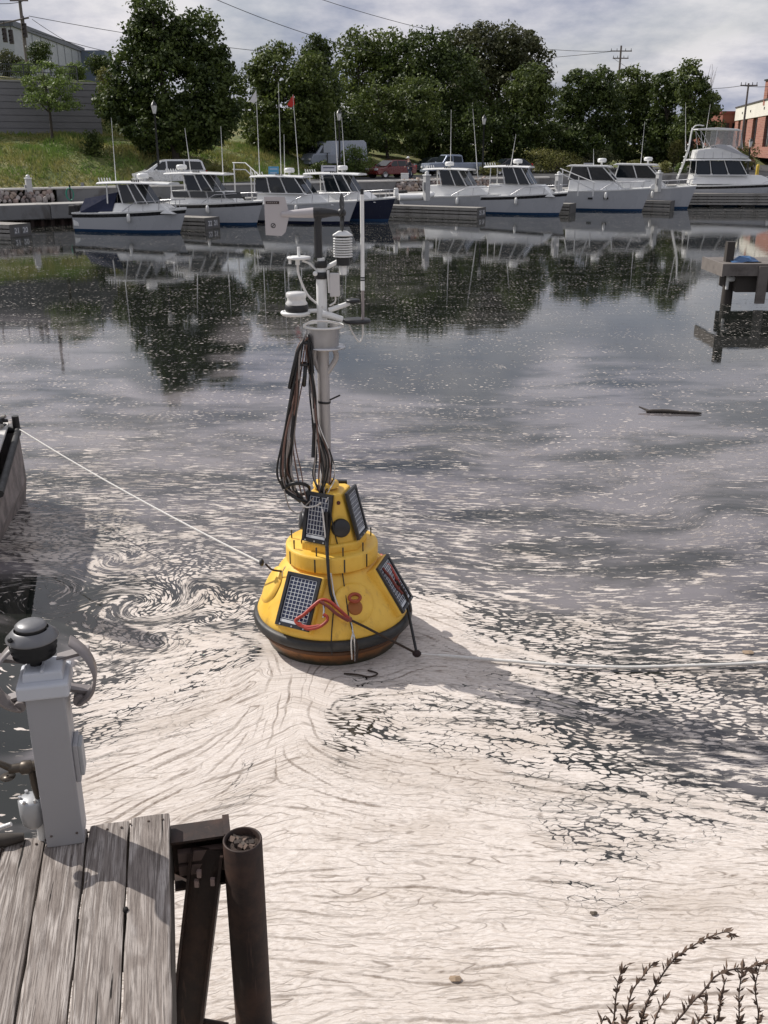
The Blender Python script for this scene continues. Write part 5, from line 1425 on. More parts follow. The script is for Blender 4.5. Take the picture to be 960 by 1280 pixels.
# front of the minivan points left and towards the camera
car('minivan', 'silver minivan parked on the road below the big maple', 'minivan', 213, 231, 69.5, rad(180 + 20), mv_prof, [mv], 1.85, SILV, (1.45, -1.45), 4.75)
hb_prof = [(-2.0, .32), (2.05, .30), (2.12, .55), (2.0, .75), (1.1, .92), (-2.0, .95), (-2.08, .6)]
hb_roof = [(1.15, .9), (.35, 1.38), (.0, 1.44), (-1.2, 1.42), (-1.95, .92)]
hbg = dict(roof=hb_roof, panes=[[(.85, .95), (-.05, .95), (-.05, 1.36), (.30, 1.34)], [(-.13, .95), (-.95, .95), (-.95, 1.35), (-.13, 1.37)], [(-1.03, .95), (-1.65, .97), (-1.2, 1.32), (-1.03, 1.34)]],
           screens=[((1.12, .92), (.38, 1.36), 'windscreen'), ((-1.92, .95), (-1.25, 1.38), 'rear_window')])
car('red_car', 'dark red hatchback parked on the promenade above the boulders', 'car', 489, 223, 86, rad(180 + 38), hb_prof, [hbg], 1.75, RED, (1.3, -1.3), 4.15)
pk_prof = [(-2.75, .45), (2.7, .42), (2.78, .7), (2.7, 1.05), (1.5, 1.12), (-2.75, 1.08), (-2.8, .7)]
pk_roof = [(1.42, 1.1), (.95, 1.72), (.8, 1.78), (-.35, 1.78), (-.55, 1.70), (-.62, 1.1)]
pkg = dict(roof=pk_roof, panes=[[(1.22, 1.15), (.42, 1.15), (.42, 1.66), (.88, 1.64)], [(.34, 1.15), (-.5, 1.15), (-.48, 1.62), (.34, 1.68)]], screens=[((1.40, 1.14), (.98, 1.68), 'windscreen'), ((-.62, 1.16), (-.55, 1.66), 'rear_window')])
car('pickup_truck', 'blue grey crew cab pickup parked behind the teal bottomed boat', 'pickup truck', 566, 218, 93, rad(180 + 20), pk_prof, [pkg], 1.9, BLUEG, (1.75, -1.75), 5.55)
vn_prof = [(-2.7, .4), (2.6, .35), (2.68, .7), (2.4, 1.15), (-2.7, 1.15), (-2.75, .6)]
vn_roof = [(2.2, 1.12), (1.5, 1.9), (1.1, 2.15), (-2.5, 2.2), (-2.7, 2.0), (-2.7, 1.12)]
vng = dict(roof=vn_roof, panes=[[(1.85, 1.2), (.85, 1.2), (.85, 1.85), (1.4, 1.8)]], screens=[((2.15, 1.18), (1.5, 1.86), 'windscreen')])
car('panel_van', 'pale high roofed van half hidden behind the bushes left of the red car', 'van', 418, 218, 88, rad(180 + 30), vn_prof, [vng], 2.0, WHP, (1.7, -1.7), 5.4)
car('dark_car', 'black hatchback parked beyond the yellow bush right of the pickup', 'car', 635, 215, 94, rad(200), hb_prof, [hbg], 1.75, DARKP, (1.3, -1.3), 4.15)
car('parked_car', 'dark green car partly hidden left of the pickup', 'car', 540, 217, 97, rad(200), hb_prof, [hbg], 1.75, mat('dark_green_paint', (.03, .045, .04), .3, coat=.5), (1.3, -1.3), 4.15)
car('parked_car', 'dark hatchback parked in front of the brick building', 'car', 930, 186, 112, rad(235), hb_prof, [hbg], 1.75, DARKP, (1.3, -1.3), 4.15)

# ------------------------------------------------------------------ person on the promenade
def person():
    c = P(512, 225, Y=81); g = ground_z(c) + .01
    r = thing('person', 'person in dark clothes and a pale cap walking beside the red car', 'person', (c.x, c.y, g), rad(200))
    def skin(name, verts, edges, radii, m, parent, sub=1):
        me = bpy.data.meshes.new(name); me.from_pydata(verts, edges, []); me.materials.append(m)
        o = bpy.data.objects.new(name, me); COL.objects.link(o); o.parent = parent
        md = o.modifiers.new('skin', 'SKIN'); md.use_smooth_shade = True
        for i, rr in enumerate(radii): me.skin_vertices[0].data[i].radius = rr if isinstance(rr, tuple) else (rr, rr)
        me.skin_vertices[0].data[0].use_root = True
        s = o.modifiers.new('sub', 'SUBSURF'); s.levels = s.render_levels = sub
        return o
    V = [(0, 0, .93), (.02, 0, 1.15), (.07, 0, 1.36), (.09, 0, 1.46), (.13, 0, 1.58), (.14, 0, 1.68),
         (0, .10, .88), (.10, .11, .50), (.02, .11, .10), (.16, .11, .04), (0, -.10, .88), (-.06, -.11, .50), (-.28, -.11, .14), (-.18, -.11, .05),
         (.06, .19, 1.38), (.02, .25, 1.12), (.16, .25, .92), (.21, .25, .84), (.06, -.19, 1.38), (.12, -.26, 1.14), (.28, -.26, 1.0), (.34, -.26, .94)]
    E = [(0, 1), (1, 2), (2, 3), (3, 4), (4, 5), (0, 6), (6, 7), (7, 8), (8, 9), (0, 10), (10, 11), (11, 12), (12, 13), (2, 14), (14, 15), (15, 16), (16, 17), (2, 18), (18, 19), (19, 20), (20, 21)]
    R = [.14, .14, .15, .055, .09, .075, .085, .06, .042, .04, .085, .06, .042, .04, .06, .045, .035, .035, .06, .045, .035, .035]
    SK = mat('skin', (.45, .28, .2), .6)
    body = skin('body', V, E, R, SK, r)
    skin('jacket', [V[i] for i in (0, 1, 2, 14, 15, 16, 18, 19, 20)], [(0, 1), (1, 2), (2, 3), (3, 4), (4, 5), (2, 6), (6, 7), (7, 8)], [.17, .165, .175, .08, .06, .05, .08, .06, .05], mat('dark_jacket', (.02, .022, .03), .9), r)
    skin('trousers', [V[i] for i in (0, 6, 7, 8, 10, 11, 12)], [(0, 1), (1, 2), (2, 3), (0, 4), (4, 5), (5, 6)], [.165, .105, .08, .065, .105, .08, .065], mat('blue_trousers', (.04, .05, .08), .9), r)
    cp = MB(); cp.lathe([(.115, 1.64), (.11, 1.70), (.07, 1.76), (0, 1.775)], (.14, 0, 0), 14); cp.box((.25, 0, 1.65), (.14, .16, .015)); cp.build('cap', WHITE_M, r)
    MB().sphere((.235, 0, 1.585), .022, 6).build('nose', SK, r)
person()
bag = P(506, 224, Y=80.6)
b_ = thing('cooler_box', 'white box standing on the promenade beside the person', 'box', (bag.x, bag.y, ground_z(bag) + .01)); MB().box((0, 0, .25), (.6, .4, .45)).build('body', WHITE, b_, bevel=.04); MB().box((0, 0, .5), (.64, .44, .08)).build('lid', WHITE, b_, bevel=.02)

# ------------------------------------------------------------------ THE BUOY
BX, BY = -0.505, 8.7
def buoy_paint(name, c1, c2, grime, slime=None):
    m = new_mat(name); t = NT(m); obj = t.n('ShaderNodeTexCoord').outputs['Object']
    n1 = t.noise(obj, 4, 5, .6).outputs['Fac']
    st_ = t.noise(t.mapping(obj, (14, 14, 1.6)), 1.0, 5, .65).outputs['Fac']          # run marks
    sc_ = t.noise(t.mapping(obj, (9, 9, 40)), 1.0, 6, .75, .6).outputs['Fac']         # rub marks
    sp = t.noise(obj, 70, 3, .6).outputs['Fac']
    c = t.mix(t.smooth(n1, .3, .7), c1, c2)
    c = t.mix(t.smooth(st_, .54, .74, 0, .55), c, grime)
    c = t.mix(t.smooth(sc_, .66, .72, 0, .6), c, (.20, .12, .06))
    c = t.mix(t.smooth(sp, .68, .74, 0, .7), c, (.16, .10, .06))
    if slime:
        z = t.n('ShaderNodeSeparateXYZ'); t.l(obj, z.inputs[0])
        h = t.math('ADD', z.outputs['Z'], t.math('MULTIPLY', t.noise(t.mapping(obj, (6, 6, 10)), 1.0, 5, .7).outputs['Fac'], .16))
        c = t.mix(t.smooth(h, .13, .24, 1, 0), c, slime)
    t.l(c, t.bsdf.inputs['Base Color'])
    t.l(t.smooth(n1, .3, .7, .36, .55), t.bsdf.inputs['Roughness'])
    t.bump(t.math('ADD', t.math('MULTIPLY', n1, .6), t.math('MULTIPLY', sp, .15)), .12, .02)
    return m
YEL = buoy_paint('yellow_buoy_foam', (0.78, 0.46, 0.055), (0.86, 0.55, 0.09), (0.46, 0.25, 0.06))
YELD = buoy_paint('stained_yellow_hull', (0.34, 0.14, 0.04), (0.24, 0.10, 0.035), (0.07, 0.04, 0.022), (0.035, 0.032, 0.018))
BLKP = mat('black_plastic', (0.02, 0.02, 0.022), 0.4, scale=10, var=.2)
RUB = mat('worn_black_rubber', (0.022, 0.022, 0.022), 0.5, scale=5, var=.25, dirt=(0.12, 0.10, 0.08), dirt_amt=0.35)
CELL = mat('solar_cell', (0.012, 0.018, 0.05), 0.12, scale=30, var=.3, coat=.5)
GRID = mat('solar_grid_silver', (0.62, 0.64, 0.66), 0.4)
MAST = mat('painted_mast', (0.42, 0.40, 0.39), 0.45, metal=.35, scale=5, var=.1, dirt=(.2, .15, .12), dirt_amt=.3)
RED_O = mat('faded_red_hose', (0.40, 0.05, 0.03), 0.5, scale=14, var=.2, dirt=(.1, .03, .02), dirt_amt=.5)
BRN = mat('brown_cable', (0.16, 0.09, 0.07), .6); CBLK = mat('black_cable', (0.012, 0.012, 0.013), .45); CGRY = mat('grey_cable', (0.30, 0.27, 0.25), .5); CWHT = mat('white_cable', (.68, .66, .63), .45)
ROPE_D = mat('dark_wet_rope', (0.045, 0.03, 0.022), .9, scale=40, var=.5, bump=.6); ROPE_W = mat('white_rope', (.78, .76, .72), .8, scale=60, var=.2, bump=.6)
SHINY = mat('galvanised_steel', (.6, .6, .6), .3, metal=.9, scale=20, var=.15)
buoy = thing('weather_buoy', 'yellow weather buoy with solar panels and an instrument mast floating in the foam', 'buoy', (BX, BY, -.03))
def az(a): a = rad(a); return Vector((math.sin(a), -math.cos(a), 0))
PROF = [(.735, .33), (.745, .37), (.725, .42), (.66, .54), (.58, .67), (.485, .80), (.40, .88), (.36, .91)]
hull = MB().lathe(PROF, n=64).build('float_hull', YEL, buoy)
MB().lathe([(.30, -.5), (.46, -.36), (.58, -.12), (.635, .0), (.67, .10), (.70, .18), (.722, .24), (.73, .34)], n=64).build('lower_hull', YELD, buoy)
MB().lathe([(.73, .238), (.765, .241), (.783, .256), (.788, .29), (.783, .324), (.765, .341), (.73, .344)], n=72).build('rubber_fender', RUB, buoy)
MB().lathe([(.706, .17), (.722, .175), (.727, .205), (.72, .21)], n=64).build('lower_bead', mat('brown_stained_bead', (.10, .045, .02), .7), buoy)
MB().lathe([(.36, .885), (.43, .880), (.444, .888), (.4452, .892), (.4452, .895), (.4452, 1.022), (.4445, 1.026), (.436, 1.038), (.4355, 1.0385), (.38, 1.040), (.379, 1.040), (.30, 1.042)], n=48).build('collar', YEL, buoy)
def plane_box(mb, c, u, v, n, u0, u1, v0, v1, n0, n1):
    vs = [c + u * a + v * b + n * d for d in (n0, n1) for a, b in ((u0, v0), (u1, v0), (u1, v1), (u0, v1))]
    return mb.add(vs, [(0, 3, 2, 1), (4, 5, 6, 7), (0, 1, 5, 4), (1, 2, 6, 5), (2, 3, 7, 6), (3, 0, 4, 7)])
def solar(parent, a, rb, zb, rt, zt, W, nu, nv, off=.03, wedge=True, label=None):
    d = az(a); u = Vector((-d.y, d.x, 0)) * 1.0
    b = d * rb + Vector((0, 0, zb)); t = d * rt + Vector((0, 0, zt)); v = (t - b); L = v.length; v.normalize(); n = u.cross(v)
    if n.dot(d) < 0: n = -n
    c = b.lerp(t, .5) + n * off
    fr = MB(); h, w, f = L / 2, W / 2, .03
    for (x0, x1, y0, y1) in ((-w, w, -h, -h + f), (-w, w, h - f, h), (-w, -w + f, -h + f, h - f), (w - f, w, -h + f, h - f)): plane_box(fr, c, u, v, n, x0, x1, y0, y1, -.01, .018)
    p = fr.build('solar_panel', BLKP, parent)
    if wedge:
        g = MB(); plane_box(g, c, u, v, n, -w - .015, w + .015, -h - .015, h + .01, -.14, -.008); g.build('panel_seat', YEL, parent, bevel=.015)
    g = MB(); plane_box(g, c, u, v, n, -w + f, w - f, -h + f, h - f, -.008, .004); g.build('solar_cells', CELL, p)
    g = MB(); iw, ih = w - f, h - f; vb = -ih + .045
    for i in range(nu + 1): x = -iw + .012 + (2 * iw - .024) * i / nu; plane_box(g, c, u, v, n, x - .0022, x + .0022, vb, ih - .012, .004, .0062)
    for j in range(nv + 1): y = vb + (ih - .012 - vb) * j / nv; plane_box(g, c, u, v, n, -iw + .012, iw - .012, y - .0022, y + .0022, .004, .0060)
    plane_box(g, c, u, v, n, -iw + .01, iw - .01, -ih + .008, -ih + .034, .004, .0064)
    g.build('cell_grid', GRID, p)
    for sx_ in (-1, 0, 1):
        g = MB(); q = c + u * (w * .7 * sx_) - v * (h - .014) + n * .018; g.cyl(q, q + n * .006, .008, .008, 8); g.build('screw', SHINY, p)
    return p
for a in (-27, 74, 176): solar(buoy, a, .735, .43, .475, .865, .36, 7, 11)
# tower: faces with panels at the same three bearings
TZ0, TZ1, TD0, TD1, TW = 1.05, 1.58, .285, .150, .145
ring0, ring1 = [], []
for a in (-27, 74, 178):
    d = az(a); u = Vector((-d.y, d.x, 0))
    for sgn in (-1, 1):
        ring0.append(d * TD0 + u * TW * sgn); ring1.append(d * TD1 + u * TW * sgn * .92)
t = MB(); t.add([v + Vector((0, 0, TZ0)) for v in ring0] + [v + Vector((0, 0, TZ1)) for v in ring1], [tuple(range(6))[::-1], tuple(range(6, 12))] + [(i, (i + 1) % 6, 6 + (i + 1) % 6, 6 + i) for i in range(6)])
t.build('tower', YEL, buoy, bevel=.018)
sk = MB(); sk.add([v * 1.09 + Vector((0, 0, 1.03)) for v in ring0] + [v * 1.07 + Vector((0, 0, 1.125)) for v in ring0], [tuple(range(6))[::-1], tuple(range(6, 12))] + [(i, (i + 1) % 6, 6 + (i + 1) % 6, 6 + i) for i in range(6)])
sk.build('tower_skirt', YEL, buoy, bevel=.02)
for a in (-27, 74, 178): solar(buoy, a, TD0 + .008, 1.13, TD1 + .025, 1.585, .28, 6, 8, off=.018, wedge=False)
# black round cover on each narrow face
for a in (22, 125, 225, 282):
    d = az(a); nrm = (d + Vector((0, 0, .22))).normalized(); c = d * (.268) + Vector((0, 0, 1.27))
    MB().lathe([(0, .035), (.075, .033), (.088, .022), (.09, -.02)], c, 28, nrm).build('round_cover', BLKP, buoy)
    c = d * .205 + Vector((0, 0, 1.50)); MB().lathe([(0, .02), (.018, .018), (.02, -.02)], c, 12, nrm).build('plug', mat('red_brown_plug', (.10, .02, .015), .5), buoy)
    # lower face: embossed disc, pocket and lifting eye
    sl = Vector((0, 0, 1)) * .50 + d * .86; nrm = sl.normalized(); c = d * .60 + Vector((0, 0, .635))
    MB().lathe([(0, .018), (.15, .018), (.185, .010), (.20, -.02)], c, 40, nrm).build('embossed_disc', YEL, hull)
    uu = Vector((-d.y, d.x, 0)); vv = nrm.cross(uu); vv = vv if vv.z > 0 else -vv
    if a != 282: MB().lathe([(0, .026), (.055, .026), (.072, .022), (.078, .0)], c - vv * .035, 24, nrm).build('lifting_pocket', mat('orange_pocket', (.33, .11, .02), .55, scale=10, var=.2), hull)
    if a == 282: continue
    g = MB(); cc = c + nrm * .06 + vv * .05
    pts = [cc + (uu * math.cos(th) * .052 + (vv * .8 - nrm * .35) * math.sin(th) * .045) for th in np.linspace(0, 2 * PI, 20)]
    g.tube(pts, .017, 8, caps=False); g.build('lifting_eye', mat('red_orange_eye', (.33, .055, .02), .45), hull)
for i, a in enumerate((-60, -18, 18, 50, 110, 160, 215, 260)):
    d = az(a); b = d * .40
    st_ = MB().tube([b + Vector((0, 0, 1.0)), b + Vector((0, 0, 1.11))], .007, 6).build('collar_bolt', BLKP, buoy)
    MB().box(b + Vector((0, 0, 1.11)), (.014, .014, .03)).build('bolt_nut', BLKP, st_)
    MB().box(d * .4472 + Vector((0, 0, .957)), (.012, .006, .13), Matrix.Rotation(rad(a), 3, 'Z')).build('strap', BLKP, buoy)
# left side ring
# ---- mast. mp() puts a photo point on the vertical plane through the mast
def mp(px, py, dy=0.0): return P(px, py, Y=BY + dy)
mast_x = BX + 0.015
def mz(py, dy=0): return P(405, py, Y=BY + dy).z
mx = mp(405, 500).x
mast = MB().tube([(mx, BY, 1.5), (mx, BY, mz(430))], .055, 20).build('mast_pole', MAST, buoy, world=True)
MB().lathe([(.125, 0), (.12, .035), (.07, .045)], (mx, BY, 1.575), 24).build('mast_foot', YEL, buoy, world=True)
zc0, zc1 = mz(434), mz(407)
g = MB()
g.lathe([(.055, zc0), (.175, zc0 - .004), (.178, zc0 + .012), (.05, zc0 + .016)], (mx + .03, BY, 0), 32)
g.build('lower_plate', ALU, mast, world=True)
g = MB(); g.lathe([(.145, zc0 + .01), (.145, zc1)], (mx, BY, 0), 32, a0=rad(150), a1=rad(425)); g.lathe([(.14, zc1), (.14, zc0 + .01)], (mx, BY, 0), 32, a0=rad(150), a1=rad(425)); g.build('wiring_can', mat('brushed_can', (.40, .39, .39), .35, metal=.7, scale=9, var=.15), mast, world=True)
g = MB(); g.lathe([(.165, zc1 - .008), (.185, zc1 - .008), (.185, zc1 + .008), (.165, zc1 + .008), (.165, zc1 - .008)], (mx + .01, BY, 0), 32); g.build('upper_ring', WHITE_M, mast, world=True)
for px in (394, 418):
    g = MB(); g.tube(bez([mp(px, 436, -.02), mp(px + (2 if px > 400 else -1), 448, -.02), mp(405 + (4 if px > 400 else -4), 466, -.02)], 6), .014, 6, flat=2); g.build('gusset', MAST, mast, world=True)
up_ = MB(); up_.tube([(mx, BY, mz(434)), (mx, BY, mz(342)), (mx, BY, mz(334)), (mx, BY, mz(322))], [.047, .046, .036, .032], 18); up_.build('upper_mast', WHITE_M, mast, world=True)
for py in (344, 330):
    g = MB().lathe([(.052, -.03), (.058, -.02), (.058, .02), (.052, .03)], (mx, BY, mz(py)), 16); g.build('clamp', CBLK, mast, world=True)
# propeller anemometer: black mounting post, grey body, broad tail, black propeller seen edge on
AN = mat('grey_anemometer_plastic', (.46, .43, .43), .45, scale=8, var=.04)
g = MB(); g.tube([(mx - .02, BY, mz(322)), (mx - .02, BY, mz(285)), (mx - .018, BY, mz(275)), (mx - .01, BY, mz(264))], [.036, .036, .030, .05], 14); g.build('anemometer_post', BLKP, buoy, world=True)
g = MB(); zb_ = mz(265)
b0, b1, b2, b3 = mp(352, 268), mp(392, 266), mp(402, 266), mp(425, 267)
g.tube([b0, mp(370, 267), b1], [.022, .034, .044], 16); an = g.build('anemometer_body', AN, buoy, world=True)
g = MB(); g.tube([b1, b2, mp(416, 266), b3], [.045, .046, .030, .022], 16); g.build('nose_cone', BLKP, an, world=True)
tl = MB(); vsT = [(330, 246), (356, 246), (362, 268), (357, 290), (352, 295), (332, 294)]
front = [mp(a, b, -.006) for a, b in vsT]; back_ = [mp(a, b, .006) for a, b in vsT]
tl.add(front + back_, [tuple(range(6)), tuple(range(6, 12))[::-1]] + [(i, 6 + i, 6 + (i + 1) % 6, (i + 1) % 6) for i in range(6)])
tail = tl.build('tail_fin', AN, an, world=True)
g = MB(); q0 = mp(332, 251.5, -.008); q1 = mp(349, 255, -.008); g.bbox(q0.x, q1.x, BY - .010, BY - .007, q1.z, q0.z); g.build('label_strip', mat('dark_label', (.03, .015, .015), .4), tail, world=True)
g = MB()
for k in range(5): x = q0.x + (q1.x - q0.x) * (.12 + .16 * k); g.bbox(x, x + (q1.x - q0.x) * .1, BY - .0115, BY - .0101, q1.z + (q0.z - q1.z) * .35, q1.z + (q0.z - q1.z) * .62)
g.build('label_print', CGRY, tail, world=True)
cR = mp(341.5, 282, -.008); g = MB(); g.tube([cR + Vector((math.cos(t_) * .018, 0, math.sin(t_) * .018)) for t_ in np.linspace(0, 2 * PI, 14)], .003, 4, caps=False); g.tube([cR + Vector((-.01, 0, -.01)), cR + Vector((.01, 0, .01))], .003, 4); g.build('round_emblem', BLKP, tail, world=True)
pc = mp(427, 266)
hub = MB().sphere(pc, .04, 12).build('propeller_hub', BLKP, an, world=True)
for k in range(4):
    a = rad(12 + 90 * k); dd = Vector((0, math.sin(a), math.cos(a))); ee = Vector((0, math.cos(a), -math.sin(a)))
    g = MB(); pts = []
    for (r_, w_, tw_) in ((.02, .015, .6), (.07, .03, .5), (.12, .035, .35), (.155, .02, .25)):
        c = pc + dd * r_; e = ee * w_ + Vector((1, 0, 0)) * w_ * tw_ * 1.2
        pts += [c - e, c + e]
    th = Vector((.006, 0, 0)); n_ = len(pts)
    g.add(pts + [p + th for p in pts], [(i, i + 1, i + 3, i + 2) for i in (0, 2, 4)] + [(n_ + i + 2, n_ + i + 3, n_ + i + 1, n_ + i) for i in (0, 2, 4)] + [(0, 2, n_ + 2, n_), (2, 4, n_ + 4, n_ + 2), (4, 6, n_ + 6, n_ + 4), (1, n_ + 1, n_ + 3, 3), (3, n_ + 3, n_ + 5, 5), (5, n_ + 5, n_ + 7, 7), (6, 7, n_ + 7, n_ + 6)])
    g.build('propeller_blade', BLKP, hub, world=True)
# radiation shield on the right
sc_ = mp(428.5, 307, .0); ztop, zbot = mp(428, 290).z, mp(428, 324).z
sh_ = MB().lathe([(0, ztop + .012), (.04, ztop + .008), (.085, ztop - .02), (.088, ztop - .03), (.06, ztop - .03)], (sc_.x, BY, 0), 24).build('radiation_shield', WHITE_M, buoy, world=True)
for k in range(8):
    z = ztop - .052 - k * (ztop - zbot - .06) / 8
    MB().lathe([(.045, z + .009), (.080, z + .002), (.086, z - .008), (.080, z - .003), (.045, z + .004)], (sc_.x, BY, 0), 24).build('shield_plate', WHITE_M, sh_, world=True)
MB().cyl((sc_.x, BY, ztop - .03), (sc_.x, BY, zbot - .05), .06, .06, 12).build('shield_core', CBLK, sh_, world=True)
MB().cyl((sc_.x, BY, zbot - .02), (sc_.x, BY, zbot - .13), .032, .03, 12).build('sensor_stem', WHITE_M, sh_, world=True)
MB().tube([mp(405, 336), mp(424, 326)], .020, 8).build('shield_arm', WHITE_M, sh_, world=True)
g = MB(); c = mp(418.5, 356, -.05); g.box(c, (.085, .06, .20)); bx = g.build('junction_box', mat('pale_box', (.55, .53, .52), .5), buoy, world=True, bevel=.008)
MB().tube([mp(410, 338, -.03), mp(411, 350, -.05), mp(412, 366, -.05)], .014, 6).build('bracket_tube', CWHT, bx, world=True)
MB().tube(bez([mp(419, 369, -.05), mp(419, 377, -.05), mp(412, 382, -.05)], 5), .008, 6).build('box_cable', CWHT, bx, world=True)
# antenna disc upper left
c = mp(373.5, 322); ad = MB().lathe([(0, .01), (.10, .008), (.105, 0), (.10, -.012), (0, -.02)], c, 28).build('gps_disc', WHITE_M, buoy, world=True)
MB().cyl(c, c + Vector((0, 0, .09)), .014, .012, 8).build('short_rod', WHITE_M, ad, world=True)
MB().cyl(mp(362.5, 320), mp(362.5, 330), .012, .012, 8).build('side_clip', WHITE_M, ad, world=True)
MB().cyl(mp(372, 324), mp(372, 331), .02, .02, 8).build('connector', WHITE_M, ad, world=True)
MB().tube(bez([mp(378, 326), mp(388, 330), mp(397, 339), mp(402, 341)], 4), .010, 6).build('disc_arm', WHITE_M, ad, world=True)
MB().sphere(mp(394, 342, -.05), .022, 10).build('arm_knob', WHITE_M, ad, world=True)
MB().tube(bez([mp(372, 331), mp(374, 345), mp(384, 368), mp(397, 380), mp(404, 384, -.05)], 8), .011, 6).build('disc_cable', CWHT, ad, world=True)
# compass / gps dome on the left platform
c = mp(371, 391); pf = MB().lathe([(0, .012), (.13, .012), (.135, 0), (.12, -.02), (0, -.02)], c - Vector((.01, 0, 0)), 28).build('sensor_platform', WHITE_M, buoy, world=True)
MB().lathe([(.10, .015), (.105, .03), (.10, .075), (.088, .08)], c, 24).build('sensor_base', CBLK, pf, world=True)
MB().lathe([(.095, .07), (.10, .085), (.085, .105), (.082, .125), (.092, .145), (.092, .17), (.085, .18), (0, .186)], c, 28).build('optical_dome', mat('white_translucent_dome', (.68, .67, .65), .25, coat=.4), pf, world=True)
MB().tube([mp(381, 389), mp(404, 388)], .018, 8).build('platform_arm', WHITE_M, pf, world=True)
MB().sphere(mp(354, 391), .022, 10).build('platform_knob', WHITE_M, pf, world=True)
# right hand lower arms, round black bracket and the whip antenna
a1 = MB().tube([mp(411, 388, -.05), mp(437, 379, 0)], .022, 8).build('upper_arm', WHITE_M, buoy, world=True)
MB().lathe([(.0, .02), (.06, .02), (.065, 0), (0, -.02)], mp(441, 377), 16).build('arm_disc', CBLK, a1, world=True)
a2 = MB().tube([mp(403, 392, -.06), mp(412, 394, -.06), mp(428, 399, -.03)], [.03, .03, .024], 10).build('lower_arm', WHITE_M, buoy, world=True)
br = MB().lathe([(0, .014), (.12, .014), (.13, 0), (.12, -.014), (0, -.02)], mp(446, 401), 24).build('round_bracket', CBLK, a2, world=True)
wx_ = mp(453.5, 380).x
wh = MB().tube([(wx_, BY, mp(453, 403).z), (wx_, BY, mp(453, 362).z)], .014, 10).build('whip_mount', mat('brown_grey_tube', (.30, .26, .25), .5), buoy, world=True)
MB().tube([(wx_, BY, mp(453, 363).z), (wx_, BY, mp(454, 243).z)], .018, 10).build('whip_antenna', WHITE_M, wh, world=True)
MB().tube([(wx_, BY, mp(454, 243).z), (wx_, BY, mp(454, 236).z)], .015, 10).build('antenna_tip', CBLK, wh, world=True)
for py in (347, 350): MB().lathe([(.0195, -.006), (.0195, .006)], (wx_, BY, mp(453, py).z), 12).build('black_band', CBLK, wh, world=True)
MB().tube(bez([mp(424, 398, -.03), mp(434, 402), mp(441, 416), mp(449, 427), mp(453, 420), mp(453.5, 404)], 6), .008, 6).build('antenna_cable', CWHT, wh, world=True)
MB().tube(bez([mp(380, 408, -.15), mp(388, 402, -.16), mp(402, 401, -.18), mp(420, 403, -.12), mp(428, 408, -.02), mp(420, 412, .1)], 6), .009, 6).build('loop_cable', CWHT, wh, world=True)
# cable bundle
random.seed(5)
def cable(ctrl, r, m, j=0.0, dy=-.1, name='cable'):
    pts = [mp(a + random.uniform(-j, j), b + random.uniform(-j, j), dy + random.uniform(-.05, .05)) for a, b in ctrl]
    return MB().tube(bez(pts, 7), r, 6).build(name, m, buoy, world=True)
for i in range(13):
    m_ = [CBLK, CBLK, CGRY, BRN, CBLK, CGRY][i % 6]; k = i / 12
    wL = 349 + 16 * k + random.uniform(-2, 2)
    cable([(383, 420), (376 - 5 * (1 - k), 440), (366 + 6 * k, 490), (356 + 12 * k, 545), (wL, 585), (wL + 3, 606 + random.uniform(-6, 4)), (366 + 8 * k, 618 + 4 * k), (384, 626 + random.uniform(-4, 6)), (398, 634 + random.uniform(-5, 8))], random.choice((.006, .008, .010)), m_, 2.6)
for i in range(14):
    m_ = [CBLK, CGRY, CBLK, BRN, CBLK, CWHT, CBLK][i % 7]; k = i / 13
    cable([(384, 420), (385 + 4 * k, 445), (388 + 6 * k, 490), (392 + 6 * k, 530), (393 + 22 * k, 570), (392 + 27 * k, 595), (398 + 10 * k, 618), (402 + 6 * k, 632)], random.choice((.006, .008, .010)), m_, 2.4)
cable([(383, 424), (378, 450), (374, 480), (366, 545), (372, 600), (380, 628), (392, 634)], .007, BRN, 1)
cable([(384, 430), (379, 470), (368, 540), (376, 590), (383, 622), (392, 634), (402, 633)], .006, BRN, .5)
cable([(372, 440), (366, 465), (362, 485)], .020, CBLK, 0, -.12, 'cable_sleeve'); cable([(382, 455), (381, 470), (380, 482)], .018, CBLK, 0, -.13, 'cable_sleeve')
cable([(393, 530), (392, 550), (391, 572)], .017, CBLK, 0, -.12, 'cable_sleeve')
cable([(355, 612), (362, 635), (374, 641), (382, 632), (392, 622)], .006, CGRY, 0, -.2); cable([(376, 628), (383, 634), (395, 632), (401, 628)], .007, CWHT, 0, -.2)
cable([(400, 628), (404, 633), (410, 622)], .006, CWHT, 0, -.22); cable([(352, 600), (355, 612), (372, 624), (390, 628), (402, 622)], .012, CBLK, 0, -.18)
g = MB()
for r_ in (.0, .02): g.tube([mp(372 + 15 * math.cos(t_), 612 + 7 * math.sin(t_) - r_ * 80, -.1 + .12 * math.sin(t_)) for t_ in np.linspace(0, 2 * PI, 20)], .012, 6, caps=False)
g.build('coiled_cable', CBLK, buoy, world=True)
for (py, xx) in ((455, 380), (428, 384)):
    MB().lathe([(.045, -.012), (.05, 0), (.045, .012)], mp(xx, py, -.1), 12).build('cable_tie', CBLK, buoy, world=True)
g = MB(); zt = mz(502); g.lathe([(.060, -.010), (.064, 0), (.060, .010)], (mx, BY, zt), 16, (0.1, 0, 1)); g.tube([mp(412, 500, -.06), mp(425, 494, -.08)], .008, 5); g.build('zip_tie', CBLK, mast, world=True)
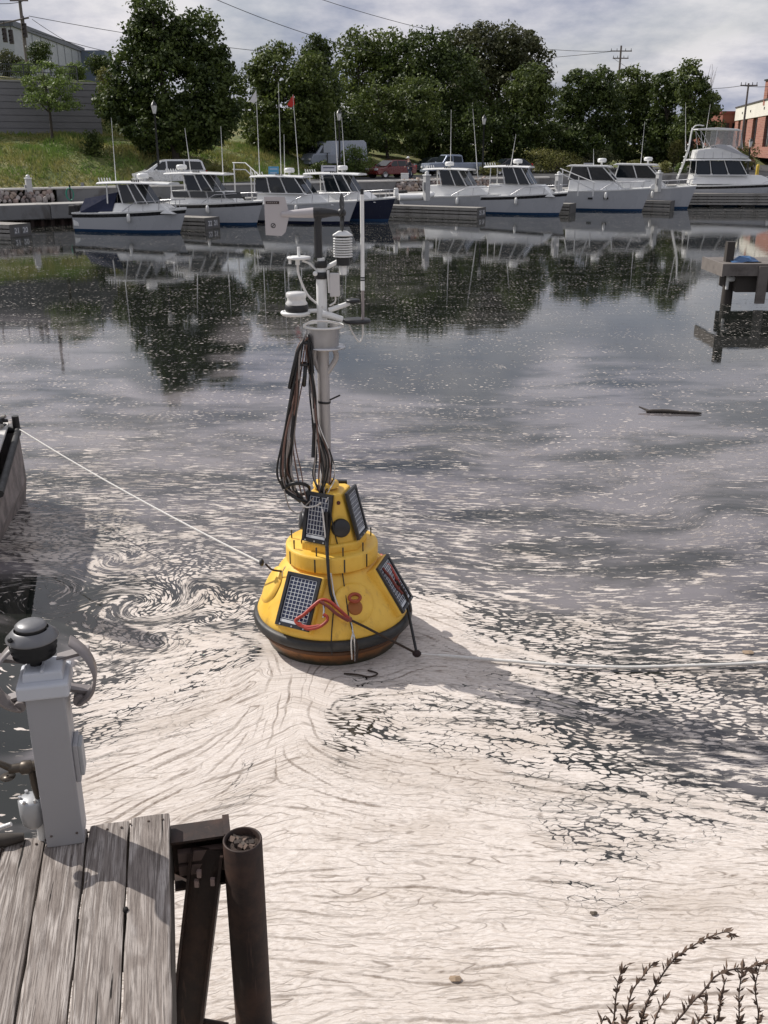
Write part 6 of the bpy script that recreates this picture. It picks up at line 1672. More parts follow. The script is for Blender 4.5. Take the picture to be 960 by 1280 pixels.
# points on the float surface seen at a pixel
def rprof(z):
    z = z + .03
    for (r0_, z0_), (r1_, z1_) in zip(PROF[1:-1], PROF[2:]):
        if z0_ <= z <= z1_: return r0_ + (r1_ - r0_) * (z - z0_) / (z1_ - z0_)
    return .79 if .2 < z <= .37 else (.72 if z <= .2 else (.435 if z < 1.04 else .28))
def onhull(px, py, off=.02):
    r = ray(px, py); k = 7.2 / r.y
    while k < 9.5:
        p = Vector((0, 0, CAM_H)) + r * k
        if p.z < 0 or math.hypot(p.x - BX, p.y - BY) < rprof(p.z) + off: return p
        k += .004
    return p
def hull_line(ctrl, r, m, name, off=.02, n=6): return MB().tube(bez([onhull(a, b, off) for a, b in ctrl], n), r, 7).build(name, m, buoy, world=True)
hull_line([(405, 640), (407, 670), (409, 700), (412, 735), (417, 752), (424, 762)], .012, CBLK, 'hull_cable', .03)
hull_line([(403, 636), (406, 665), (409, 690), (414, 720), (418, 745), (426, 765)], .008, CWHT, 'hull_cable', .05)
hull_line([(408, 640), (409, 672), (410, 705), (413, 740), (418, 750)], .014, CBLK, 'hull_cable', .045)
hull_line([(413, 640), (418, 665), (424, 690), (430, 730), (436, 770), (441, 790)], .006, CBLK, 'hull_cable', .03)
hull_line([(417, 762), (415, 785), (414, 805), (415, 818)], .006, CBLK, 'hull_line', .02)
# red hose covered bridle with shackle in front
hull_line([(400, 782), (386, 784), (374, 781), (370, 775), (380, 768), (392, 757), (402, 750), (412, 752), (424, 762), (437, 774)], .017, RED_O, 'red_hose', .10, 8)
hull_line([(374, 779), (384, 786), (398, 784), (408, 777), (409, 771), (404, 768)], .015, RED_O, 'red_hose', .11, 8)
hull_line([(400, 752), (410, 758), (422, 768), (436, 776)], .016, mat('dark_red_hose', (.16, .03, .02), .6), 'red_hose', .14, 6)
hull_line([(404, 752), (405, 763), (404, 772)], .010, SHINY, 'shackle_pin', .10, 4)
MB().sphere(onhull(437, 774, .09), .026, 10).build('shackle', mat('rusty_red_shackle', (.2, .05, .04), .5), buoy, world=True)
hull_line([(439, 778), (441, 790), (443, 800), (444, 826)], .009, SHINY, 'tether_chain', .03)
hull_line([(442, 795), (447, 810), (445, 828)], .010, ROPE_D, 'tether_rope', .03)
hull_line([(441, 792), (439, 803), (440, 824)], .007, ROPE_W, 'tether_rope', .04)
# bridle legs to the knot on the right
knot = P(521, 817, z=.08)
k0 = onhull(438, 775, .07)
MB().tube(bez([k0, onhull(455, 783, .06), onhull(476, 794, .06), onhull(494, 803, .06), knot], 5), .012, 7).build('bridle_rope', ROPE_D, buoy, world=True)
hull_line([(476, 706), (486, 706), (492, 716), (497, 726), (500, 734)], .016, RED_O, 'red_hose', .07, 6)
hull_line([(478, 710), (488, 722), (496, 734), (503, 742)], .014, mat('dark_red_hose', (.16, .03, .02), .6), 'red_hose', .10, 6)
k1 = onhull(500, 736, .05); k2 = onhull(511, 768, .05)
MB().tube(bez([k1, onhull(507, 750, .05), k2, knot], 5), .014, 7).build('bridle_rope', CBLK, buoy, world=True)
MB().tube(bez([onhull(496, 726, .09), onhull(508, 745, .07), onhull(513, 765, .06)], 5), .012, 7).build('bridle_rope', ROPE_D, buoy, world=True)
MB().sphere(knot, .045, 10, (1, .8, .8)).build('rope_knot', mat('dark_knot', (.025, .012, .012), .8, bump=.5), buoy, world=True)
# left fitting
g = MB(); f0 = onhull(352, 714, .02); fx_ = P(332, 705, Y=8.55); g.tube(bez([fx_, P(340, 712, Y=8.5), f0], 4), .010, 6); g.build('side_strop', ROPE_D, buoy, world=True)
MB().lathe([(.02, -.02), (.035, -.01), (.035, .01), (.02, .02)], P(327, 703, Y=8.55), 12, (1, 0, 0)).build('strop_shackle', BLKP, buoy, world=True)
MB().tube([onhull(353, 722, .0), onhull(353, 715, .06), onhull(357, 708, .08)], .006, 6).build('side_eye', SHINY, buoy, world=True)

# ------------------------------------------------------------------ ropes
c1 = P(25, 537, Y=12.55); n_ = 30; e_ = P(326, 703, Y=8.55)
tag(MB().tube([c1.lerp(e_, k / n_) - Vector((0, 0, .05 * 4 * (k / n_) * (1 - k / n_))) for k in range(n_ + 1)], .010, 7).build('mooring_rope', ROPE_W), 'taut white rope from the barge corner at the left edge to the buoy', 'rope')
g = MB(); pr = [(524, 817), (560, 820), (620, 825), (700, 831), (780, 834), (860, 832), (940, 829), (1040, 822)]
pts = bez([P(a, b, z=.035 if i else .08) for i, (a, b) in enumerate(pr)], 10)
tag(g.tube(pts, [.008 if i < 8 else .016 for i in range(len(pts))], 8).build('floating_rope', ROPE_W), 'white rope floating on the foam from the dark knot to the right edge', 'rope')
g = MB(); g.tube(bez([P(430, 842, z=.01), P(445, 843, z=.02), P(462, 846, z=.02), P(472, 842, z=.03), P(460, 838, z=.01)], 6), .008, 6)
tag(g.build('loose_cord', ROPE_D), 'small dark loop of cord lying on the foam in front of the buoy', 'cord')
# floating stick
s0, s1 = P(808, 514.5, z=.02), P(877, 516.5, z=.02)
st_o = thing('floating_stick', 'thin dark driftwood stick floating at the right', 'stick', s0.lerp(s1, .5))
MB().tube(bez([s0, s0.lerp(s1, .3) + Vector((0, .03, .01)), s0.lerp(s1, .7), s1], 4), [.03, .035, .04, .035, .04, .04, .035, .03, .035, .03, .03, .02, .012], 7).build('stem', WOODD, st_o, world=True)
MB().tube([s0 + Vector((.05, 0, .01)), s0 + Vector((-.10, .16, .05))], [.025, .012], 6).build('twig', WOODD, st_o, world=True)
for (a, b, s, lab) in ((569, 1223, .032, 'round brown leaf lying on the foam near the bottom edge'), (742, 1141, .022, 'dark speck of bark on the foam above the dry plants'), (935, 815, .05, 'tan leaf floating beside the white rope')):
    c = P(a, b, z=.012)
    m_ = MB(); m_.add([c + Vector((math.cos(t_) * s * 1.2, math.sin(t_) * s * .8, .004 * math.sin(3 * t_))) for t_ in np.linspace(0, 2 * PI, 9)[:-1]] + [c + Vector((0, 0, .012))], [(i, (i + 1) % 8, 8) for i in range(8)])
    tag(m_.build('floating_leaf', mat('leaf_%d' % a, (.10, .08, .06) if a == 742 else (.30, .22, .15), .8)), lab, 'leaf')

# ------------------------------------------------------------------ barge at the left edge
def barge():
    root = thing('work_barge', 'weathered wooden work barge with black rubber edge at the left edge', 'barge', (-6, 11, 0))
    A, B, C, D = Vector((-4.97, 12.75, 1.0)), Vector((-4.26, 10.15, 1.0)), Vector((-9.5, 8.9, 1.0)), Vector((-10.0, 12.6, 1.0))
    A2, B2, C2, D2 = Vector((-5.0, 12.6, -.35)), Vector((-4.74, 10.5, -.35)), Vector((-9.4, 9.4, -.35)), Vector((-9.8, 12.4, -.35))
    A1 = Vector((-4.93, 12.70, .28)); B1 = Vector((-4.50, 10.30, .28)); C1 = C.lerp(C2, .6); D1 = D.lerp(D2, .6)
    W = new_mat('worn_barge_planking'); t = NT(W); obj = t.n('ShaderNodeTexCoord').outputs['Object']
    n1 = t.noise(t.mapping(obj, (6, 1.2, 1.0)), 2, 6, .7).outputs['Fac']; n2 = t.noise(obj, 5, 6, .7).outputs['Fac']
    c = t.mix(t.smooth(n1, .35, .65), (.13, .115, .11), (.30, .26, .245)); c = t.mix(t.smooth(n2, .5, .72, 0, .6), c, (.10, .08, .07)); t.l(c, t.bsdf.inputs['Base Color']); t.bsdf.inputs['Roughness'].default_value = .8; t.bump(n2, .4, .02)
    m = MB(); m.add([A, B, C, D, A1, B1, C1, D1, A2, B2, C2, D2], [(0, 1, 5, 4), (1, 2, 6, 5), (2, 3, 7, 6), (3, 0, 4, 7), (4, 5, 9, 8), (5, 6, 10, 9), (6, 7, 11, 10), (7, 4, 8, 11), (8, 9, 10, 11)])
    m.build('hull', W, root, world=True)
    DP = mat('pale_deck_board', (.62, .60, .57), .7, scale=4, var=.1, dirt=(.3, .28, .26), dirt_amt=.5)
    # deck boards run across, parallel to the far end
    n = 18; fe = (D - A).normalized()
    for k in range(n):
        f0, f1 = k / n, (k + .93) / n
        pa, pb = A.lerp(B, f0) + fe * .12, A.lerp(B, f1) + fe * .12; qa, qb = D.lerp(C, f0), D.lerp(C, f1)
        g = MB(); g.slab(pa + Vector((0, 0, .03)), pb + Vector((0, 0, .03)), qb + Vector((0, 0, .03)), qa + Vector((0, 0, .03)), .04); g.build('deck_board', DP, root, world=True)
    m = MB(); m.tube([A + Vector((0, 0, -.03)), B + Vector((0, 0, -.03))], .045, 8); m.tube([A + Vector((0, 0, -.03)), D + Vector((0, 0, -.03))], .045, 8); m.build('rubber_edge', BLACK, root, world=True)
    m = MB(); m.tube([A + Vector((-.02, 0, -.1)), A + Vector((-.02, 0, .16))], .05, 8); m.build('corner_post', BLACK, root, world=True)
    m = MB(); m.prism([(-8.6, 10.2), (-4.98, 10.2), (-5.38, 12.4), (-8.8, 12.4)], 1.03, 1.72); m.build('shadow_caster_block', mat('shadow_caster_paint', (.5, .5, .5), .5), root, world=True)  # unseen block added to cast the straight shadow patch on the water
    m = MB(); m.prism([(-8.7, 10.1), (-4.90, 10.1), (-5.30, 12.45), (-8.9, 12.45)], 1.72, 1.80); m.build('shadow_caster_roof', WHITE_M, root, world=True)
    m = MB(); m.bbox(-8.0, -7.2, 10.17, 10.21, 1.2, 1.6); m.build('shadow_caster_window', DKGLASS, root, world=True)
    m = MB(); m.bbox(-5.12, -4.92, 9.98, 10.2, .9, 2.95); m.build('shadow_caster_post', STEEL_RUST, root, world=True)  # unseen post added to cast the pointed tip of that shadow
barge()
rp = thing('rope_pile', 'tangled heap of dark rope on the far corner of the barge', 'rope', (-5.25, 12.55, 1.03))
random.seed(3)
for k in range(6):
    pts = [Vector((random.uniform(-.3, .22), random.uniform(-.2, .12), random.uniform(.02, .16))) for _ in range(9)]
    MB().tube(bez(pts, 5), .024, 6).build('rope_loop', [CBLK, mat('grey_rope', (.3, .28, .25), .9, bump=.5), CBLK][k % 3], rp)

# ------------------------------------------------------------------ near dock, bottom left
DZ = 1.35
Cn = P(212, 1017, z=DZ)
aN = Vector((.2108, -.9775, 0)); bN = Vector((-.9775, -.2108, 0))      # towards the viewer, towards the left
def dk(a, b, z=DZ): return Cn + aN * a + bN * b + Vector((0, 0, z - DZ))
pw = abs((P(150, 1280, z=DZ) - Cn).dot(bN) - (P(216, 1280, z=DZ) - Cn).dot(bN))
off0 = (P(216, 1280, z=DZ) - Cn).dot(bN)
def plank_mat(name, seed, tint):
    m = new_mat(name); t = NT(m); obj = t.n('ShaderNodeTexCoord').outputs['Object']
    # object x runs along the plank
    wv = t.noise(t.mapping(obj, (.42, 4.2, 4.2), loc=(seed * 3.7, seed * 1.3, seed)), 1.0, 3, .45, .25).outputs['Fac']
    ring = t.math('SINE', t.math('ADD', t.math('MULTIPLY', wv, 105.0), t.math('MULTIPLY', t.noise(t.mapping(obj, (3, 30, 30)), 1.0, 3, .6).outputs['Fac'], 5.0)))
    ringf = t.math('MULTIPLY', t.math('ADD', ring, 1.0), .5)
    fib = t.noise(t.mapping(obj, (5, 190, 80), loc=(seed, 0, 0)), 1.0, 6, .75).outputs['Fac']
    blot = t.noise(t.mapping(obj, (2.0, 5, 5), loc=(seed * 2, seed, 0)), 1.0, 6, .65).outputs['Fac']
    amp = t.noise(t.mapping(obj, (1.2, 8, 8), loc=(seed, seed, 3)), 1.0, 3, .6).outputs['Fac']
    rr = t.math('ADD', t.math('MULTIPLY', t.smooth(ringf, .08, .9), t.smooth(amp, .35, .62, .22, .62)), .28)
    c = t.mix(rr, (.16 * tint, .13 * tint, .112 * tint), (.50 * tint, .455 * tint, .42 * tint))
    c = t.mix(t.smooth(fib, .44, .60, 0, .85), c, (.11, .092, .082)); c = t.mix(t.smooth(blot, .52, .70, 0, .65), c, (.085, .07, .06))
    c = t.mix(t.smooth(blot, .25, .42, .35, 0), c, (.48, .45, .43))
    # split cracks
    ck = t.noise(t.mapping(obj, (1.6, 36, 20), loc=(seed * 5, 0, 0)), 1.0, 4, .6, .4).outputs['Fac']; crack = t.smooth(ck, .66, .69)
    c = t.mix(crack, c, (.02, .017, .015)); t.l(c, t.bsdf.inputs['Base Color']); t.bsdf.inputs['Roughness'].default_value = .85; t.bsdf.inputs['Specular IOR Level'].default_value = .25
    h = t.math('ADD', t.math('MULTIPLY', ringf, .6), t.math('ADD', t.math('MULTIPLY', fib, .6), t.math('MULTIPLY', crack, -2.0))); t.bump(h, .55, .006)
    return m
dock = thing('wooden_dock', 'weathered grey plank dock in the bottom left corner', 'dock', dk(0, 0, 0), math.atan2(aN.y, aN.x))
starts = [0.0, .02, .035, .06, .05, .08]
for i in range(6):
    b0, b1 = off0 + i * pw + .006, off0 + (i + 1) * pw - .006
    s = starts[i]; th = .05; Lp = 3.4
    m = MB(); nseg = 24
    # board in dock coordinates (x towards the viewer, y is minus b)
    for (y0, y1) in ((-b1, -b0),):
        rows = []
        for k in range(nseg + 1):
            x = s + (Lp - s) * k / nseg; w = .002 * math.sin(k * 1.7 + i * 2) + .0015 * math.sin(k * 4.1 + i); dz = .003 * math.sin(k * .7 + i * 3)
            if k == 0: w += .004
            rows.append([Vector((x, y0 + w, DZ - th)), Vector((x, y0 + w, DZ + dz)), Vector((x, y0 + .012 + w, DZ + .004 + dz)), Vector((x, (y0 + y1) / 2, DZ + .006 + dz)), Vector((x, y1 - .012 + w, DZ + .004 + dz)), Vector((x, y1 + w, DZ + dz)), Vector((x, y1 + w, DZ - th)), Vector((x, y0 + w, DZ - th))])
        l = loft(rows); m.add(l.v, l.f, False); m.add(rows[0][:7], [tuple(range(7))]); m.add(rows[-1][:7], [tuple(range(7))[::-1]])
    pl = m.build('plank', plank_mat('grey_plank_%s' % 'abcdef'[i], i + 1.3, [1.0, .95, 1.0, .92, .97, .9][i]), dock)
    if i < 5:
        for dx_ in ((.05, .03), (.05, .10), (.055, .19)):
            MB().lathe([(0, .009), (.006, .009), (.007, .006)], (s + dx_[0], -b0 - dx_[1], DZ + .002), 8).build('nail', mat('rusty_nail', (.05, .03, .022), .8), pl)
MB().bbox(.04, .12, -1.6, .0, DZ - .33, DZ - .05).build('end_joist', WOODD, dock)
MB().bbox(.1, 3.4, -off0 - .08, -off0 - .005, DZ - .35, DZ - .05).build('side_joist', WOODD, dock)
MB().bbox(.1, 3.4, -1.5, -1.42, DZ - .35, DZ - .05).build('side_joist', WOODD, dock)
for k in range(4): MB().bbox(.6 + k * .75, .68 + k * .75, -1.42, -.1, DZ - .33, DZ - .055).build('joist', WOODD, dock)
MB().lathe([(.0, .004), (.012, .004), (.014, -.01)], (dk(0, 0, 0) * 0) + Vector(((P(157, 1138, z=DZ) - Cn).dot(aN), -(P(157, 1138, z=DZ) - Cn).dot(bN), DZ + .008)), 10).build('knot_hole', mat('knot_black', (.012, .010, .01), .9), dock)
MB().cyl((.5, -1.3, -1.5), (.5, -1.3, DZ - .05), .11, .11, 12).build('dock_pile', WOODD, dock)

# pedestal
fl, fr = P(58, 1062.5, z=DZ + .008), P(106, 1052, z=DZ + .008)
wP = (fr - fl).length * .97; pc_ = fl.lerp(fr, .5) - aN * (wP / 2)
GP = mat('blue_grey_painted_panel', (.345, .345, .36), .55, scale=2.5, var=.05, dirt=(.25, .22, .20), dirt_amt=.35, bump=.05)
CAPM = mat('pale_blue_cap', (.55, .57, .61), .5, scale=3, var=.04, dirt=(.35, .33, .3), dirt_amt=.3)
ped = thing('dock_pedestal', 'grey dock power pedestal with a louvred black lamp head on the near dock', 'pedestal', (pc_.x, pc_.y, DZ + .006), math.atan2(aN.y, aN.x) + PI / 2)
# local: -y faces the viewer, +x right
h_ = wP / 2; HP = P(60, 868, Y=pc_.y - .1).z - DZ
MB().bbox(-h_, h_, -h_, h_, 0, HP).build('post_shell', GP, ped, bevel=.008)
MB().bbox(-h_ - .030, h_ + .026, -h_ - .028, h_ + .026, HP - .03, HP + .045).build('cap_rim', CAPM, ped, bevel=.012)
MB().box((0, .01, HP + .065), (wP * 1.06, wP * .98, .05), taper=(.93, .9)).build('cap_top', CAPM, ped, bevel=.01)
MB().box((0, .0, HP + .095), (.012, wP * .8, .012)).build('cap_seam', CAPM, ped)
for x in (-.06, .06): MB().lathe([(0, .004), (.006, .003), (.007, 0)], (x, -h_, .07), 8, (0, -1, 0)).build('screw', mat('dark_screw', (.1, .08, .07), .5), ped)
zl = HP + .10; LG = mat('grey_lamp_metal', (.17, .17, .175), .38, metal=.3, scale=9, var=.08)
lamp = MB().cyl((-.035, 0.02, zl - .01), (-.035, 0.02, zl + .05), .028, .028, 10).build('lamp_stem', CBLK, ped)
MB().lathe([(.02, zl + .025), (.06, zl + .03), (.098, zl + .045), (.080, zl + .052), (.104, zl + .070), (.084, zl + .077), (.108, zl + .095), (.088, zl + .102), (.108, zl + .118), (.088, zl + .128), (.088, zl + .135)], (-.035, .02, 0), 32).build('louvre_stack', CBLK, lamp)
MB().lathe([(.108, zl + .128), (.118, zl + .130), (.119, zl + .136), (.085, zl + .172), (.078, zl + .176)], (-.035, .02, 0), 32).build('lamp_shade', LG, lamp)
MB().lathe([(.070, zl + .172), (.068, zl + .192)], (-.035, .02, 0), 28).build('shade_gap', CBLK, lamp)
MB().lathe([(.060, zl + .188), (.072, zl + .188), (.072, zl + .194), (.058, zl + .206), (.03, zl + .213), (0, zl + .215)], (-.035, .02, 0), 28).build('lamp_cap', LG, lamp)
MB().sphere((-.12, -.05, zl + .160), .013, 8).build('lamp_knob', CBLK, lamp)
# cable hanger hoops on both sides
HM = mat('brown_grey_cast_hanger', (.235, .21, .205), .45, scale=8, var=.1, dirt=(.1, .08, .07), dirt_amt=.4)
def hoop(side):
    g = MB(); secs = []
    cx, cz = side * .02, HP + .02
    a0, a1 = (rad(60), rad(-58))
    for k in range(17):
        a = a0 + (a1 - a0) * k / 16
        w = .045 + .012 * math.sin(PI * k / 16)
        R = .205; cc = Vector((cx + side * R * math.cos(a) * .98, .07 - .10 * math.cos(a) + .02, cz + R * math.sin(a) * .9))
        rd = Vector((side * math.cos(a), 0, math.sin(a)))
        t_ = Vector((0, 1, 0)) * w
        secs.append([cc - t_ + rd * .0, cc - t_ + rd * .012, cc + t_ + rd * .012, cc + t_, cc - t_])
    l = loft(secs); l.add(secs[0][:4], [(0, 1, 2, 3)]); l.add(secs[-1][:4], [(3, 2, 1, 0)])
    o_ = l.build('cable_hanger', HM, ped)
    for zz, xx in ((HP + .10, .17), (HP - .09, .16)):
        MB().box((side * (h_ + xx) / 2, .07, zz), (abs(xx - h_) + .07, .06, .016), Matrix.Rotation(side * (-.2 if zz > HP else .25), 3, 'Y')).build('hanger_arm', HM, o_)
    MB().cyl((side * .135, .01, HP - .13), (side * .135, .13, HP - .13), .028, .028, 12).build('hanger_boss', HM, o_)
hoop(1); hoop(-1)
# outlet cover right, valve and meter left
MB().box((h_ + .012, -.01, HP * .52), (.024, .13, .21)).build('outlet_plate', GP, ped, bevel=.006)
MB().box((h_ + .032, -.015, HP * .53), (.022, .10, .17)).build('outlet_cover', mat('weathered_cover', (.36, .37, .38), .5, dirt=(.15, .13, .12), dirt_amt=.5), ped, bevel=.006)
BRASS = mat('dark_bronze_valve', (.09, .075, .06), .4, metal=.6, scale=12, var=.3)
zv = HP * .50
v_ = MB().cyl((-h_, -.02, zv), (-h_ - .13, -.03, zv + .005), .026, .022, 12).build('water_valve', BRASS, ped)
MB().lathe([(.024, -.03), (.034, -.02), (.034, .02), (.024, .03)], (-h_ - .05, -.025, zv), 14, (1, 0, 0)).build('valve_nut', BRASS, v_)
MB().tube([(-h_ - .03, -.02, zv), (-h_ - .025, -.02, zv - .12), (-h_ - .01, -.01, zv - .25)], .018, 10).build('down_pipe', BRASS, v_)
MB().tube([(-h_ - .12, -.03, zv + .01), (-h_ - .17, -.03, zv + .045), (-h_ - .22, -.03, zv + .05)], [.018, .016, .02], 10).build('valve_spout', BRASS, v_)
MB().lathe([(.006, 0), (.035, .004), (.038, .01), (.006, .014)], (-h_ - .14, -.03, zv - .045), 14, (0, 0, 1)).build('valve_handle', BRASS, v_)
zm = HP * .20
mt = MB().lathe([(.03, -.11), (.055, -.08), (.062, -.02), (.062, .05), (.05, .06), (0, .06)], (-h_ - .055, -.01, zm + .02), 18).build('water_meter', mat('grey_meter_body', (.42, .43, .44), .35, metal=.4), ped)
for k in range(6):
    a = k * PI / 3; MB().cyl((-h_ - .055 + .05 * math.cos(a), -.01 + .05 * math.sin(a), zm + .075), (-h_ - .055 + .05 * math.cos(a), -.01 + .05 * math.sin(a), zm + .092), .009, .009, 6).build('meter_bolt', SHINY, mt)
MB().cyl((-h_ - .03, 0, -.1), (-h_ - .03, 0, zm - .08), .022, .022, 12).build('white_pipe', WHITE_M, ped)
# short log / cleat at far left of the dock and a grey block
q = P(12, 1050, z=DZ + .02)
tag(MB().tube([P(-30, 1052, z=DZ + .03), P(8, 1050, z=DZ + .03), P(30, 1046, z=DZ + .03)], [.03, .035, .02], 8).build('driftwood_chunk', WOODD), 'small dark chunk of wood lying left of the pedestal base', 'wood chunk')
tag(MB().tube([P(-20, 1042, z=DZ - .15), P(14, 1030, z=DZ - .10)], .012, 8).build('white_pipe', WHITE_M), 'thin white pipe sticking out left of the pedestal', 'pipe')

# steel bracket and pile
PM = new_mat('rusty_pile_steel'); t = NT(PM); obj = t.n('ShaderNodeTexCoord').outputs['Object']
n1 = t.noise(obj, 4, 7, .7).outputs['Fac']; n2 = t.noise(t.mapping(obj, (30, 30, 2)), 1, 4, .6).outputs['Fac']
c = t.mix(t.smooth(n1, .38, .66), (.020, .012, .010), (.055, .028, .019)); c = t.mix(t.smooth(n2, .62, .74, 0, .5), c, (.12, .07, .05)); t.l(c, t.bsdf.inputs['Base Color']); t.bsdf.inputs['Roughness'].default_value = .6; t.bsdf.inputs['Metallic'].default_value = .15; t.bump(n1, .35, .01)
pt_ = P(303, 1049, z=DZ - .05); rP = 24.5 / FOCAL * (pt_.y * CT + (CAM_H - DZ + .05) * ST)
pile = thing('steel_pile', 'rusty round steel pipe pile standing beside the near dock', 'pile', (pt_.x, pt_.y, DZ - 1.05))
MB().lathe([(rP, -2.0), (rP, .998), (rP - .006, 1.002), (rP - .012, .998), (rP - .012, .90)], n=40).build('pipe', PM, pile)
m = MB(); k_ = 14
vs = [Vector((0, 0, .965))]; fs = []
for rr_, cnt in ((.04, 10), (.075, 16), (rP - .010, 24)):
    o_ = len(vs); vs += [Vector((rr_ * math.cos(2 * PI * i / cnt), rr_ * math.sin(2 * PI * i / cnt), .955 + random.uniform(-.016, .02))) for i in range(cnt)]
bm = bmesh.new(); [bm.verts.new(v) for v in vs]; bmesh.ops.delaunay if False else None
bm.free()
m.lathe([(0, .968), (.03, .955), (.055, .975), (.08, .95), (rP - .010, .96)], n=24); fo = m.build('rubble_fill', mat('rubble', (.06, .042, .034), .95, scale=30, var=.6, bump=1.0, dirt=(.03, .02, .015), dirt_amt=.9), pile)
for k in range(26):
    a = random.uniform(0, 6.28); r_ = random.uniform(0, rP - .03)
    MB().box((r_ * math.cos(a), r_ * math.sin(a), .972), (random.uniform(.012, .03),) * 3, Matrix.Rotation(a, 3, 'Z') @ Matrix.Rotation(a, 3, 'X')).build('pebble', mat('pebble_%d' % (k % 3), [(.14, .10, .08), (.04, .03, .025), (.08, .065, .055)][k % 3], .9), fo)
brk = thing('steel_bracket', 'dark steel channel beam and inclined brace between the dock and the pile', 'bracket', (dk(.1, 0, 0).x, dk(.1, 0, 0).y, 0))
b0 = P(213, 1046, z=DZ - .08); b1 = P(284, 1036, z=DZ - .08); du = (b1 - b0); du.z = 0; Lb = du.length; du.normalize(); dv = Vector((-du.y, du.x, 0))
def bb(mb, u0, u1, v0, v1, z0, z1):
    vs = [b0 + du * u + dv * v + Vector((0, 0, z - .97)) for z in (z0, z1) for u, v in ((u0, v0), (u1, v0), (u1, v1), (u0, v1))]
    return mb.add(vs, [(0, 3, 2, 1), (4, 5, 6, 7), (0, 1, 5, 4), (1, 2, 6, 5), (2, 3, 7, 6), (3, 0, 4, 7)])
m = MB(); bb(m, 0, Lb, -.05, .09, .955, .97); bb(m, 0, Lb, .07, .09, .66, .955); bb(m, 0, Lb, -.05, .07, .66, .675); ch_ = m.build('channel_beam', PM, brk, world=True)
m = MB(); bb(m, .03, Lb - .02, -.055, -.02, .84, .90); bb(m, .03, Lb - .02, -.058, -.03, .76, .82); m.build('beam_web', mat('pinkish_rusty_plate', (.11, .075, .065), .6, scale=8, var=.25, dirt=(.03, .02, .015), dirt_amt=.6), ch_, world=True)
m = MB(); bb(m, Lb - .02, Lb + .015, -.06, .10, .62, .985); m.build('end_plate', PM, ch_, world=True)
t0, t1 = P(257, 1086, Y=b0.y - .02), P(233, 1290, Y=b0.y - .13); ax_ = (t1 - t0).normalized(); t1 = t0 + ax_ * 2.6; sd_ = ax_.cross(Vector((0, 1, 0))).normalized(); fd_ = sd_.cross(ax_)
m = MB()
def brace(mb, u0, u1, v0, v1):
    vs = [e + sd_ * u + fd_ * v for e in (t0 - ax_ * .12, t1) for u, v in ((u0, v0), (u1, v0), (u1, v1), (u0, v1))]
    return mb.add(vs, [(0, 3, 2, 1), (4, 5, 6, 7), (0, 1, 5, 4), (1, 2, 6, 5), (2, 3, 7, 6), (3, 0, 4, 7)])
brace(m, -.085, .085, -.008, .008); brace(m, -.085, -.07, -.06, .06); brace(m, .07, .085, -.06, .06); br_ = m.build('brace', PM, brk, world=True)
for (a, b) in ((249, 1092), (266, 1102), (246, 1104)):
    c = P(a, b, Y=b0.y - .06); MB().box(c, (.022, .02, .04)).build('pale_mark', mat('pale_scar', (.30, .22, .2), .6), br_, world=True)
m = MB(); m.tube([P(228, 1273, Y=b0.y - .1), P(285, 1283, Y=b0.y - .12)], .02, 8); m.build('lower_tie', PM, brk, world=True)

# ------------------------------------------------------------------ finger pier stub at the right edge
sp = P(911, 379, z=0); dwn = thing('pier_end', 'old grey wooden pier end on one pile at the right edge', 'pier', (sp.x, sp.y, 0))
zD = P(900, 327, Y=sp.y).z; sY = sp.y
x0 = P(896, 330, Y=sY).x; x1 = x0 + 6.0
EW = mat('old_grey_timber', (.17, .15, .135), .85, scale=3, var=.3, bump=.4, dirt=(.05, .04, .035), dirt_amt=.6)
for k in range(12):
    MB().bbox(x0 + .0, x1, sY - .65 + k * .16, sY - .65 + k * .16 + .145, zD - .06, zD).build('deck_board', EW, dwn, world=True)
MB().bbox(x0 + .02, x1, sY - .72, sY - .66, zD - .34, zD + .01).build('fascia_board', EW, dwn, world=True)
MB().bbox(x0 - .05, x0 + .02, sY - .72, sY + 1.3, zD - .36, zD + .01).build('end_board', EW, dwn, world=True)
MB().bbox(x0 + .5, x1, sY - .5, sY + 1.1, zD - .85, zD - .2).build('under_beam', WOODD, dwn, world=True)
cx = P(952, 345, Y=sY - .7).x; MB().bbox(cx - .12, cx + .16, sY - .80, sY - .70, zD - 1.15, zD - .05).build('fender_plank', EW, dwn, world=True)
pp_ = P(911, 350, Y=sY).x; MB().cyl((pp_, sY, -1.5), (pp_, sY, zD - .06), .19, .15, 14).build('support_pile', WOODD, dwn, world=True)
MB().cyl((pp_ - .1, sY - .2, .45), (pp_ - .1, sY - .2, 1.0), .05, .05, 8).build('white_float_stick', WHITE_M, dwn, world=True)
MB().sphere((pp_, sY - .22, zD - .48), .16, 12, (1, .8, .6)).build('white_fender', WHITE_M, dwn, world=True)
px_p = P(912, 320, Y=sY).x; MB().bbox(px_p - .13, px_p + .10, sY - .1, sY + .12, zD - .1, P(912, 302, Y=sY).z).build('post_stub', WOODD, dwn, world=True)
bt_ = P(930, 322, Y=sY); b_ = thing('blue_tarpaulin', 'small crumpled blue tarpaulin on the old pier end at the right edge', 'tarpaulin', (bt_.x, sY, zD))
m = MB(); n_ = 7; vs = [Vector(((i / 6 - .5) * .9, (j / 6 - .5) * .6, max(.0, .16 * math.cos((i / 6 - .5) * 3) * math.cos((j / 6 - .5) * 3) + random.uniform(-.03, .04)))) for j in range(7) for i in range(7)]
m.add(vs, [(j * 7 + i, j * 7 + i + 1, j * 7 + i + 8, j * 7 + i + 7) for j in range(6) for i in range(6)]); m.build('sheet', mat('blue_tarp', (.05, .12, .25), .5), b_)

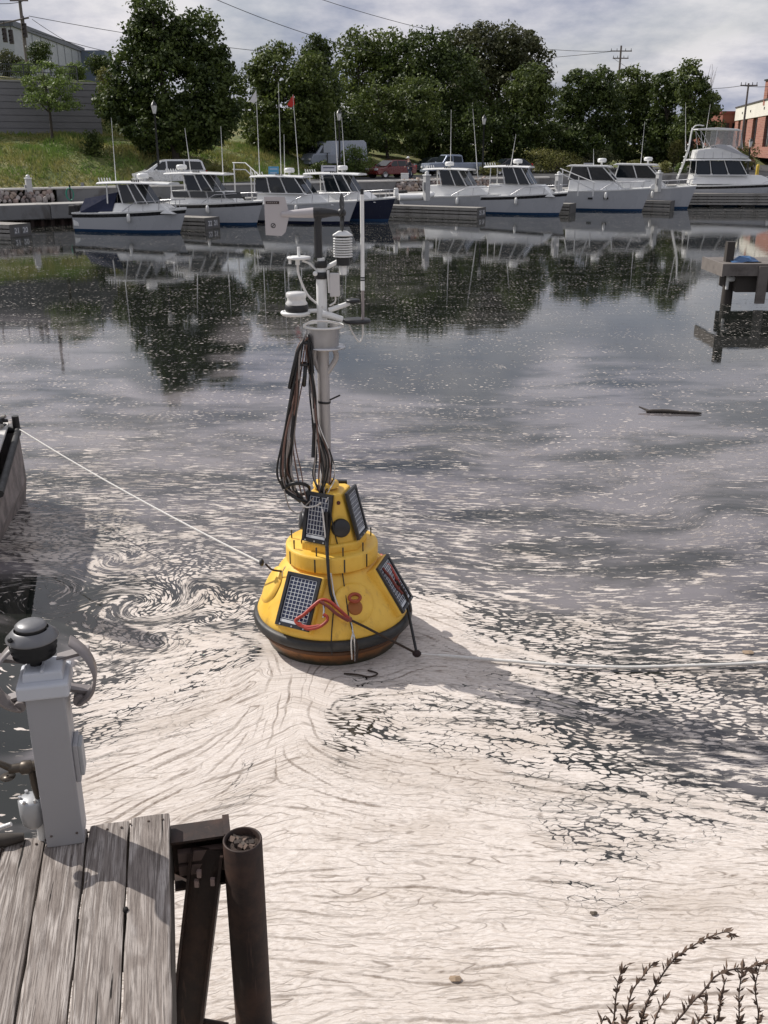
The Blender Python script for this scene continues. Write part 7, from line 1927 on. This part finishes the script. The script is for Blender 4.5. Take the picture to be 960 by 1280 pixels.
# ------------------------------------------------------------------ quay under the camera and dry plants on its edge
MB().bbox(-30, 30, -6, 1.12, -2, 2.9).build('near_quay', CONC, kind='structure')
STEM = mat('dry_brown_stem', (.075, .050, .038), .8, scale=30, var=.3); SEED = mat('dry_seed_husk', (.115, .075, .052), .8, scale=40, var=.45)
random.seed(21)
def sprig(label, pxs, depthY, n_leaf, r=.0032):
    pts = [P(a, b, Y=depthY + .02 * i) for i, (a, b) in enumerate(pxs)]
    root_p = Vector((pts[0].x, 1.05, 2.9))
    first = pts[0]
    r_ = thing('dry_plant', label, 'dry plant', root_p, 0, 'dry plants on the quay edge')
    cv = bez([root_p, root_p.lerp(first, .6) + Vector((0, 0, -.02))] + pts, 8)
    MB().tube(cv, [r * (1 - .6 * i / len(cv)) for i in range(len(cv))], 6).build('stem', STEM, r_, world=True)
    seg = cv[16:] if len(cv) > 20 else cv
    # arc length samples
    Ls = [0]; 
    for a, b in zip(seg[:-1], seg[1:]): Ls.append(Ls[-1] + (b - a).length)
    leafmb = MB()
    n_leaf = int(Ls[-1] / .0022)
    for k in range(n_leaf):
        s = Ls[-1] * (k + random.random()) / n_leaf
        i = min(len(seg) - 2, max(0, next((j for j in range(len(Ls)) if Ls[j] > s), len(Ls) - 1) - 1))
        f = (s - Ls[i]) / max(1e-6, Ls[i + 1] - Ls[i]); p = seg[i].lerp(seg[i + 1], f); t_ = (seg[i + 1] - seg[i]).normalized()
        cl = (math.sin(s * 2 * PI / .026 + i * .1) + 1) / 2
        if random.random() > .08 + .92 * cl ** 2: continue
        a = random.uniform(0, 2 * PI); o1 = t_.orthogonal().normalized(); o2 = t_.cross(o1); side = (o1 * math.cos(a) + o2 * math.sin(a))
        d = (t_ * random.uniform(.5, 1.1) + side * random.uniform(.55, 1.0)).normalized(); L = random.uniform(.013, .032); w = L * random.uniform(.13, .2)
        wv = d.cross(side).normalized(); up_n = d.cross(wv)
        q = [p, p + d * L * .45 + wv * w, p + d * L, p + d * L * .45 - wv * w, p + d * L * .45 + up_n * w * .8]
        leafmb.add(q, [(0, 1, 4), (1, 2, 4), (2, 3, 4), (3, 0, 4), (0, 3, 2, 1)])
    o = leafmb.build('seed_heads', SEED, r_, world=True); o['kind'] = 'stuff'
sprig('tallest dry seed stalk arching to the right in the bottom right corner', [(802, 1300), (806, 1262), (822, 1228), (842, 1200), (862, 1185), (885, 1172), (908, 1165), (918, 1172)], 1.72, 90)
sprig('leftmost upright dry stalk of the bottom right plants', [(768, 1300), (768, 1270), (770, 1245), (774, 1222), (782, 1206)], 1.74, 60)
sprig('second dry stalk from the left leaning slightly right', [(780, 1300), (783, 1270), (790, 1240), (804, 1220), (818, 1202)], 1.70, 60)
sprig('low short dry stalk below the tallest arching stalk', [(812, 1305), (818, 1278), (826, 1258), (836, 1246)], 1.75, 40)
sprig('dry stalk bending right across to the right edge', [(840, 1300), (858, 1262), (880, 1238), (895, 1220), (915, 1212), (935, 1210), (952, 1204), (972, 1215)], 1.68, 90)
sprig('dry upright stalk hanging below the bend of the right hand stalk', [(892, 1300), (898, 1270), (902, 1242), (908, 1222)], 1.72, 50)
sprig('dry upright stalk second from the right edge', [(926, 1300), (924, 1268), (924, 1240), (928, 1212)], 1.70, 50)
sprig('rightmost dry upright stalk in the bottom right corner', [(952, 1300), (948, 1265), (944, 1235), (950, 1205)], 1.73, 50)
sprig('short dry sprig lowest at the left of the plants', [(748, 1310), (750, 1285), (756, 1270)], 1.75, 20)
sprig('short dry sprig between the two bending stalks', [(866, 1310), (872, 1280), (884, 1262), (880, 1250)], 1.72, 25)
